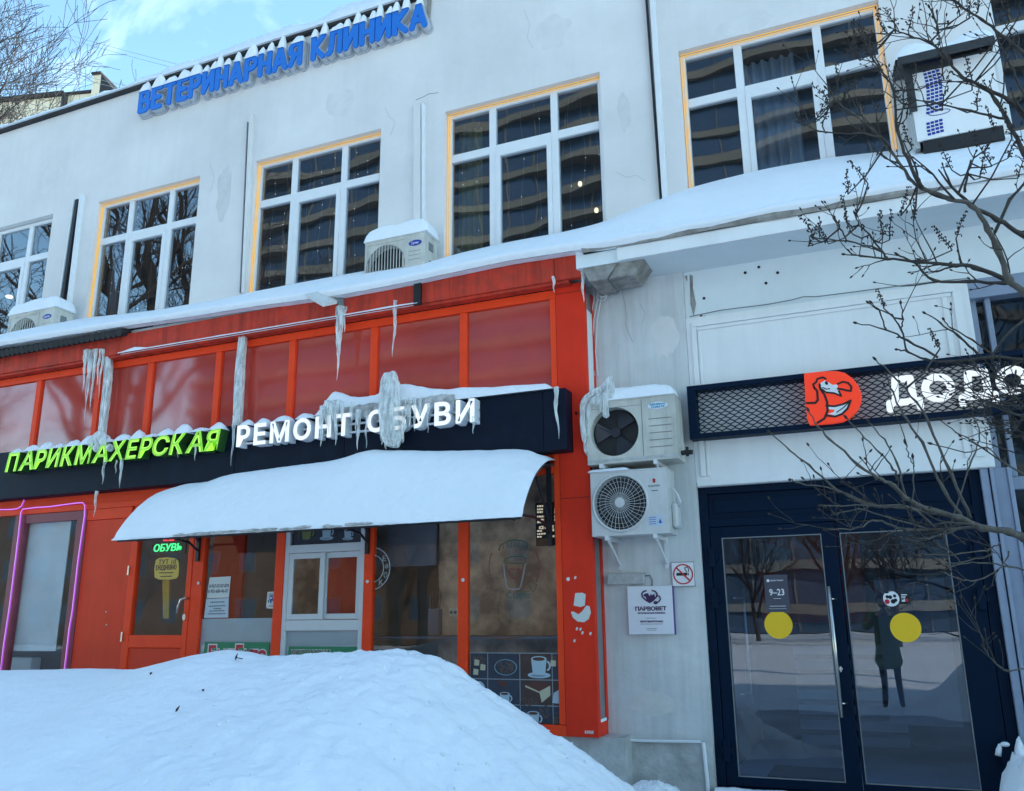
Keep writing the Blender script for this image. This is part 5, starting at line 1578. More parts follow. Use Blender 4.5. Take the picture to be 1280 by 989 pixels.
tag(m.build('snow_blanket', 'snow', loc=(-4.8, -0.7, ZAf), smooth=True, fix=True), 'deep smooth snow blanket lying on the curved awning', 'snow')
m = MB()
rnd = random.Random(5)
for k in range(70):
    x = -6.2 + 3.3 * rnd.random()
    if not (-6.1 < x < -4.0): continue
    m.ball((x, YA1 - 0.030, ZAf - 0.018 + 0.014 * rnd.random()), 0.09 * rnd.random() + 0.03, 0.016, 0.008 + 0.006 * rnd.random(), nu=7, nv=3)
m.build('dirty_ice_rim', 'dirty_snow', aw, kind='stuff')
#PART5
# ================================================================== AIR CONDITIONERS
def ac_unit(label, x0, x1, z0, z1, y, depth, kind, body='ac_white', group='air conditioner outdoor units'):
    t = thing('air_conditioner', label, 'air conditioner', ((x0 + x1) / 2, y + depth, z0), group)
    w, h = x1 - x0, z1 - z0
    if kind == 'blades': cx, cz, r = x0 + w * 0.315, z0 + h * 0.50, h * 0.405
    elif kind == 'radial': cx, cz, r = x0 + w * 0.385, z0 + h * 0.50, h * 0.445
    else: cx, cz, r = x0 + w * 0.36, z0 + h * 0.46, h * 0.42
    m = MB()
    m.holed(x0, x1, z0, z1, cx, cz, r, y, 0.10, 0, 0, 40)
    m.add([(x0, y, z0), (x1, y, z0), (x1, y + depth, z0), (x0, y + depth, z0), (x0, y, z1), (x1, y, z1), (x1, y + depth, z1), (x0, y + depth, z1)],
          [(0, 3, 2, 1), (4, 5, 6, 7), (1, 2, 6, 5), (2, 3, 7, 6), (3, 0, 4, 7)])
    c = m.build('casing', body, t)
    m = MB(); m.box(x0 - 0.004, x1 + 0.004, y - 0.004, y + depth + 0.003, z1, z1 + 0.014); m.build('lid', body, t, bevel=0.004)
    m = MB(); m.box(x0 - 0.002, x1 + 0.002, y - 0.003, y + depth, z0 - 0.012, z0 - 0.0); m.build('base_pan', body, t, bevel=0.003)
    m = MB(); m.ell(cx, cz, r * 1.02, r * 1.02, y + 0.101, y + 0.11, n=40)
    m.build('fan_recess', 'ac_dark', t)
    for k in range(3):
        a = 0.5 + k * 2 * math.pi / 3
        m = MB(); pts = []
        for i in range(7):
            b = a + 0.95 * i / 6; pts.append((cx + r * 0.9 * math.cos(b), cz + r * 0.9 * math.sin(b)))
        pts.append((cx + r * 0.2 * math.cos(a + 0.8), cz + r * 0.2 * math.sin(a + 0.8))); pts.append((cx + r * 0.2 * math.cos(a + 0.1), cz + r * 0.2 * math.sin(a + 0.1)))
        vs = [(p[0], y + 0.05 + 0.035 * (i / 6 if i < 7 else 0.5), p[1]) for i, p in enumerate(pts)]
        n = len(pts); m.add(vs + [(v[0], v[1] + 0.006, v[2]) for v in vs], [tuple(range(n)), tuple(range(2 * n - 1, n - 1, -1))] + [(i, i + n, (i + 1) % n + n, (i + 1) % n) for i in range(n)])
        m.build('fan_blade', 'fan_blade', t)
    m = MB(); m.ell(cx, cz, r * 0.2, r * 0.2, y + 0.04, y + 0.10, n=20); m.build('fan_hub', 'fan_blade', t)
    if kind == 'radial':
        m = MB()
        for k in range(36):
            a = k * math.pi / 18; b = a + 0.12
            m.tube([(cx + r * 0.17 * math.cos(a), y - 0.014, cz + r * 0.17 * math.sin(a)), (cx + r * 0.6 * math.cos(a + 0.05), y - 0.012, cz + r * 0.6 * math.sin(a + 0.05)), (cx + r * math.cos(b), y - 0.002, cz + r * math.sin(b))], 0.0022, 4, cap=False)
        for q in (0.35, 0.55, 0.76, 0.9): m.ring(cx, cz, y - 0.012 + 0.004 * (q > 0.8), r * q, 0.0012, 36, 4)
        g = m.build('grille', body, t)
        m = MB(); m.ring(cx, cz, y - 0.004, r * 1.02, 0.012, 44, 6); m.build('grille_ring', body, t, smooth=True)
        m = MB(); m.ell(cx, cz, r * 0.18, r * 0.18, y - 0.022, y - 0.008, n=24); m.build('grille_cap', body, t, bevel=0.004)
        m = MB(); m.box(x0 + w * 0.78, x0 + w * 0.80, y - 0.002, y + 0.001, z0 + 0.02, z1 - 0.02); m.build('front_seam', body, t)
        px = x0 + w * 0.835
        m = MB(); m.add([(px - 0.014, y - 0.002, z1 - 0.105), (px, y - 0.002, z1 - 0.119), (px + 0.014, y - 0.002, z1 - 0.105), (px, y - 0.002, z1 - 0.091)], [(0, 1, 2, 3)]); m.prism([(px - 0.016, z1 - 0.09), (px, z1 - 0.106), (px + 0.016, z1 - 0.09), (px, z1 - 0.074)], y - 0.002, y + 0.001); m.build('logo_mark', 'red_ink', t)
        m = MB(); put_text(m, 'DANTEX', px - 0.05, px + 0.05, z1 - 0.148, z1 - 0.132, y - 0.002, 0.004, 0.03); m.build('logo_lettering', 'grey_ink', t)
        m = MB(); m.box(px - 0.03, px + 0.03, y - 0.002, y + 0.001, z1 - 0.185, z1 - 0.177); m.build('logo_lettering', 'grey_ink', t)
        m = MB(); m.box(px - 0.068, px + 0.06, y - 0.0015, y + 0.001, z0 + 0.05, z0 + 0.145); l = m.build('energy_label', 'paper_blue', t)
        m = MB()
        for k in range(4): m.box(px - 0.06, px + 0.0, y - 0.0025, y, z0 + 0.07 + 0.018 * k, z0 + 0.075 + 0.018 * k)
        m.prism([(px + 0.02, z0 + 0.075), (px + 0.05, z0 + 0.075), (px + 0.035, z0 + 0.115)], y - 0.0025, y); m.build('label_print', 'blue_ink', l)
        m = MB(); m.box(x1 + 0.001, x1 + 0.055, y + 0.10, y + 0.24, z0 + 0.04, z0 + 0.25); m.build('valve_cover', body, t, bevel=0.02)
        m = MB()
        for dy in (0.12, 0.15): m.tube([(x1 + 0.01, y + dy, z1 - 0.14), (x1 + 0.05, y + dy, z1 - 0.20), (x1 + 0.075, y + dy, z1 - 0.27), (x1 + 0.06, y + dy, z1 - 0.31), (x1 + 0.02, y + dy, z1 - 0.26)], 0.006, 6)
        m.build('pipe', 'white_plastic', t, smooth=True)
    if kind == 'blades':
        m = MB(); m.box(x0 + w * 0.626, x0 + w * 0.634, y - 0.001, y + 0.002, z0 + 0.03, z1 - 0.01); m.box(x0 + 0.02, x0 + w * 0.62, y - 0.001, y + 0.002, z1 - 0.055, z1 - 0.051); m.build('front_seam', 'grey_metal', t)
        m = MB()
        for k in range(5): m.box(x0 + w * 0.70, x0 + w * 0.95, y - 0.004, y + 0.001, z0 + 0.10 + 0.062 * k, z0 + 0.105 + 0.062 * k)
        m.build('vent_rib', 'grey_metal', t)
        m = MB(); m.ell(x0 + w * 0.81, z1 - 0.075, 0.088, 0.032, y - 0.002, y + 0.001, n=28); l = m.build('badge', 'plaque_white', t)
        m = MB(); put_text(m, 'GENERAL', x0 + w * 0.72, x0 + w * 0.90, z1 - 0.073, z1 - 0.054, y - 0.0035, 0.003, 0.05); put_text(m, 'CLIMATE', x0 + w * 0.735, x0 + w * 0.885, z1 - 0.097, z1 - 0.078, y - 0.0035, 0.003, 0.05); m.build('badge_lettering', 'cyan_ink', l)
        m = MB(); m.tube([(x1 + 0.005, y + 0.12, z0 + 0.05), (x1 + 0.05, y + 0.12, z0 + 0.055), (x1 + 0.10, y + 0.11, z0 + 0.05)], 0.022, 8); m.tube([(x1 + 0.055, y + 0.12, z0 + 0.10), (x1 + 0.055, y + 0.12, z0 + 0.02)], 0.014, 8); m.build('valve', 'ac_dark', t)
        m = MB(); m.box(x0 + 0.004, x1 - 0.004, y - 0.003, y + 0.001, z0 + 0.004, z0 + 0.03); m.build('rust_strip', 'old_box', t)
    if kind == 'bars':
        m = MB()
        n = 13
        gx0, gx1 = x0 + w * 0.03, x0 + w * 0.675
        for k in range(n):
            x = gx0 + (gx1 - gx0) * (k + 0.5) / n
            q = r * r - (x - cx) ** 2
            if q > 0: m.box(x - 0.0035, x + 0.0035, y - 0.012, y - 0.004, cz - math.sqrt(q), cz + math.sqrt(q))
        for a, b, c_, d in ((gx0, gx1, z1 - 0.035, z1 - 0.027), (gx0, gx0 + 0.008, z0 + 0.03, z1 - 0.035), (gx1 - 0.008, gx1, z0 + 0.03, z1 - 0.035)): m.box(a, b, y - 0.010, y - 0.001, c_, d)
        m.build('grille', body, t)
        m = MB(); m.ring(cx, cz, y - 0.003, r, 0.007, 36, 5); m.build('grille_ring', 'grey_metal', t)
        m = MB(); m.ell(x0 + w * 0.85, z1 - 0.105, 0.082, 0.034, y - 0.004, y + 0.001, n=28); l = m.build('badge', 'carrier_blue', t)
        m = MB(); put_text(m, 'Carrier', x0 + w * 0.785, x0 + w * 0.915, z1 - 0.122, z1 - 0.088, y - 0.006, 0.003, 0.0, 0.2); m.build('badge_lettering', 'white_ink', l)
        m = MB()
        for k in range(3): m.box(x0 + w * 0.74, x0 + w * 0.94, y - 0.003, y + 0.001, z1 - 0.20 - 0.05 * k, z1 - 0.197 - 0.05 * k)
        m.build('vent_rib', 'grey_metal', t)
        m = MB(); m.box(x1 - 0.001, x1 + 0.012, y + 0.10, y + 0.19, z1 - 0.17, z1 - 0.08); m.build('handle_recess', 'grey_metal', t)
        m = MB(); m.tube([(x1, y + 0.12, z1 - 0.30), (x1 + 0.03, y + 0.13, z1 - 0.31), (x1 + 0.05, y + 0.14, z1 - 0.42), (x1 + 0.02, y + 0.2, z1 - 0.5)], 0.007, 6); m.build('pipe', 'ac_dark', t)
    return t, (x0, x1, z0, z1, y, depth)
def bracket(parent, x, z, y0, y1):
    m = MB()
    m.box(x - 0.016, x + 0.016, y0 - 0.03, y1, z - 0.05, z - 0.014)
    m.tube([(x, y0 + 0.03, z - 0.05), (x, y1 - 0.004, z - 0.24)], 0.013, 5)
    m.box(x - 0.018, x + 0.018, y1 - 0.012, y1 - 0.002, z - 0.28, z - 0.03)
    m.tube([(x, y0 - 0.005, z - 0.03), (x, y0 - 0.02, z - 0.03)], 0.014, 8)
    m.build('bracket', 'white_plastic', parent)
def snow_lid(label, x0, x1, y0, y1, z, h, seed, bulge=0.02, slope=0.0, name='snow_pad'):
    m = MB()
    def fn(u, v):
        x, y = x0 - bulge + (x1 - x0 + 2 * bulge) * u, y0 - bulge + (y1 - y0 + 2 * bulge) * v
        e = (1 - abs(2 * u - 1) ** 7) * (1 - abs(2 * v - 1) ** 5)
        return (x, y, z + h * (max(0, e) ** 0.45) * (1 + 0.22 * fb(x * 4 + seed, y * 4, seed) + slope * (u - 0.5)))
    m.grid(fn, 36, 16)
    m.add([(x0 - bulge, y0 - bulge, z), (x1 + bulge, y0 - bulge, z), (x1 + bulge, y1 + bulge, z), (x0 - bulge, y1 + bulge, z)], [(3, 2, 1, 0)])
    return tag(m.build(name, 'snow', loc=((x0 + x1) / 2, (y0 + y1) / 2, z), smooth=True), label, 'snow')
yq = -0.38
u1 = ac_unit('cream air conditioner with uncovered fan and ice, upper of two on the pilaster', ax(733.5, 540, yq), ax(846, 540, yq), 2.745, 3.285, yq, 0.29, 'blades', 'ac_cream')
for q in (0.16, 0.76): bracket(u1[0], u1[1][0] + q * (u1[1][1] - u1[1][0]), 2.745, yq, 0.0)
u2 = ac_unit('white air conditioner with round radial grille, lower of two on the pilaster', ax(739, 630, yq), ax(835.5, 630, yq), az(790, 667, yq), az(790, 589, yq), yq, 0.29, 'radial', 'ac_white')
for q in (0.2, 0.82): bracket(u2[0], u2[1][0] + q * (u2[1][1] - u2[1][0]), u2[1][2], yq, 0.0)
snow_lid('snow and ice pad on top of the uncovered fan unit', u1[1][0] + 0.10, u1[1][1] - 0.03, yq, yq + 0.27, u1[1][3] + 0.013, 0.125, 3)
snow_lid('thin snow strip on top of the radial grille unit', u2[1][0], u2[1][1] - 0.35, yq, yq + 0.27, u2[1][3] + 0.013, 0.035, 9)
yc = 0.18
u3 = ac_unit('white air conditioner with blue oval badge standing in canopy snow between two windows', ax(456.5, 310, yc), ax(530.5, 300, yc), 5.02, 5.60, yc, 0.30, 'bars', 'ac_cream')
snow_lid('tall rounded snow hat on the air conditioner between two windows', u3[1][0], u3[1][1] + 0.02, yc, yc + 0.30, 5.614, 0.20, 5, 0.015)
u4 = ac_unit('white air conditioner at the left edge of the canopy below the leftmost window', ax(11, 400, yc), ax(68.5, 388, yc), 5.02, az(45, 388, yc) - 0.02, yc, 0.30, 'bars', 'ac_cream')
snow_lid('rounded snow hat on the air conditioner at the left edge', u4[1][0], u4[1][1] + 0.02, yc, yc + 0.30, u4[1][3] + 0.014, 0.20, 15, 0.02)

# boxed cabinet with a hood at the upper right
def cabinet():
    y = 0.10
    P = lambda a, b: at(a, b, y)
    x0, x1, z0, z1 = ax(1140, 130, y), ax(1246, 100, y), 5.47, 6.21
    t = thing('cabinet', 'white boxed air conditioner cabinet with dark hood and blue square pattern at upper right', 'cabinet', ((x0 + x1) / 2, YU, z0))
    m = MB(); m.box(x0, x1, y, y + 0.03, z0, z1); m.box(x1 - 0.03, x1, y + 0.031, YU, z0 - 0.0, z1)
    m.build('front_board', 'panel_paint', t, bevel=0.004)
    m = MB(); m.box(x0 - 0.02, x0 + 0.02, y + 0.032, YU, z0 - 0.05, z1 - 0.02); m.build('side_plate', 'old_box', t)
    hx0, hx1 = ax(1125, 95, -0.05), ax(1243, 50, -0.05)
    m = MB()
    m.add([(hx0, -0.06, 6.20), (hx1, -0.06, 6.20), (hx1, YU - 0.002, 6.42), (hx0, YU - 0.002, 6.42), (hx0, -0.06, 6.23), (hx1, -0.06, 6.23), (hx1, YU - 0.002, 6.45), (hx0, YU - 0.002, 6.45)],
          [(0, 3, 2, 1), (4, 5, 6, 7), (0, 1, 5, 4), (1, 2, 6, 5), (2, 3, 7, 6), (3, 0, 4, 7)])
    m.box(hx0, hx1, -0.065, -0.045, 6.16, 6.235)
    m.add([(hx1, -0.045, 6.19), (hx1, YU, 6.2), (hx1, YU, 6.42), (hx1 - 0.01, -0.045, 6.19), (hx1 - 0.01, YU, 6.2), (hx1 - 0.01, YU, 6.42)], [(0, 1, 2), (5, 4, 3), (0, 3, 4, 1), (1, 4, 5, 2), (2, 5, 3, 0)])
    m.build('hood', 'dark_metal', t)
    m = MB(); m.box(x0 + 0.02, x1 - 0.31, y - 0.02, y - 0.004, z1 - 0.075, z1 - 0.005); m.box(x0 + 0.01, x1 + 0.0, y - 0.01, y - 0.003, z1 - 0.02, z1 + 0.005); m.build('hood_flange', 'dark_metal', t)
    m = MB(); m.box(x0 - 0.03, x0 + 0.035, y - 0.03, y - 0.003, z1 - 0.45, z1 + 0.03); m.build('hood_post', 'dark_metal', t)
    m = MB(); m.box(x0 + 0.04, x1 - 0.01, y + 0.012, y + 0.3, z0 - 0.13, z0 - 0.004); m.build('gap_shade_block', 'ac_dark', t)  # black block painted in for the shade in the gap under the board
    # pattern of blue squares
    zz = lambda q: (1100 + q[0] * 180 / 890, q[1] * 200 / 989)
    rows = 21
    m0 = MB()
    pa, pb = P(*zz((250, 395))), P(*zz((300, 825)))
    for k in range(rows):
        f = k / (rows - 1)
        if k in (15, 16): continue
        xo = 0.02 * math.sin(f * 5)
        for j in range(4):
            x = pa[0] + (pb[0] - pa[0]) * f * 0.3 + j * 0.034 + xo - 0.002; z = pa[1] + (pb[1] - pa[1]) * f + j * 0.003
            m = MB(); m.box(x, x + 0.027, y - 0.003, y + 0.001, z - 0.023, z); m.build('blue_square', 'carrier_blue', t)
    m = MB()
    xq, zq = pa[0] + 0.02, pa[1] + (pb[1] - pa[1]) * 0.74
    m.ring(xq + 0.07, zq, y - 0.002, 0.085, 0.004, 20, 4, sz=0.28); m.build('blue_ellipse', 'carrier_blue', t)
    return hx0, hx1
hx0, hx1 = cabinet()
m = MB()
def fn(u, v):
    x, y = hx0 - 0.02 + (hx1 - hx0 + 0.04) * u, -0.05 + 0.64 * v
    e = (max(0, 1 - abs(2 * u - 1) ** 6) * max(0, 1 - abs(2 * v - 1) ** 6)) ** 0.5
    return (x, y, 6.225 + 0.22 * v + e * (0.12 + 0.05 * fb(x * 5, y * 3, 2) + 0.05 * math.sin(u * 9)))
m.grid(fn, 30, 12)
tag(m.build('snow_pad', 'snow', loc=((hx0 + hx1) / 2, 0.2, 6.2), smooth=True), 'lumpy snow on the dark hood of the upper right cabinet', 'snow')

# floodlight under the canopy edge
yl_ = -0.56
fl = thing('floodlight', 'flat grey floodlight tilted down from the red fascia', 'floodlight', tuple(at3(428, 378, -0.45)))
a, b, c, d = at3(381, 371, yl_ - 0.12), at3(404, 384, yl_ - 0.12), at3(422, 380, yl_ + 0.08), at3(405, 366.5, yl_ + 0.08)
up = Vector((0, 0, 0.035))
m = MB(); m.add([a, b, c, d, a + up, b + up, c + up, d + up], [(0, 3, 2, 1), (4, 5, 6, 7), (0, 1, 5, 4), (1, 2, 6, 5), (2, 3, 7, 6), (3, 0, 4, 7)]); m.build('housing', 'ac_white', fl, bevel=0.006, fix=True)
ctr = (a + b + c + d) / 4
s_ = lambda p, k=0.86: ctr + (p - ctr) * k - up * 0.06
m = MB(); q = [s_(p) for p in (a, b, c, d)]; dn = Vector((0, 0, -0.006)); m.add(q + [p + dn for p in q], [(0, 1, 2, 3), (7, 6, 5, 4), (0, 4, 5, 1), (1, 5, 6, 2), (2, 6, 7, 3), (3, 7, 4, 0)]); m.build('lens', 'dark_metal', fl, fix=True)
m = MB(); e = at3(427, 377, -0.43); m.tube([(c + d) / 2 + up * 0.5, e], 0.02, 8); m.box(e.x - 0.03, e.x + 0.03, -0.45, -0.422, e.z - 0.05, e.z + 0.04); m.build('arm', 'grey_metal', fl)

# ================================================================== SNOW ON THE BUILDING
lip = [(0, 433), (76, 421), (152, 409), (235, 397), (320, 383.5), (429, 369), (522, 351), (640, 326), (726, 313), (751, 312.5), (780, 307), (860, 291), (960, 271), (1086, 249), (1122, 242), (1213, 231), (1280, 219)]
sil = [(0, 418), (50, 407), (101, 397), (152, 392), (227, 383), (320, 365.5), (345, 358), (421, 344), (454, 338), (547, 325), (563, 318), (640, 300.5), (700, 290), (754, 277), (790, 261), (825, 246.5), (867, 232), (910, 221), (960, 209), (1036, 196), (1090, 189.5), (1122, 187), (1157, 181), (1220, 171), (1280, 161)]
SXR = 9.0
lt = sorted(at(a, b, -0.50) for a, b in lip)
st_ = sorted(at(a, b, YU) for a, b in sil)
lt = [(XL, lt[0][1])] + lt + [(SXR, lt[-1][1])]
st_ = [(XL, st_[0][1])] + st_ + [(SXR, st_[-1][1])]
m = MB()
NU, NV = 420, 22
def csnow(u, v):
    x = XL + (SXR - XL) * u
    zl = smooth_table(lt, x, 0.15)
    zs = smooth_table(st_, x, 0.22)
    right = min(1, max(0, (x + 2.3) / 0.6))
    lipn = 0.020 * fb(x * 2.5, 0.3, 1)
    if v < 0.18:
        a = v / 0.18 * math.pi / 2
        thick = 0.085 + 0.02 * fb(x * 1.7, 5, 2)
        y = -0.515 - 0.045 * math.sin(a * 2) - 0.0 + 0.03 * (1 - math.cos(a))
        z = zl + thick * math.sin(a) * 1.0 + 0.004 * fb(x * 30, 1, 3)
        return (x, y + lipn * 0.6, z)
    t = (v - 0.18) / 0.82
    z0 = zl + 0.085 + 0.02 * fb(x * 1.7, 5, 2)
    y = -0.485 + (YU + 0.02 + 0.485) * t
    sh = t ** (0.92) 
    bul = 0.05 * math.sin(math.pi * min(1, t * 1.05)) * (0.6 + 0.8 * right)
    z = z0 + (zs - z0) * sh + bul * 0.55 + 0.018 * fb(x * 1.4, t * 2.5, 4) * math.sin(math.pi * t) + 0.007 * fb(x * 3.2, t * 14, 6) * right * math.sin(math.pi * t)
    return (x, y + lipn * 0.6 * (1 - t), z)
m.grid(csnow, NU, NV)
m.grid(lambda u, v: (csnow(u, 0)[0], csnow(u, 0)[1] + (0.09) * v, csnow(u, 0)[2] - 0.004), NU, 1, flip=True)
tag(m.build('snow_blanket', 'snow', loc=(-4, 0, 4.8), smooth=True, fix=True), 'long deep snow drift lying on the canopy roof below the upper windows', 'snow')
# roof edge snow
m = MB()
rs = [(ax(q, 100, YU), h) for q, h in ((-60, .14), (60, .14), (160, .15), (190, .18), (215, .24), (260, .19), (320, .24), (350, .30), (376, .22), (398, .16), (412, .34), (440, .26), (470, .30), (500, .24), (530, .22))]
def rsn(u, v):
    x = XL + (ax(541, 0, YU) + 5 - XL) * u
    h = smooth_table(rs, x, 0.2) * (1 + 0.45 * fb(x * 2.3, 1, 7) + 0.15 * fb(x * 9, 2, 8))
    y = YU - 0.085 + 0.85 * v
    e = min(1, v / 0.14) ** 0.45
    return (x, y + 0.02 * fb(x * 5, 3, 1), ZT + 0.048 + h * e)
m.grid(rsn, 300, 8)
m.add([(XL, YU - 0.09, ZT + 0.0485), (ax(541, 0, YU) + 5, YU - 0.09, ZT + 0.0485), (ax(541, 0, YU) + 5, YU + 0.7, ZT + 0.0485), (XL, YU + 0.7, ZT + 0.0485)], [(3, 2, 1, 0)])
tag(m.build('roof_snow', 'snow_rough', loc=(-8, YU, ZT + 0.15), smooth=True), 'lumpy snow along the flat roof edge above the blue letters', 'snow')
# snow and ice on the sign board
st2 = [(398, 520, 514), (403, 498, 520), (412, 489, 515), (425, 490, 510), (440, 496, 507), (460, 497, 505), (478, 493, 503), (490, 480, 501), (503, 482, 500), (515, 482, 498), (540, 486, 499), (560, 487.5, 497), (585, 485.5, 495), (620, 484.5, 491), (660, 482.5, 487.5), (696, 480, 484)]
tt = sorted((at(a, b, -0.40)[0], at(a, b, -0.40)[1]) for a, b, c in st2)
m = MB()
def ssn(u, v):
    x = tt[0][0] + (tt[-1][0] - tt[0][0]) * u
    z1 = smooth_table(tt, x, 0.06)
    h = max(0.03, z1 - ZB1 + 0.012)
    e = (max(0.0, 1 - abs(2 * v - 1) ** 4)) ** 0.5 * min(1, u * 12, (1 - u) * 25 + 0.2)
    return (x, -0.525 + 0.235 * v, ZB1 - 0.016 + h * e * (1 + 0.12 * fb(x * 6, v * 2, 3)))
m.grid(ssn, 150, 12)
tag(m.build('snow_pad', 'snow', loc=(-3.8, -0.4, ZB1 - 0.02), smooth=True), 'uneven snow ridge on top of the navy board above the white letters', 'snow')
m = MB()
def dirty(u, v):
    x = ax(405, 505, -0.5) + (ax(570, 498, -0.5) - ax(405, 505, -0.5)) * u
    return (x, -0.532 - 0.02 * fb(x * 7, v * 3, 2), ZB1 - 0.09 + 0.02 * fb(x * 9, 1, 1) + (0.13 + 0.02 * fb(x * 5, 2, 4)) * v)
m.grid(dirty, 80, 4); m.grid(lambda u, v: (dirty(u, v)[0], dirty(u, v)[1] + 0.05, dirty(u, v)[2]), 80, 4, flip=True)
tag(m.build('ice_crust', 'dirty_snow', loc=(-4, -0.53, ZB1), smooth=True), 'grey ice crust hanging from the snow over the white letters', 'ice')
# small snow strip on the fascia trim
m = MB()
def strip(u, v):
    x = ax(150, 430, -0.43) + (ax(523, 366, -0.43) - ax(150, 430, -0.43)) * u
    h = 0.022 + 0.018 * max(0, fb(x * 2, 1, 2)) + 0.06 * max(0, 1 - abs(u - 0.06) / 0.05)*0.5
    return (x, -0.455 + 0.05 * v, FB0 - 0.006 + h * math.sin(math.pi * v) ** 0.6)
m.grid(strip, 150, 6)
tag(m.build('snow_strip', 'snow', loc=(-6, -0.43, FB0), smooth=True), 'narrow snow strip along the bottom of the red fascia', 'snow')

# ================================================================== ICICLES
def icicle_mesh(m, x, y, z, ln, r, seed, bend=0.0, flat=1.0, n=8):
    rnd = random.Random(seed)
    k = max(6, int(ln / 0.035))
    pts, rad = [], []
    for i in range(k + 1):
        t = i / k
        pts.append((x + bend * t * t + 0.006 * math.sin(9 * t + seed), y + 0.004 * math.sin(7 * t + seed * 2), z - ln * t))
        rad.append(max(0.0015, r * (1 - t) ** 0.75 * (1 + 0.16 * math.sin(i * 1.7 + seed) + 0.1 * rnd.random())))
    m.tube(pts, rad, n)
def icicle(label, px, py, y, pylen, r, seed, group='icicles on the shopfront', bend=0):
    x, z = at(px, py, y)
    ln = z - at(px, py + pylen, y)[1]
    m = MB(); icicle_mesh(m, x, y, z, ln, r, seed, bend)
    return tag(m.build('icicle', 'ice', loc=(x, y, z), smooth=True), label, 'icicle', group)
icicle('thin icicle hanging from the fascia right of the floodlight', 494.5, 376, -0.42, 70, 0.022, 3, bend=-0.02)
icicle('small icicle at the upper corner of the red pillar', 692, 346, -0.43, 20, 0.016, 5)
icicle('slim icicle on the right edge of the red pillar', 728, 338, -0.40, 40, 0.022, 6)
icicle('icicle at the right end of the navy board', 694.5, 484, -0.50, 65, 0.022, 7, bend=0.02)
icicle('long thin icicle below the green letters over the plain panel', 121, 614, -0.50, 32, 0.018, 8)
icicle('icicle hanging between the green and white lettering', 293.5, 520, -0.55, 62, 0.02, 9)
def cluster(name, label, specs, y):
    x, z = at(specs[0][0], specs[0][1], y)
    t = thing(name, label, 'ice', (x, y, z), 'ice formations on the shopfront')
    for i, (px, py, ln, r) in enumerate(specs):
        x, z = at(px, py, y)
        m = MB(); icicle_mesh(m, x, y + 0.01 * (i % 3), z, z - at(px, py + ln, y)[1], r, i * 3 + 1)
        m.build('icicle', 'ice', t, smooth=True)
    return t
cluster('icicle_cluster', 'bundle of icicles hanging under the floodlight', [(425, 383, 92, 0.032), (421.5, 383, 42, 0.022), (430, 383, 32, 0.022), (427.5, 383, 60, 0.026), (423, 383, 26, 0.03)], -0.44)
cluster('icicle_cluster', 'ragged curtain of icicles on the fascia left of the snow strip', [(109, 437, 52, 0.022), (113, 437, 66, 0.018), (117, 436, 40, 0.022), (121, 436, 78, 0.020), (125, 436, 45, 0.020), (111, 437, 30, 0.026), (106.5, 438, 18, 0.02), (115, 437, 88, 0.012), (128, 436, 60, 0.018)], -0.44)
def ice_pillar(label, pts, y, seed, name='ice_column'):
    m = MB()
    q = []
    rads = []
    for i in range(len(pts) - 1):
        (xa, ya, ra), (xb, yb__, rb) = pts[i], pts[i + 1]
        for k in range(8):
            t = k / 8
            p = at3(xa + (xb - xa) * t, ya + (yb__ - ya) * t, y)
            q.append(p + Vector((0.006 * nz3(i + t, seed), 0.006 * nz3(i + t, seed + 4), 0))); rads.append((ra + (rb - ra) * t) * (1 + 0.14 * nz3(i * 3 + t * 5, seed + 9)))
    m.tube(q, rads, 12)
    rnd = random.Random(seed)
    for k in range(4):
        j = int(len(q) * 0.1)
        o = Vector(((rnd.random() - 0.5) * rads[len(q) // 2] * 1.5, -rads[len(q) // 2] * 0.5, 0))
        m.tube([p + o for p in q[j:-2]], [r * 0.45 for r in rads[j:-2]], 7)
    return tag(m.build(name, 'ice', loc=tuple(q[-1]), smooth=True), label, 'ice', 'ice formations on the shopfront')
ice_pillar('tall pale ice column on the red glazing above the letter gap', [(305, 408, 0.035), (303, 440, 0.045), (300, 480, 0.052), (298, 530, 0.045), (296, 545, 0.015)], -0.36, 1)
ice_pillar('wide pale ice sheet on the red glazing behind the green letters', [(137, 437, 0.05), (136, 470, 0.045), (132, 510, 0.045), (128, 548, 0.04), (125, 565, 0.02)], -0.36, 2)
ice_pillar('big ice lump rising over the white letters like a frozen fountain', [(492, 464, 0.018), (491, 469, 0.05), (489, 478, 0.085), (488, 494, 0.10), (488, 515, 0.112), (490, 536, 0.105), (492, 550, 0.09), (494, 557, 0.05), (494, 560, 0.01)], -0.60, 3)
cluster('icicle_cluster', 'icicles running down over the first word of white letters', [(403, 508, 50, 0.03), (412, 503, 40, 0.032), (420, 500, 56, 0.03), (428, 502, 28, 0.022), (408, 501, 34, 0.03), (416, 500, 28, 0.032), (440, 503, 25, 0.025), (448, 512, 50, 0.025), (444.5, 515, 30, 0.016)], -0.615)
cluster('icicle_cluster', 'icicles beside the ice lump over the last white letters', [(512, 498, 36, 0.03), (518, 497, 42, 0.02), (508, 500, 26, 0.03), (477, 506, 45, 0.02), (458, 520, 40, 0.016), (524, 498, 30, 0.018), (535, 505, 36, 0.012), (591, 520, 22, 0.014), (585, 497, 24, 0.01)], -0.615)
cluster('icicle_cluster', 'ragged drips at the foot of the big ice lump', [(478, 530, 26, 0.03), (482, 538, 24, 0.035), (487, 545, 14, 0.03), (498, 540, 20, 0.035), (503, 530, 24, 0.03), (475, 515, 30, 0.025), (505, 512, 26, 0.03)], -0.63)
cluster('icicle_cluster', 'icicles dripping from the green letters', [(131, 575, 30, 0.02), (152, 573, 37, 0.02), (144, 575, 16, 0.012), (245, 556, 20, 0.012), (222, 560, 12, 0.01)], -0.60)
m = MB(); 
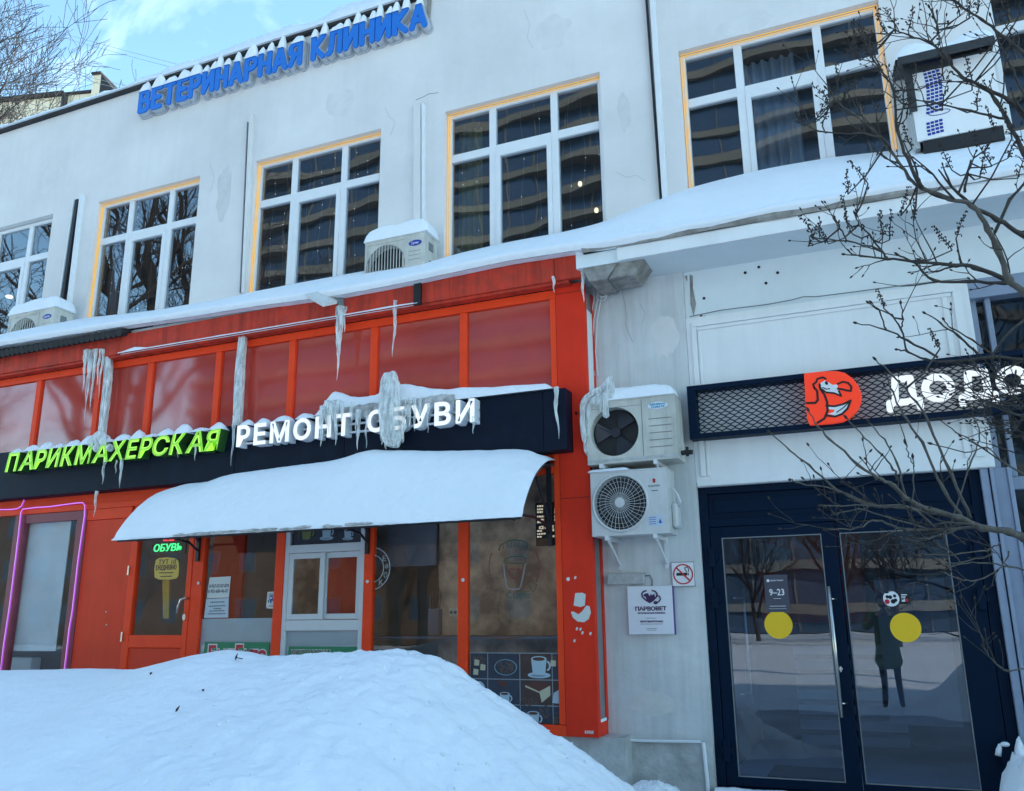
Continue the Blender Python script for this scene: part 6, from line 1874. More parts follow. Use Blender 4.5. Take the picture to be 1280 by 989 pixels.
for i, (px, py, r) in enumerate(((116, 553, .07), (124, 548, .10), (131, 551, .08), (138, 560, .05), (122, 560, .06))):
    p = at3(px, py, -0.585); m.ball(p, r, 0.05, r * 0.9, nu=10, nv=7)
tag(m.build('ice_lump', 'ice', loc=tuple(at3(125, 560, -0.585)), smooth=True), 'grey ice lump frozen over the middle green letters', 'ice')
# glaze of ice on the fan unit
m = MB()
yi = yq - 0.02
for k, (pl, r0_, r1_) in enumerate((([(763, 471), (762, 480), (759, 492), (757, 502), (757, 514), (758, 523)], .018, .030), ([(763, 474), (757, 482), (750, 492), (747, 502), (744, 508)], .03, .04),
        ([(760, 484), (748, 488), (738, 495), (733, 505), (731, 520), (732, 545), (734, 570)], .03, .026), ([(752, 487), (742, 490), (732, 498), (728, 506), (728, 530), (731, 556)], .03, .022),
        ([(762, 488), (752, 494), (742, 500), (736, 512), (734, 530), (735, 548)], .035, .016), ([(766, 490), (772, 496), (764, 500), (750, 504), (740, 510)], .03, .02), ([(757, 492), (751, 500), (751, 514)], .03, .008), ([(764, 478), (766, 490), (762, 500)], .02, .03))):
    q = [at3(a_, b_, yi + 0.02 * (k % 3)) for a_, b_ in pl]
    pts, rad = [], []
    n_ = len(q) - 1
    for i in range(n_):
        for j in range(4):
            t_ = j / 4; f_2 = (i + t_) / n_
            pts.append(q[i].lerp(q[i + 1], t_)); rad.append((r0_ + (r1_ - r0_) * f_2) * (1 + 0.2 * nz3(i * 2 + t_ * 3, k * 5)))
    pts.append(q[-1]); rad.append(0.003)
    m.tube(pts, rad, 9)
tag(m.build('ice_glaze', 'ice', loc=tuple(at3(745, 540, yq)), smooth=True), 'pale ice glaze over the left corner of the uncovered fan unit', 'ice')
m = MB()
for k, px in enumerate((744, 747, 750)):
    p = [at3(px - 3, 322, -0.1), at3(px - 4, 350, -0.06), at3(px - 1, 372, -0.05), at3(px - 6, 400, -0.04), at3(px - 8, 440, -0.04), at3(px - 5, 470, -0.05)]
    m.tube([q + Vector((0.01 * k, 0, 0)) for q in p], 0.006, 5)
m.ring(*at(752, 370, -0.06), -0.06, 0.05, 0.006, 14, 5); m.ring(at(753, 367, -0.06)[0], at(753, 367, -0.06)[1], -0.07, 0.04, 0.006, 14, 5)
m.build('cable_bundle', 'white_plastic', clinic)

# ================================================================== SNOW BANK IN FRONT
crest = [(-60, 838), (0, 838), (60, 837), (110, 835.5), (150, 837), (170, 837), (200, 831), (240, 820.5), (285, 812), (310, 815), (330, 820), (350, 820.5), (420, 816), (470, 815), (500, 813), (540, 820), (565, 831), (590, 849), (615, 867), (640, 884), (670, 906), (700, 924), (730, 944), (760, 966), (790, 990), (830, 1030)]
YC = -2.25
ct = sorted(at(a, b, YC) for a, b in crest)
ct = [(-16, ct[0][1])] + ct + [(ct[-1][0] + 0.5, 0.08), (ct[-1][0] + 1.0, 0.02)]
m = MB()
BX0, BX1 = -16.0, -0.4
def bank(u, v):
    x = BX0 + (BX1 - BX0) * (1 - (1 - u) ** 1.6)
    y = -1.0 - 5.6 * v
    s = y - YC
    # the crest line swings a little in plan
    zc = smooth_table(ct, x, 0.035)
    if s > 0: d = 0.9 * (math.sqrt(s * s + 0.03) - 0.173)
    else: d = 0.30 * (math.sqrt(s * s + 0.05) - 0.223) + 0.035 * s * s
    rough = min(1, max(0.0, (x + 4.6) / 1.2))
    z = zc - d + 0.045 * fb(x * 0.8, y * 0.9, 3) * min(1, abs(s) * 2) + (0.012 + 0.035 * rough) * abs(fb(x * 1.9 + y, y * 2.4, 6)) * min(1, abs(s) * 2)
    z += (0.012 + 0.030 * rough) * fb(x * 3.5, y * 3.5, 5) * min(1, abs(s) * 3 + 0.15)
    z += (0.003 + 0.030 * rough) * fb(x * 10, y * 10, 9) + 0.012 * rough * fb(x * 24, y * 24, 2) + 0.020 * rough * max(0, fb(x * 5, y * 7, 4)) ** 1.0
    return (x, y, max(z, -0.05 + 0.01 * fb(x * 2, y * 2)))
m.grid(bank, 540, 230, flip=True)
tag(m.build('snow_bank', 'snow', loc=(-5, -3, 0), smooth=True), 'broad ploughed snow bank sloping up in front of the red shopfront', 'snow bank')
BM = bpy.data.objects['snow_bank']
m = MB()
rnd = random.Random(17)
for k in range(420):
    u_ = 0.50 + 0.42 * rnd.random(); v_ = 0.16 + 0.42 * rnd.random() ** 1.4
    x, y, z = bank(u_, v_)
    if z < 0.02 or x < -4.2 + 0.8 * rnd.random(): continue
    r_ = 0.004 + 0.011 * rnd.random() ** 2.5
    m.ball((x, y, z + r_ * 0.25), r_ * rnd.uniform(.8, 1.5), r_ * rnd.uniform(.8, 1.4), r_ * rnd.uniform(.6, 1.0), nu=6, nv=4)
m.build('snow_crumbs', 'snow_rough', BM, kind='stuff', smooth=True)
dgq = None
def drop_on_bank(px, py):
    d = ray(px, py); o = Vector((0, -CD, CZ))
    bpy.context.view_layer.update()
    off = BM.location
    hit, loc, nrm, idx = BM.ray_cast(o - off, d.normalized())
    return (loc + off) if hit else at3(px, py, YC)
for i, (px, py, ln, a, lab) in enumerate(((222.5, 891, 0.05, 0.8, 'dark twig lying in the middle of the snow bank'), (189.5, 844.5, 0.03, 0.5, 'small brown leaf bit on the snow bank below the red door'), (296, 826, 0.05, 1.1, 'bent dark twig on the crest of the snow bank'), (255, 865, 0.012, 0, 'tiny dark speck on the smooth snow bank'))):
    p = drop_on_bank(px, py)
    m = MB(); dx, dz = ln * math.cos(a), ln * math.sin(a)
    pts = [p + Vector((-dx / 2, 0, 0.006)), p + Vector((0, -0.01, 0.012 + dz * 0.2)), p + Vector((dx / 2, -0.01, 0.006 + dz))]
    m.tube(pts, [0.003, 0.008, 0.002], 5)
    if i == 2: m.tube([p + Vector((0, 0, 0.02)), p + Vector((0.05, 0, 0.012))], 0.003, 4)
    tag(m.build('twig', 'seed_brown', loc=tuple(p)), lab, 'twig')
# snow heap across the way, seen mirrored in the door, and small heaps at the wall foot
m = MB()
def heap(u, v):
    x, y = 0.12 + 6 * u, -4.9 - 8 * v
    h = 1.45 * math.exp(-(((x - 2.6) / 1.5) ** 2) ** 1.3 - ((y + 8.6) / 2.7) ** 4)
    return (x, y, h * (1 + 0.15 * fb(x, y, 2)) + 0.03 * fb(x * 4, y * 4) - 0.05)
m.grid(heap, 80, 60, flip=True)
tag(m.build('snow_heap', 'snow', loc=(2.6, -8.6, 0), smooth=True), 'shovelled snow heap beside the photographer across from the entrance', 'snow heap')
def foot_heap(label, px, py, y, rx, ry, rz, seed):
    x, z = at(px, py, y); m = MB()
    def fn(u, v):
        a, r = 2 * math.pi * u, v
        k = max(0, 1 - r * r) ** 0.7
        return (x + rx * r * math.cos(a), y + ry * r * math.sin(a), -0.05 + (rz + 0.05) * k * (1 + 0.5 * fb(math.cos(a) * r * 3 + seed, math.sin(a) * r * 3, seed)))
    m.grid(fn, 30, 12, flip=True)
    return tag(m.build('snow_heap', 'snow_rough', loc=(x, y, 0), smooth=True, fix=True), label, 'snow heap')
foot_heap('small crumbled snow heap at the foot of the pilaster', 815, 985, -0.32, 0.36, 0.22, 0.16, 3)
foot_heap('small snow mound right of the entrance by the lower hinge', 1283, 955, -0.22, 0.24, 0.24, 0.50, 5)
m = MB()
def sl(u, v):
    x = -1.39 + 2.2 * u
    return (x, -0.16 + 0.17 * v, 0.03 + (0.075 + 0.02 * fb(x * 6, 1, 3)) * math.sin(math.pi * min(1, v * 0.72 + 0.02)) ** 0.7 * (0.4 + 0.6 * (fb(x * 3.5, 4, 4) > -0.25)))
m.grid(sl, 120, 8)
tag(m.build('snow_strip', 'snow_rough', loc=(-0.3, -0.08, 0.03), smooth=True), 'low trodden snow strip along the sill of the entrance doors', 'snow')
p = at3(1257, 936, DY - 0.03)
m = MB(); m.ball(p + Vector((0, 0, 0.03)), 0.032, 0.03, 0.018, nu=9, nv=6); m.tube([p + Vector((-0.03, 0, 0.03)), p + Vector((-0.045, 0, -0.01)), p + Vector((-0.055, 0, -0.05))], [0.012, 0.02, 0.022], 8)
tag(m.build('snow_lump', 'snow', loc=tuple(p), smooth=True), 'snow lump on the lowest right door hinge', 'snow')
#PART6
# ================================================================== BARE SHRUB TREE AT THE RIGHT
rnd = random.Random(11)
lil = thing('lilac_tree', 'bare lilac tree with budded twigs reaching across the pizzeria sign from the right', 'tree', (2.6, -3.1, 0))
limbs = [   # measured limbs: picture points, depth at both ends, radius at both ends
 ([(1420, 640), (1350, 480), (1300, 392), (1280, 366), (1261, 349), (1248, 313), (1235, 286), (1215, 258), (1187, 248), (1152, 235), (1137, 222), (1112, 187), (1096, 167), (1069, 144), (1043, 124), (1033, 111)], -3.0, -3.5, .034, .003),
 ([(1152, 235), (1147, 225), (1134, 197), (1122, 164), (1117, 114), (1107, 96), (1091, 73), (1086, 50)], -3.3, -3.6, .014, .003),
 ([(1112, 187), (1101, 172), (1074, 167), (1023, 164), (1005, 152)], -3.4, -3.7, .008, .003),
 ([(1360, 330), (1320, 200), (1280, 144), (1263, 126), (1233, 111), (1203, 96), (1182, 71), (1162, 53), (1137, 45), (1114, 35)], -2.8, -3.2, .020, .003),
 ([(1162, 53), (1172, 38), (1162, 10)], -3.1, -3.2, .007, .004),
 ([(1172, 38), (1171, 16)], -3.1, -3.1, .005, .004),
 ([(1360, 330), (1310, 240), (1280, 192), (1263, 157), (1246, 126), (1233, 111)], -2.8, -3.0, .018, .010),
 ([(1256, 149), (1213, 139), (1177, 131), (1137, 124)], -2.9, -3.2, .009, .003),
 ([(1380, 200), (1310, 100), (1280, 68), (1251, 43), (1228, 25), (1198, 5), (1185, -15)], -2.6, -2.9, .018, .004),
 ([(1320, 200), (1280, 119), (1263, 81), (1246, 45), (1238, 20)], -2.7, -2.9, .010, .003),
 ([(1261, 351), (1218, 334), (1195, 331), (1147, 327), (1109, 323.5), (1081, 320), (1056, 318)], -3.0, -3.5, .016, .003),
 ([(1109, 323), (1096, 311), (1058.6, 302), (1018, 297)], -3.3, -3.6, .007, .003),
 ([(1104, 316), (1086, 293), (1074, 280.5), (1069, 268)], -3.3, -3.4, .006, .003),
 ([(1270, 358), (1256, 354), (1210, 352), (1167, 351), (1142, 328.6), (1122, 318)], -3.0, -3.3, .013, .005),
 ([(1058, 302), (1050, 285), (1044, 275)], -3.5, -3.5, .005, .004),
 ([(1205, 240), (1213, 210), (1220, 190)], -3.1, -3.0, .009, .004),
 ([(1240, 300), (1262, 250), (1285, 225), (1300, 190)], -2.9, -2.7, .012, .006),
 ([(1215, 258), (1247, 275), (1280, 295), (1330, 330)], -3.1, -2.7, .012, .016),
 ([(1390, 520), (1330, 460), (1280, 450), (1238, 447), (1182, 452), (1157, 450), (1134, 440), (1122, 437)], -2.9, -3.3, .014, .004),
 ([(1172, 447), (1134, 425), (1107, 412), (1071, 404)], -3.2, -3.5, .008, .003),
 ([(1134, 440), (1127, 412), (1114, 394), (1096.5, 387), (1086, 379)], -3.2, -3.4, .006, .003),
 ([(1107, 412), (1100, 390), (1090, 379)], -3.3, -3.4, .005, .003),
 ([(1127, 410), (1129, 396), (1126, 380)], -3.2, -3.3, .005, .003),
 ([(1223, 442), (1198, 420), (1175, 404), (1157, 392)], -3.1, -3.3, .008, .003),
 ([(1245, 446), (1215, 425), (1190, 410), (1180, 400)], -3.0, -3.2, .006, .003),
 ([(1238, 447), (1262, 415), (1280, 400), (1310, 380)], -3.0, -2.8, .006, .008),
 ([(1430, 780), (1340, 700), (1280, 672), (1263, 665), (1228, 660), (1198, 647), (1162, 637), (1132, 622), (1117, 607), (1096.5, 596.5), (1074, 581), (1036, 548.5), (1022, 532), (1011, 514)], -3.2, -4.0, .032, .003),
 ([(1198, 647), (1132, 634), (1091, 632), (1046, 612), (1010.5, 581), (988, 564), (962.5, 541)], -3.4, -4.1, .014, .003),
 ([(1132, 634), (1096, 632), (1046, 613), (1000, 604), (988, 600)], -3.6, -4.0, .006, .003),
 ([(1203, 647), (1180, 612), (1152, 553.5), (1129, 518), (1115, 490), (1108, 470)], -3.4, -3.7, .012, .004),
 ([(1213, 647), (1187.5, 591), (1162, 531), (1144.5, 503), (1117, 470), (1095, 450)], -3.4, -3.7, .012, .004),
 ([(1132, 622), (1122, 579), (1105, 550), (1086, 528)], -3.6, -3.8, .008, .003),
 ([(1122, 600), (1117, 586), (1100, 566), (1081, 546), (1058.6, 523)], -3.6, -3.9, .008, .003),
 ([(1223, 657), (1177, 662), (1122, 660), (1096.5, 650), (1071, 660), (1036, 662)], -3.4, -3.8, .012, .003),
 ([(1170, 660), (1137, 634), (1086, 632), (1028, 632)], -3.5, -3.9, .008, .003),
 ([(1162, 662), (1112, 647), (1074, 637), (1043, 643)], -3.5, -3.8, .007, .003),
 ([(1122, 660), (1113, 668), (1108, 669)], -3.6, -3.6, .005, .003),
 ([(1200, 660), (1180, 668), (1160, 673), (1142, 672)], -3.4, -3.6, .008, .004),
 ([(1240, 690), (1235.5, 695), (1203, 703), (1175, 705)], -3.2, -3.4, .006, .003),
 ([(1250, 680), (1233, 687.5), (1203, 692.5), (1144.5, 694)], -3.2, -3.5, .007, .003),
 ([(1262, 690), (1245, 715), (1215, 726), (1196, 722), (1180, 716)], -3.2, -3.5, .006, .003),
 ([(1300, 720), (1262, 708), (1231, 705), (1201, 704), (1184, 711)], -3.1, -3.4, .007, .003),
 ([(1203, 704), (1190, 692), (1170, 679)], -3.4, -3.5, .004, .003),
 ([(1300, 830), (1262, 838), (1240, 825), (1229, 809)], -3.1, -3.3, .006, .003),
 ([(1186, 665), (1215, 575), (1225, 545), (1217, 520)], -3.4, -3.3, .006, .003),
 ([(1140, 640), (1142, 600), (1141, 573)], -3.6, -3.6, .005, .003),
 ([(1142, 583), (1136, 570), (1132, 555)], -3.6, -3.6, .004, .003),
 ([(1290, 600), (1250, 575), (1220, 555), (1195, 540), (1175, 525)], -3.1, -3.4, .008, .003),
 ([(1250, 575), (1235, 560), (1205, 565), (1165, 555)], -3.2, -3.4, .005, .003),
 ([(1300, 500), (1270, 480), (1245, 470), (1215, 478), (1190, 492)], -2.9, -3.2, .008, .003),
 ([(1300, 540), (1275, 520), (1240, 505), (1205, 500)], -2.9, -3.2, .006, .003),
 ([(1330, 460), (1300, 480), (1280, 520), (1262, 540), (1240, 530)], -2.8, -3.0, .008, .003),
]
tips = []
joints = []
br_prev = None
def jitter(p, a): return p + Vector((rnd.uniform(-a, a), rnd.uniform(-a, a), rnd.uniform(-a, a)))
tw = MB()          # small twigs
sd = MB()          # seed heads and buds
allpts = []
for i, (pp, ya, yb_2, ra, rb) in enumerate(limbs):
    n = len(pp)
    base = [at3(a, b, ya + (yb_2 - ya) * k / (n - 1)) for k, (a, b) in enumerate(pp)]
    pts, rad = [], []
    for k in range(n - 1):
        p0, p1, p2, p3 = base[max(k - 1, 0)], base[k], base[k + 1], base[min(k + 2, n - 1)]
        for s in range(4):
            t = s / 4
            q = 0.5 * ((2 * p1) + (p2 - p0) * t + (2 * p0 - 5 * p1 + 4 * p2 - p3) * t * t + (3 * p1 - p0 - 3 * p2 + p3) * t ** 3)
            pts.append(jitter(q, 0.004))
            f = (k + t) / (n - 1)
            knob = 1.0 + (0.35 if s == 0 and k > 0 else 0)
            rad.append((ra + (rb - ra) * f ** 0.8) * knob)
    pts.append(base[-1]); rad.append(rb)
    m = MB(); kk = 0.62 if pp[0][1] > 560 else 0.80
    m.tube(pts, [max(0.0026, r * kk) for r in rad], 7)
    m.build('branch', 'bark_grey' if (pp[0][1] > 560) else 'bark', lil, smooth=True)
    tips.append((pts[-1], (pts[-1] - pts[-4]).normalized(), pp[-1][1]))
    for k in range(3, len(pts) - 1):
        if rad[k] < 0.013 or rnd.random() < 0.3: allpts.append((pts[k], (pts[k + 1] - pts[k - 1]).normalized(), rad[k], pp[-1][1]))
def bud(p, d, s=0.010):
    sd.tube([p - d * s * 0.3, p + d * s * 0.7, p + d * s * 1.6, p + d * s * 2.6], [s * 0.35, s * 0.72, s * 0.62, s * 0.12], 6)
def twig(p, d, ln, r, depth):
    n = 5
    pts = [p]
    dd = d.copy()
    for k in range(n):
        dd = (dd + Vector((rnd.uniform(-.25, .25), rnd.uniform(-.25, .25), rnd.uniform(-.12, .28)))).normalized()
        pts.append(pts[-1] + dd * ln / n)
    tw.tube(pts, [r * (1 - 0.55 * k / n) for k in range(n + 1)], 5)
    bud(pts[-1], dd, 0.0062)
    if depth > 0:
        for k in (2, 3, 4):
            if rnd.random() < 0.55:
                sid = dd.cross(Vector((rnd.uniform(-1, 1), rnd.uniform(-1, 1), rnd.uniform(-1, 1)))).normalized()
                twig(pts[k], (dd * 0.6 + sid * 0.8).normalized(), ln * rnd.uniform(.35, .65), r * 0.7, depth - 1)
    return pts[-1], dd
def panicle(p, d, size):
    """dry seed head: a wiry axis with curled stalklets"""
    axis = [p]
    dd = d.copy()
    for k in range(8):
        dd = (dd + Vector((rnd.uniform(-.2, .2), rnd.uniform(-.2, .2), rnd.uniform(-.05, .25)))).normalized()
        axis.append(axis[-1] + dd * size / 8)
    sd.tube(axis, [0.0035 - 0.0003 * k for k in range(9)], 4)
    for k in range(1, 9):
        for _ in range(3):
            sid = dd.cross(Vector((rnd.uniform(-1, 1), rnd.uniform(-1, 1), rnd.uniform(-1, 1)))).normalized()
            L_ = size * rnd.uniform(0.08, 0.22) * (1.2 - k / 12)
            a = axis[k]; b = a + sid * L_ * .6 + dd * L_ * .4; c = b + Vector((rnd.uniform(-.5, .5), rnd.uniform(-.5, .5), rnd.uniform(-1, .2))).normalized() * L_ * .4
            sd.tube([a, b, c], [0.0026, 0.0022, 0.0018], 3, cap=False)
            sd.ball(c, 0.003, 0.003, 0.006, nu=4, nv=3)
for p, d, py in tips: bud(p, d, 0.0085)
upper = [q for q in allpts if q[3] < 330]
lower = [q for q in allpts if q[3] >= 330]
for p, d, r, py in rnd.sample(upper, min(len(upper), 95)):
    sid = d.cross(Vector((rnd.uniform(-1, 1), rnd.uniform(-1, 1), rnd.uniform(-1, 1)))).normalized()
    e, ed = twig(p, (d * 0.5 + sid * 0.55 + Vector((0, 0, 0.35))).normalized(), rnd.uniform(.10, .34), max(.0028, r * .4), 1)
for p, d, r, py in rnd.sample(lower, min(len(lower), 95)):
    sid = d.cross(Vector((rnd.uniform(-1, 1), rnd.uniform(-1, 1), rnd.uniform(-1, 1)))).normalized()
    v_ = p - Vector((0, -CD, CZ)); w_ = v_.dot(AX_F); qx, qy = 640 + FPX * v_.dot(AX_R) / w_, 494.5 - FPX * v_.dot(AX_U) / w_
    if qx < 1225 and qy < 585 and rnd.random() < 0.85: continue
    if 340 < qy < 470 and rnd.random() < 0.5: continue
    twig(p, (d * 0.75 + sid * 0.45).normalized(), rnd.uniform(.08, .34), max(.0026, r * .35), 1)
for k in range(30):
    a_ = at3(1262 + 60 * rnd.random(), 475 + 100 * rnd.random(), -3.0 - 0.5 * rnd.random())
    twig(a_, Vector((rnd.uniform(-1, .1), rnd.uniform(-.4, .3), rnd.uniform(-.35, .6))).normalized(), rnd.uniform(.12, .34), .0034, 2)
# seed heads, where the photograph shows them
for px, py, h in ((1075, 68, .2), (1085, 62, .17), (1068, 60, .15), (1092, 70, .18), (1043, 112, .16), (1035, 120, .15), (1052, 120, .15), (1005, 150, .13), (1018, 146, .15), (1028, 150, .12), (1110, 35, .13), (1120, 28, .15), (1135, 30, .14), (1200, 12, .15), (1212, 15, .17), (1222, 8, .14), (1262, 20, .22), (1275, 10, .2), (1268, 40, .17), (1180, 92, .20), (1178, 130, .17), (1215, 105, .15), (1222, 130, .15), (1128, 122, .16), (1133, 140, .15), (1058, 270, .12), (1066, 285, .11), (1103, 290, .14), (1112, 292, .13), (1010, 300, .12), (1018, 290, .12), (1036, 297, .10), (1126, 262, .13), (1142, 268, .12), (1195, 290, .13), (1190, 305, .12), (1190, 205, .15), (1240, 200, .18), (1260, 190, .16), (1225, 215, .15), (1272, 215, .2), (1105, 378, .10), (1175, 428, .09), (1265, 165, .16), (1245, 160, .14), (1140, 178, .13), (1085, 222, .14), (1060, 235, .13)):
    p = at3(px, py + 8, -3.3 + rnd.uniform(-.25, .25)); panicle(p, Vector((rnd.uniform(-.5, .5), rnd.uniform(-.3, .3), 1)).normalized(), h * 1.1)
    if py > 0:
        best = min(allpts, key=lambda q: (q[0] - p).length)
        tw.tube([best[0], (best[0] + p) / 2 + Vector((0, 0, -.02)), p], [.005, .004, .0035], 4)
tw.build('twigs', 'bark', lil, smooth=True, kind='stuff')
sd.build('seed_heads', 'seed_brown', lil, kind='stuff')
m = MB()
j1 = at3(1420, 640, -3.0); j2 = at3(1430, 780, -3.2); j3 = at3(1390, 520, -2.9); j4 = at3(1360, 330, -2.8); j5 = at3(1380, 200, -2.6); j6 = at3(1300, 830, -3.1); j7 = at3(1300, 600, -3.1); j8 = at3(1300, 520, -2.9)
b0 = Vector((2.75, -3.1, -0.05))
for a in (j1, j2, j3, j4, j5):
    mid = (a + b0) / 2 + Vector((0.25, 0.05, -0.1)); m.tube([b0 + Vector((rnd.uniform(-.08, .08), rnd.uniform(-.08, .08), 0)), mid, a], [.055, .045, .032], 9)
for a in (j6, j7, j8): m.tube([b0 + Vector((0, 0, 0.6)), (a + b0) / 2 + Vector((.2, 0, .2)), a], [.03, .015, .008], 7)
m.build('trunk', 'bark', lil, smooth=True)

# ================================================================== TALL BARE TREES
def tall_tree(name, label, loc, height, seed, group=None, mt='bark_far', lean=0.0, spread=1.0, levels=5, minr=0.006, dense=4):
    r0 = random.Random(seed)
    t = thing(name, label, 'tree', loc, group)
    trunk, crown = MB(), MB()
    def grow(p, d, ln, r, lv):
        n = 5
        pts, rad = [p], [r]
        dd = d.copy()
        for k in range(n):
            w = 0.10 if lv == 0 else 0.22
            dd = (dd + Vector((r0.uniform(-w, w), r0.uniform(-w, w), r0.uniform(-w * .3, w * .8)))).normalized()
            pts.append(pts[-1] + dd * ln / n); rad.append(max(minr, r * (1 - 0.5 * (k + 1) / n)))
        (trunk if lv == 0 else crown).tube(pts, rad, 9 if lv == 0 else (6 if lv < 3 else 3), cap=False)
        if lv >= levels: return
        kids = 7 if lv == 0 else (4 if lv < 2 else dense)
        for c in range(kids):
            k = r0.randint(2 if lv == 0 else 1, n)
            sid = dd.cross(Vector((r0.uniform(-1, 1), r0.uniform(-1, 1), r0.uniform(-1, 1)))).normalized()
            nd = (dd * 0.75 + sid * 0.75 * spread + Vector((0, 0, 0.18))).normalized()
            grow(pts[k], nd, ln * r0.uniform(.45, .72), rad[k] * r0.uniform(.5, .75), lv + 1)
    b = Vector(loc)
    grow(b, Vector((lean, 0, 1)).normalized(), height * 0.5, height * 0.018, 0)
    trunk.build('trunk', mt, t, smooth=True)
    crown.build('crown', mt, t)
    return t
tall_tree('bare_tree', 'bare grey tree rising beyond the roof at the upper left', (-33.5, 12.5, 0), 29.0, 4, 'tall bare trees', levels=5, minr=0.010, spread=0.9, dense=6)
T1 = tall_tree('bare_tree', 'tall bare tree across the street mirrored in the left windows', (-25.5, -15.5, 0), 27, 21, 'tall bare trees', lean=0.08, levels=5, minr=0.010)
for lab, loc, rz, sc in (('second tall bare tree across the street behind the first', (-31, -22, 0), 2.1, 0.9), ('bare tree across the street opposite the serving window', (-17, -24, 0), 4.0, 0.5), ('bare tree across the street opposite the entrance', (2.3, -13.0, 0), 1.2, 0.42), ('far left bare tree across the street', (-40, -19, 0), 5.2, 0.75)) + tuple(('bare tree of the belt in front of the tower', (-36 + 3.7 * k + 1.2 * math.sin(k * 3.1), -40 - 5 * math.sin(k * 1.7), -1.0), k * 1.3, 0.40 + 0.08 * math.sin(k * 2.3)) for k in range(15)):
    c = copy_tree(T1); c.location = loc; c.rotation_euler.z = rz; c.scale = (sc, sc, sc); c['label'] = lab; c['base'] = loc
    if 'belt' in lab: c['group'] = 'belt of bare trees before the tower'

# ================================================================== ACROSS THE STREET (mirrored in the glass)
def tower():
    x0, x1, y, H, F = -66.0, 30.0, -62.0, 66.0, 22
    t = thing('apartment_tower', 'tall blue glazed apartment tower with pale balcony bands across the street', 'apartment tower', ((x0 + x1) / 2, y, 0))
    m = MB(); m.box(x0, x1, y - 14, y, 0, H); m.build('wall', 'tower_glass', t)
    for k in range(F):
        z = 1.5 + k * 3.0; bh = 0.75
        m = MB(); m.grid(lambda u, v: (x0 + (x1 - x0) * u, y + 0.9 + 0.5 * math.sin(u * 30), z + bh * v), 60, 1, flip=True)
        m.grid(lambda u, v: (x0 + (x1 - x0) * u, y + (0.9 + 0.5 * math.sin(u * 30)) * v, z), 60, 1); m.grid(lambda u, v: (x0 + (x1 - x0) * u, y + (0.9 + 0.5 * math.sin(u * 30)) * v, z + bh), 60, 1, flip=True)
        m.build('balcony_band', 'tower_band', t)
    for k in range(33):
        x = x0 + (x1 - x0) * k / 32
        m = MB(); m.box(x - 0.05, x + 0.05, y + 0.002, y + 0.12, 0, H); m.build('window_post', 'tower_band', t)
    return t
tower()
def brick_house():
    x0, x1, y, H = -62.0, -12.0, -36.0, 9.5
    t = thing('brick_house', 'low warm brown brick house across the street mirrored in the shop windows', 'house', ((x0 + x1) / 2, y, 0))
    m = MB(); m.box(x0, x1, y - 9, y, 0, H); w = m.build('wall', 'brick_far', t)
    for r_ in range(3):
        for c_ in range(16):
            x = x0 + 1.5 + c_ * 3.0; z = 1.2 + r_ * 3.0
            m = MB(); m.box(x, x + 1.5, y - 0.001, y + 0.05, z, z + 1.5); f = m.build('window', 'brick_frame', t)
            m = MB(); m.box(x + 0.1, x + 1.4, y + 0.01, y + 0.056, z + 0.1, z + 1.4); m.build('pane', 'tower_glass', f)
    m = MB(); m.box(x0 - 0.3, x1 + 0.3, y - 9.3, y + 0.3, H, H + 0.4); m.build('roof', 'snow', t)
brick_house()
# pale house beyond the roof at the upper left
def far_house():
    A = at3(15, 126.5, 22.0)
    d = ray(118, 115.5); B = Vector((0, -CD, CZ)) + d * ((A.z - CZ) / d.z)
    H = A.z
    e = (B - A); e.z = 0; Ln = e.length; e.normalize()
    n_ = Vector((-e.y, e.x, 0))
    if n_.dot(Vector((0, 1, 0))) < 0: n_ = -n_
    t = thing('cream_apartment_house', 'sunlit cream apartment house beyond the roof at the upper left', 'apartment house', (A.x, A.y, 0))
    def blk(name, u0, u1, d0, d1, z0, z1, mt, par=None):
        m = MB()
        vs = [A + e * u + n_ * w for w in (d0, d1) for u in (u0, u1)]
        vs = [(vs[k].x, vs[k].y, z) for z in (z0, z1) for k in (0, 1, 3, 2)]
        m.add(vs, [(0, 3, 2, 1), (4, 5, 6, 7), (0, 1, 5, 4), (1, 2, 6, 5), (2, 3, 7, 6), (3, 0, 4, 7)])
        return m.build(name, mt, par or t, fix=True)
    blk('wall', -14, Ln + 0.2, 0.05, 12, 0, H - 0.02, 'far_cream')
    w = (Ln + 14) / 7
    for k in range(7):
        for r_ in range(3):
            p_ = blk('wall_panel', -14 + w * k + 0.04, -14 + w * (k + 1) - 0.04, 0, 0.048, H - 2.8 * (r_ + 1) + 0.04, H - 2.8 * r_ - 0.04, 'far_cream')
    um = Ln * 0.655
    blk('roof_edge', -14, um, -0.3, 12, H, H + 0.14, 'roof_felt'); blk('roof_edge', um + 0.05, Ln + 0.25, -0.15, 12, H, H + 0.10, 'roof_felt')
    blk('downpipe', um - 0.05, um + 0.18, -0.25, -0.01, H - 8, H - 0.01, 'roof_felt')
    hz = 1.0
    blk('stair_head', Ln - 0.05, Ln + 0.45, -0.2, 4, H - 8, H + hz, 'far_cream')
    blk('stair_head_cap', Ln - 0.1, Ln + 0.5, -0.35, 4.1, H + hz + 0.003, H + hz + 0.12, 'roof_felt')
    m = MB()
    p0 = A + e * (Ln + 0.46); p1 = A + e * (Ln + 1.6)
    vs = []
    for w_ in (-0.2, 4.0):
        for p, z in ((p0, H + hz), (p1, H - 0.4), (p1, H - 8), (p0, H - 8)): q = p + n_ * w_; vs.append((q.x, q.y, z))
    m.add(vs, [(0, 1, 2, 3), (7, 6, 5, 4), (0, 4, 5, 1), (1, 5, 6, 2), (2, 6, 7, 3), (3, 7, 4, 0)]); m.build('stair_slope', 'roof_felt', t, fix=True)
far_house()
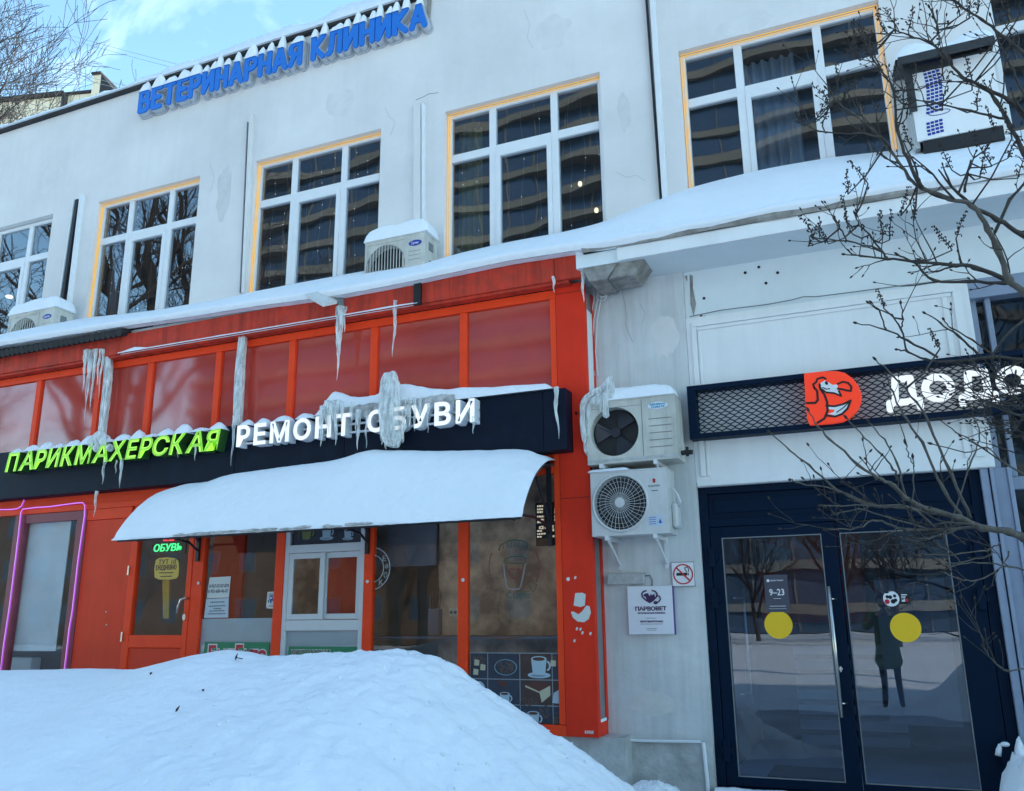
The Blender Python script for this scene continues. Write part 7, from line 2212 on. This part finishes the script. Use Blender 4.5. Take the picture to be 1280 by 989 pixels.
# overhead wires
for lab, a, b in (('upper overhead wire crossing the sky above the roof', (40, 28), (225, 80)), ('second overhead wire just below the upper one', (50, 36), (215, 83)), ('lower overhead wire crossing the sky near the cream house', (50, 78), (158, 106)), ('lowest overhead wire ending behind the roof edge', (88, 91), (148, 109))):
    y = 20.0
    p, q = at3(*a, y), at3(*b, y)
    d = q - p
    m = MB()
    pts = [p - d * 0.9 + d * 2.2 * k / 20 + Vector((0, 0, -0.15 * math.sin(math.pi * k / 20))) for k in range(21)]
    m.tube(pts, 0.011, 5)
    tag(m.build('overhead_wire', 'grey_metal', loc=tuple(p)), lab, 'wire', 'overhead wires')

# ================================================================== THE PERSON MIRRORED IN THE DOOR
def person():
    t = thing('person', 'person in long dark green coat holding up a phone in front of the entrance', 'person', (0.0, -7.95, 0))
    def skin(name, joints, bones, mt, sub=2):
        me = bpy.data.meshes.new(name)
        b = Vector(t['base'])
        me.from_pydata([Vector(j[0]) for j in joints], bones, [])
        me.materials.append(MATS[mt])
        o = bpy.data.objects.new(name, me); COL.objects.link(o); o.parent = t
        s = o.modifiers.new('skin', 'SKIN'); s.use_smooth_shade = True
        for v, j in zip(me.skin_vertices[0].data, joints): v.radius = (j[1], j[1] if len(j) < 3 else j[2])
        me.skin_vertices[0].data[0].use_root = True
        q = o.modifiers.new('sub', 'SUBSURF'); q.levels = sub; q.render_levels = sub
        return o
    # facing +y, phone held at eye height in front
    J = [((0, 0, .95), .15, .11), ((0, 0, 1.15), .14, .10), ((0, 0, 1.34), .16, .10), ((0, 0, 1.46), .055), ((0, .01, 1.53), .05),
         ((.19, .0, 1.39), .055), ((.27, .12, 1.18), .045), ((.10, .34, 1.40), .035), ((-.19, 0, 1.39), .055), ((-.27, .12, 1.18), .045), ((-.10, .34, 1.40), .035),
         ((.10, 0, .88), .085), ((.11, .02, .48), .06), ((.11, -.01, .08), .04), ((.12, .12, .03), .035),
         ((-.10, 0, .88), .085), ((-.11, .02, .48), .06), ((-.11, -.01, .08), .04), ((-.12, .12, .03), .035)]
    B = [(0, 1), (1, 2), (2, 3), (3, 4), (2, 5), (5, 6), (6, 7), (2, 8), (8, 9), (9, 10), (0, 11), (11, 12), (12, 13), (13, 14), (0, 15), (15, 16), (16, 17), (17, 18)]
    skin('body', J, B, 'cloth_dark')
    C_ = [((0, 0, 1.0), .20, .16), ((0, 0, 1.2), .17, .13), ((0, 0, 1.36), .18, .12), ((0, 0, .75), .23, .19), ((0, 0, .52), .24, .20), ((.21, 0, 1.40), .075), ((.29, .12, 1.18), .062), ((.13, .31, 1.37), .05), ((-.21, 0, 1.40), .075), ((-.29, .12, 1.18), .062), ((-.13, .31, 1.37), .05), ((0, 0, 1.47), .08)]
    skin('coat', C_, [(0, 1), (1, 2), (0, 3), (3, 4), (2, 5), (5, 6), (6, 7), (2, 8), (8, 9), (9, 10), (2, 11)], 'coat_green')
    skin('head', [((0, .01, 1.63), .085, .10), ((0, .02, 1.57), .06, .075), ((0, 0, 1.72), .07, .08), ((0, .105, 1.61), .012), ((.082, 0, 1.62), .016), ((-.082, 0, 1.62), .016)], [(0, 1), (0, 2), (0, 3), (0, 4), (0, 5)], 'skin')
    m = MB(); m.ball((0, -.02 - 7.95, 1.67), .10, .11, .10, half=True); m.ball((0, -7.95 - .06, 1.64), .09, .07, .12); m.build('hair', 'hair', t, smooth=True)
    for s in (-1, 1):
        joints = [((s * .10, .35, 1.40), .026), ((s * .085, .40, 1.425), .030)]
        bones = [(0, 1)]
        for k in range(4):
            z = 1.40 + .020 * k; L_ = (.055, .065, .068, .060)[k]; o = len(joints)
            joints += [((s * .075, .425, z), .009), ((s * (.075 - L_ * .4), .452, z + .006), .008), ((s * (.075 - L_ * .85), .455, z + .004), .007)]
            bones += [(1, o), (o, o + 1), (o + 1, o + 2)]
        o = len(joints); joints += [((s * .07, .395, 1.445), .010), ((s * .055, .40, 1.47), .009)]; bones += [(1, o), (o, o + 1)]
        skin('hand', joints, bones, 'skin', 1)
    for sx in (-1, 1):
        m = MB(); m.ball((sx * .033, -7.95 + .098, 1.635), .012, .008, .009); m.build('eye', 'hair', t)
    m = MB(); m.box(-.02, .02, -7.95 + .09, -7.95 + .10, 1.575, 1.582); m.build('mouth', 'red_panel', t)
    return t
person()
m = MB(); m.box(-.045, .045, -7.95 + .424, -7.95 + .432, 1.385, 1.435)
tag(m.build('phone', 'black_ink', loc=(0, -7.52, 1.41), bevel=.003), 'black phone held up by the person in the green coat', 'phone')
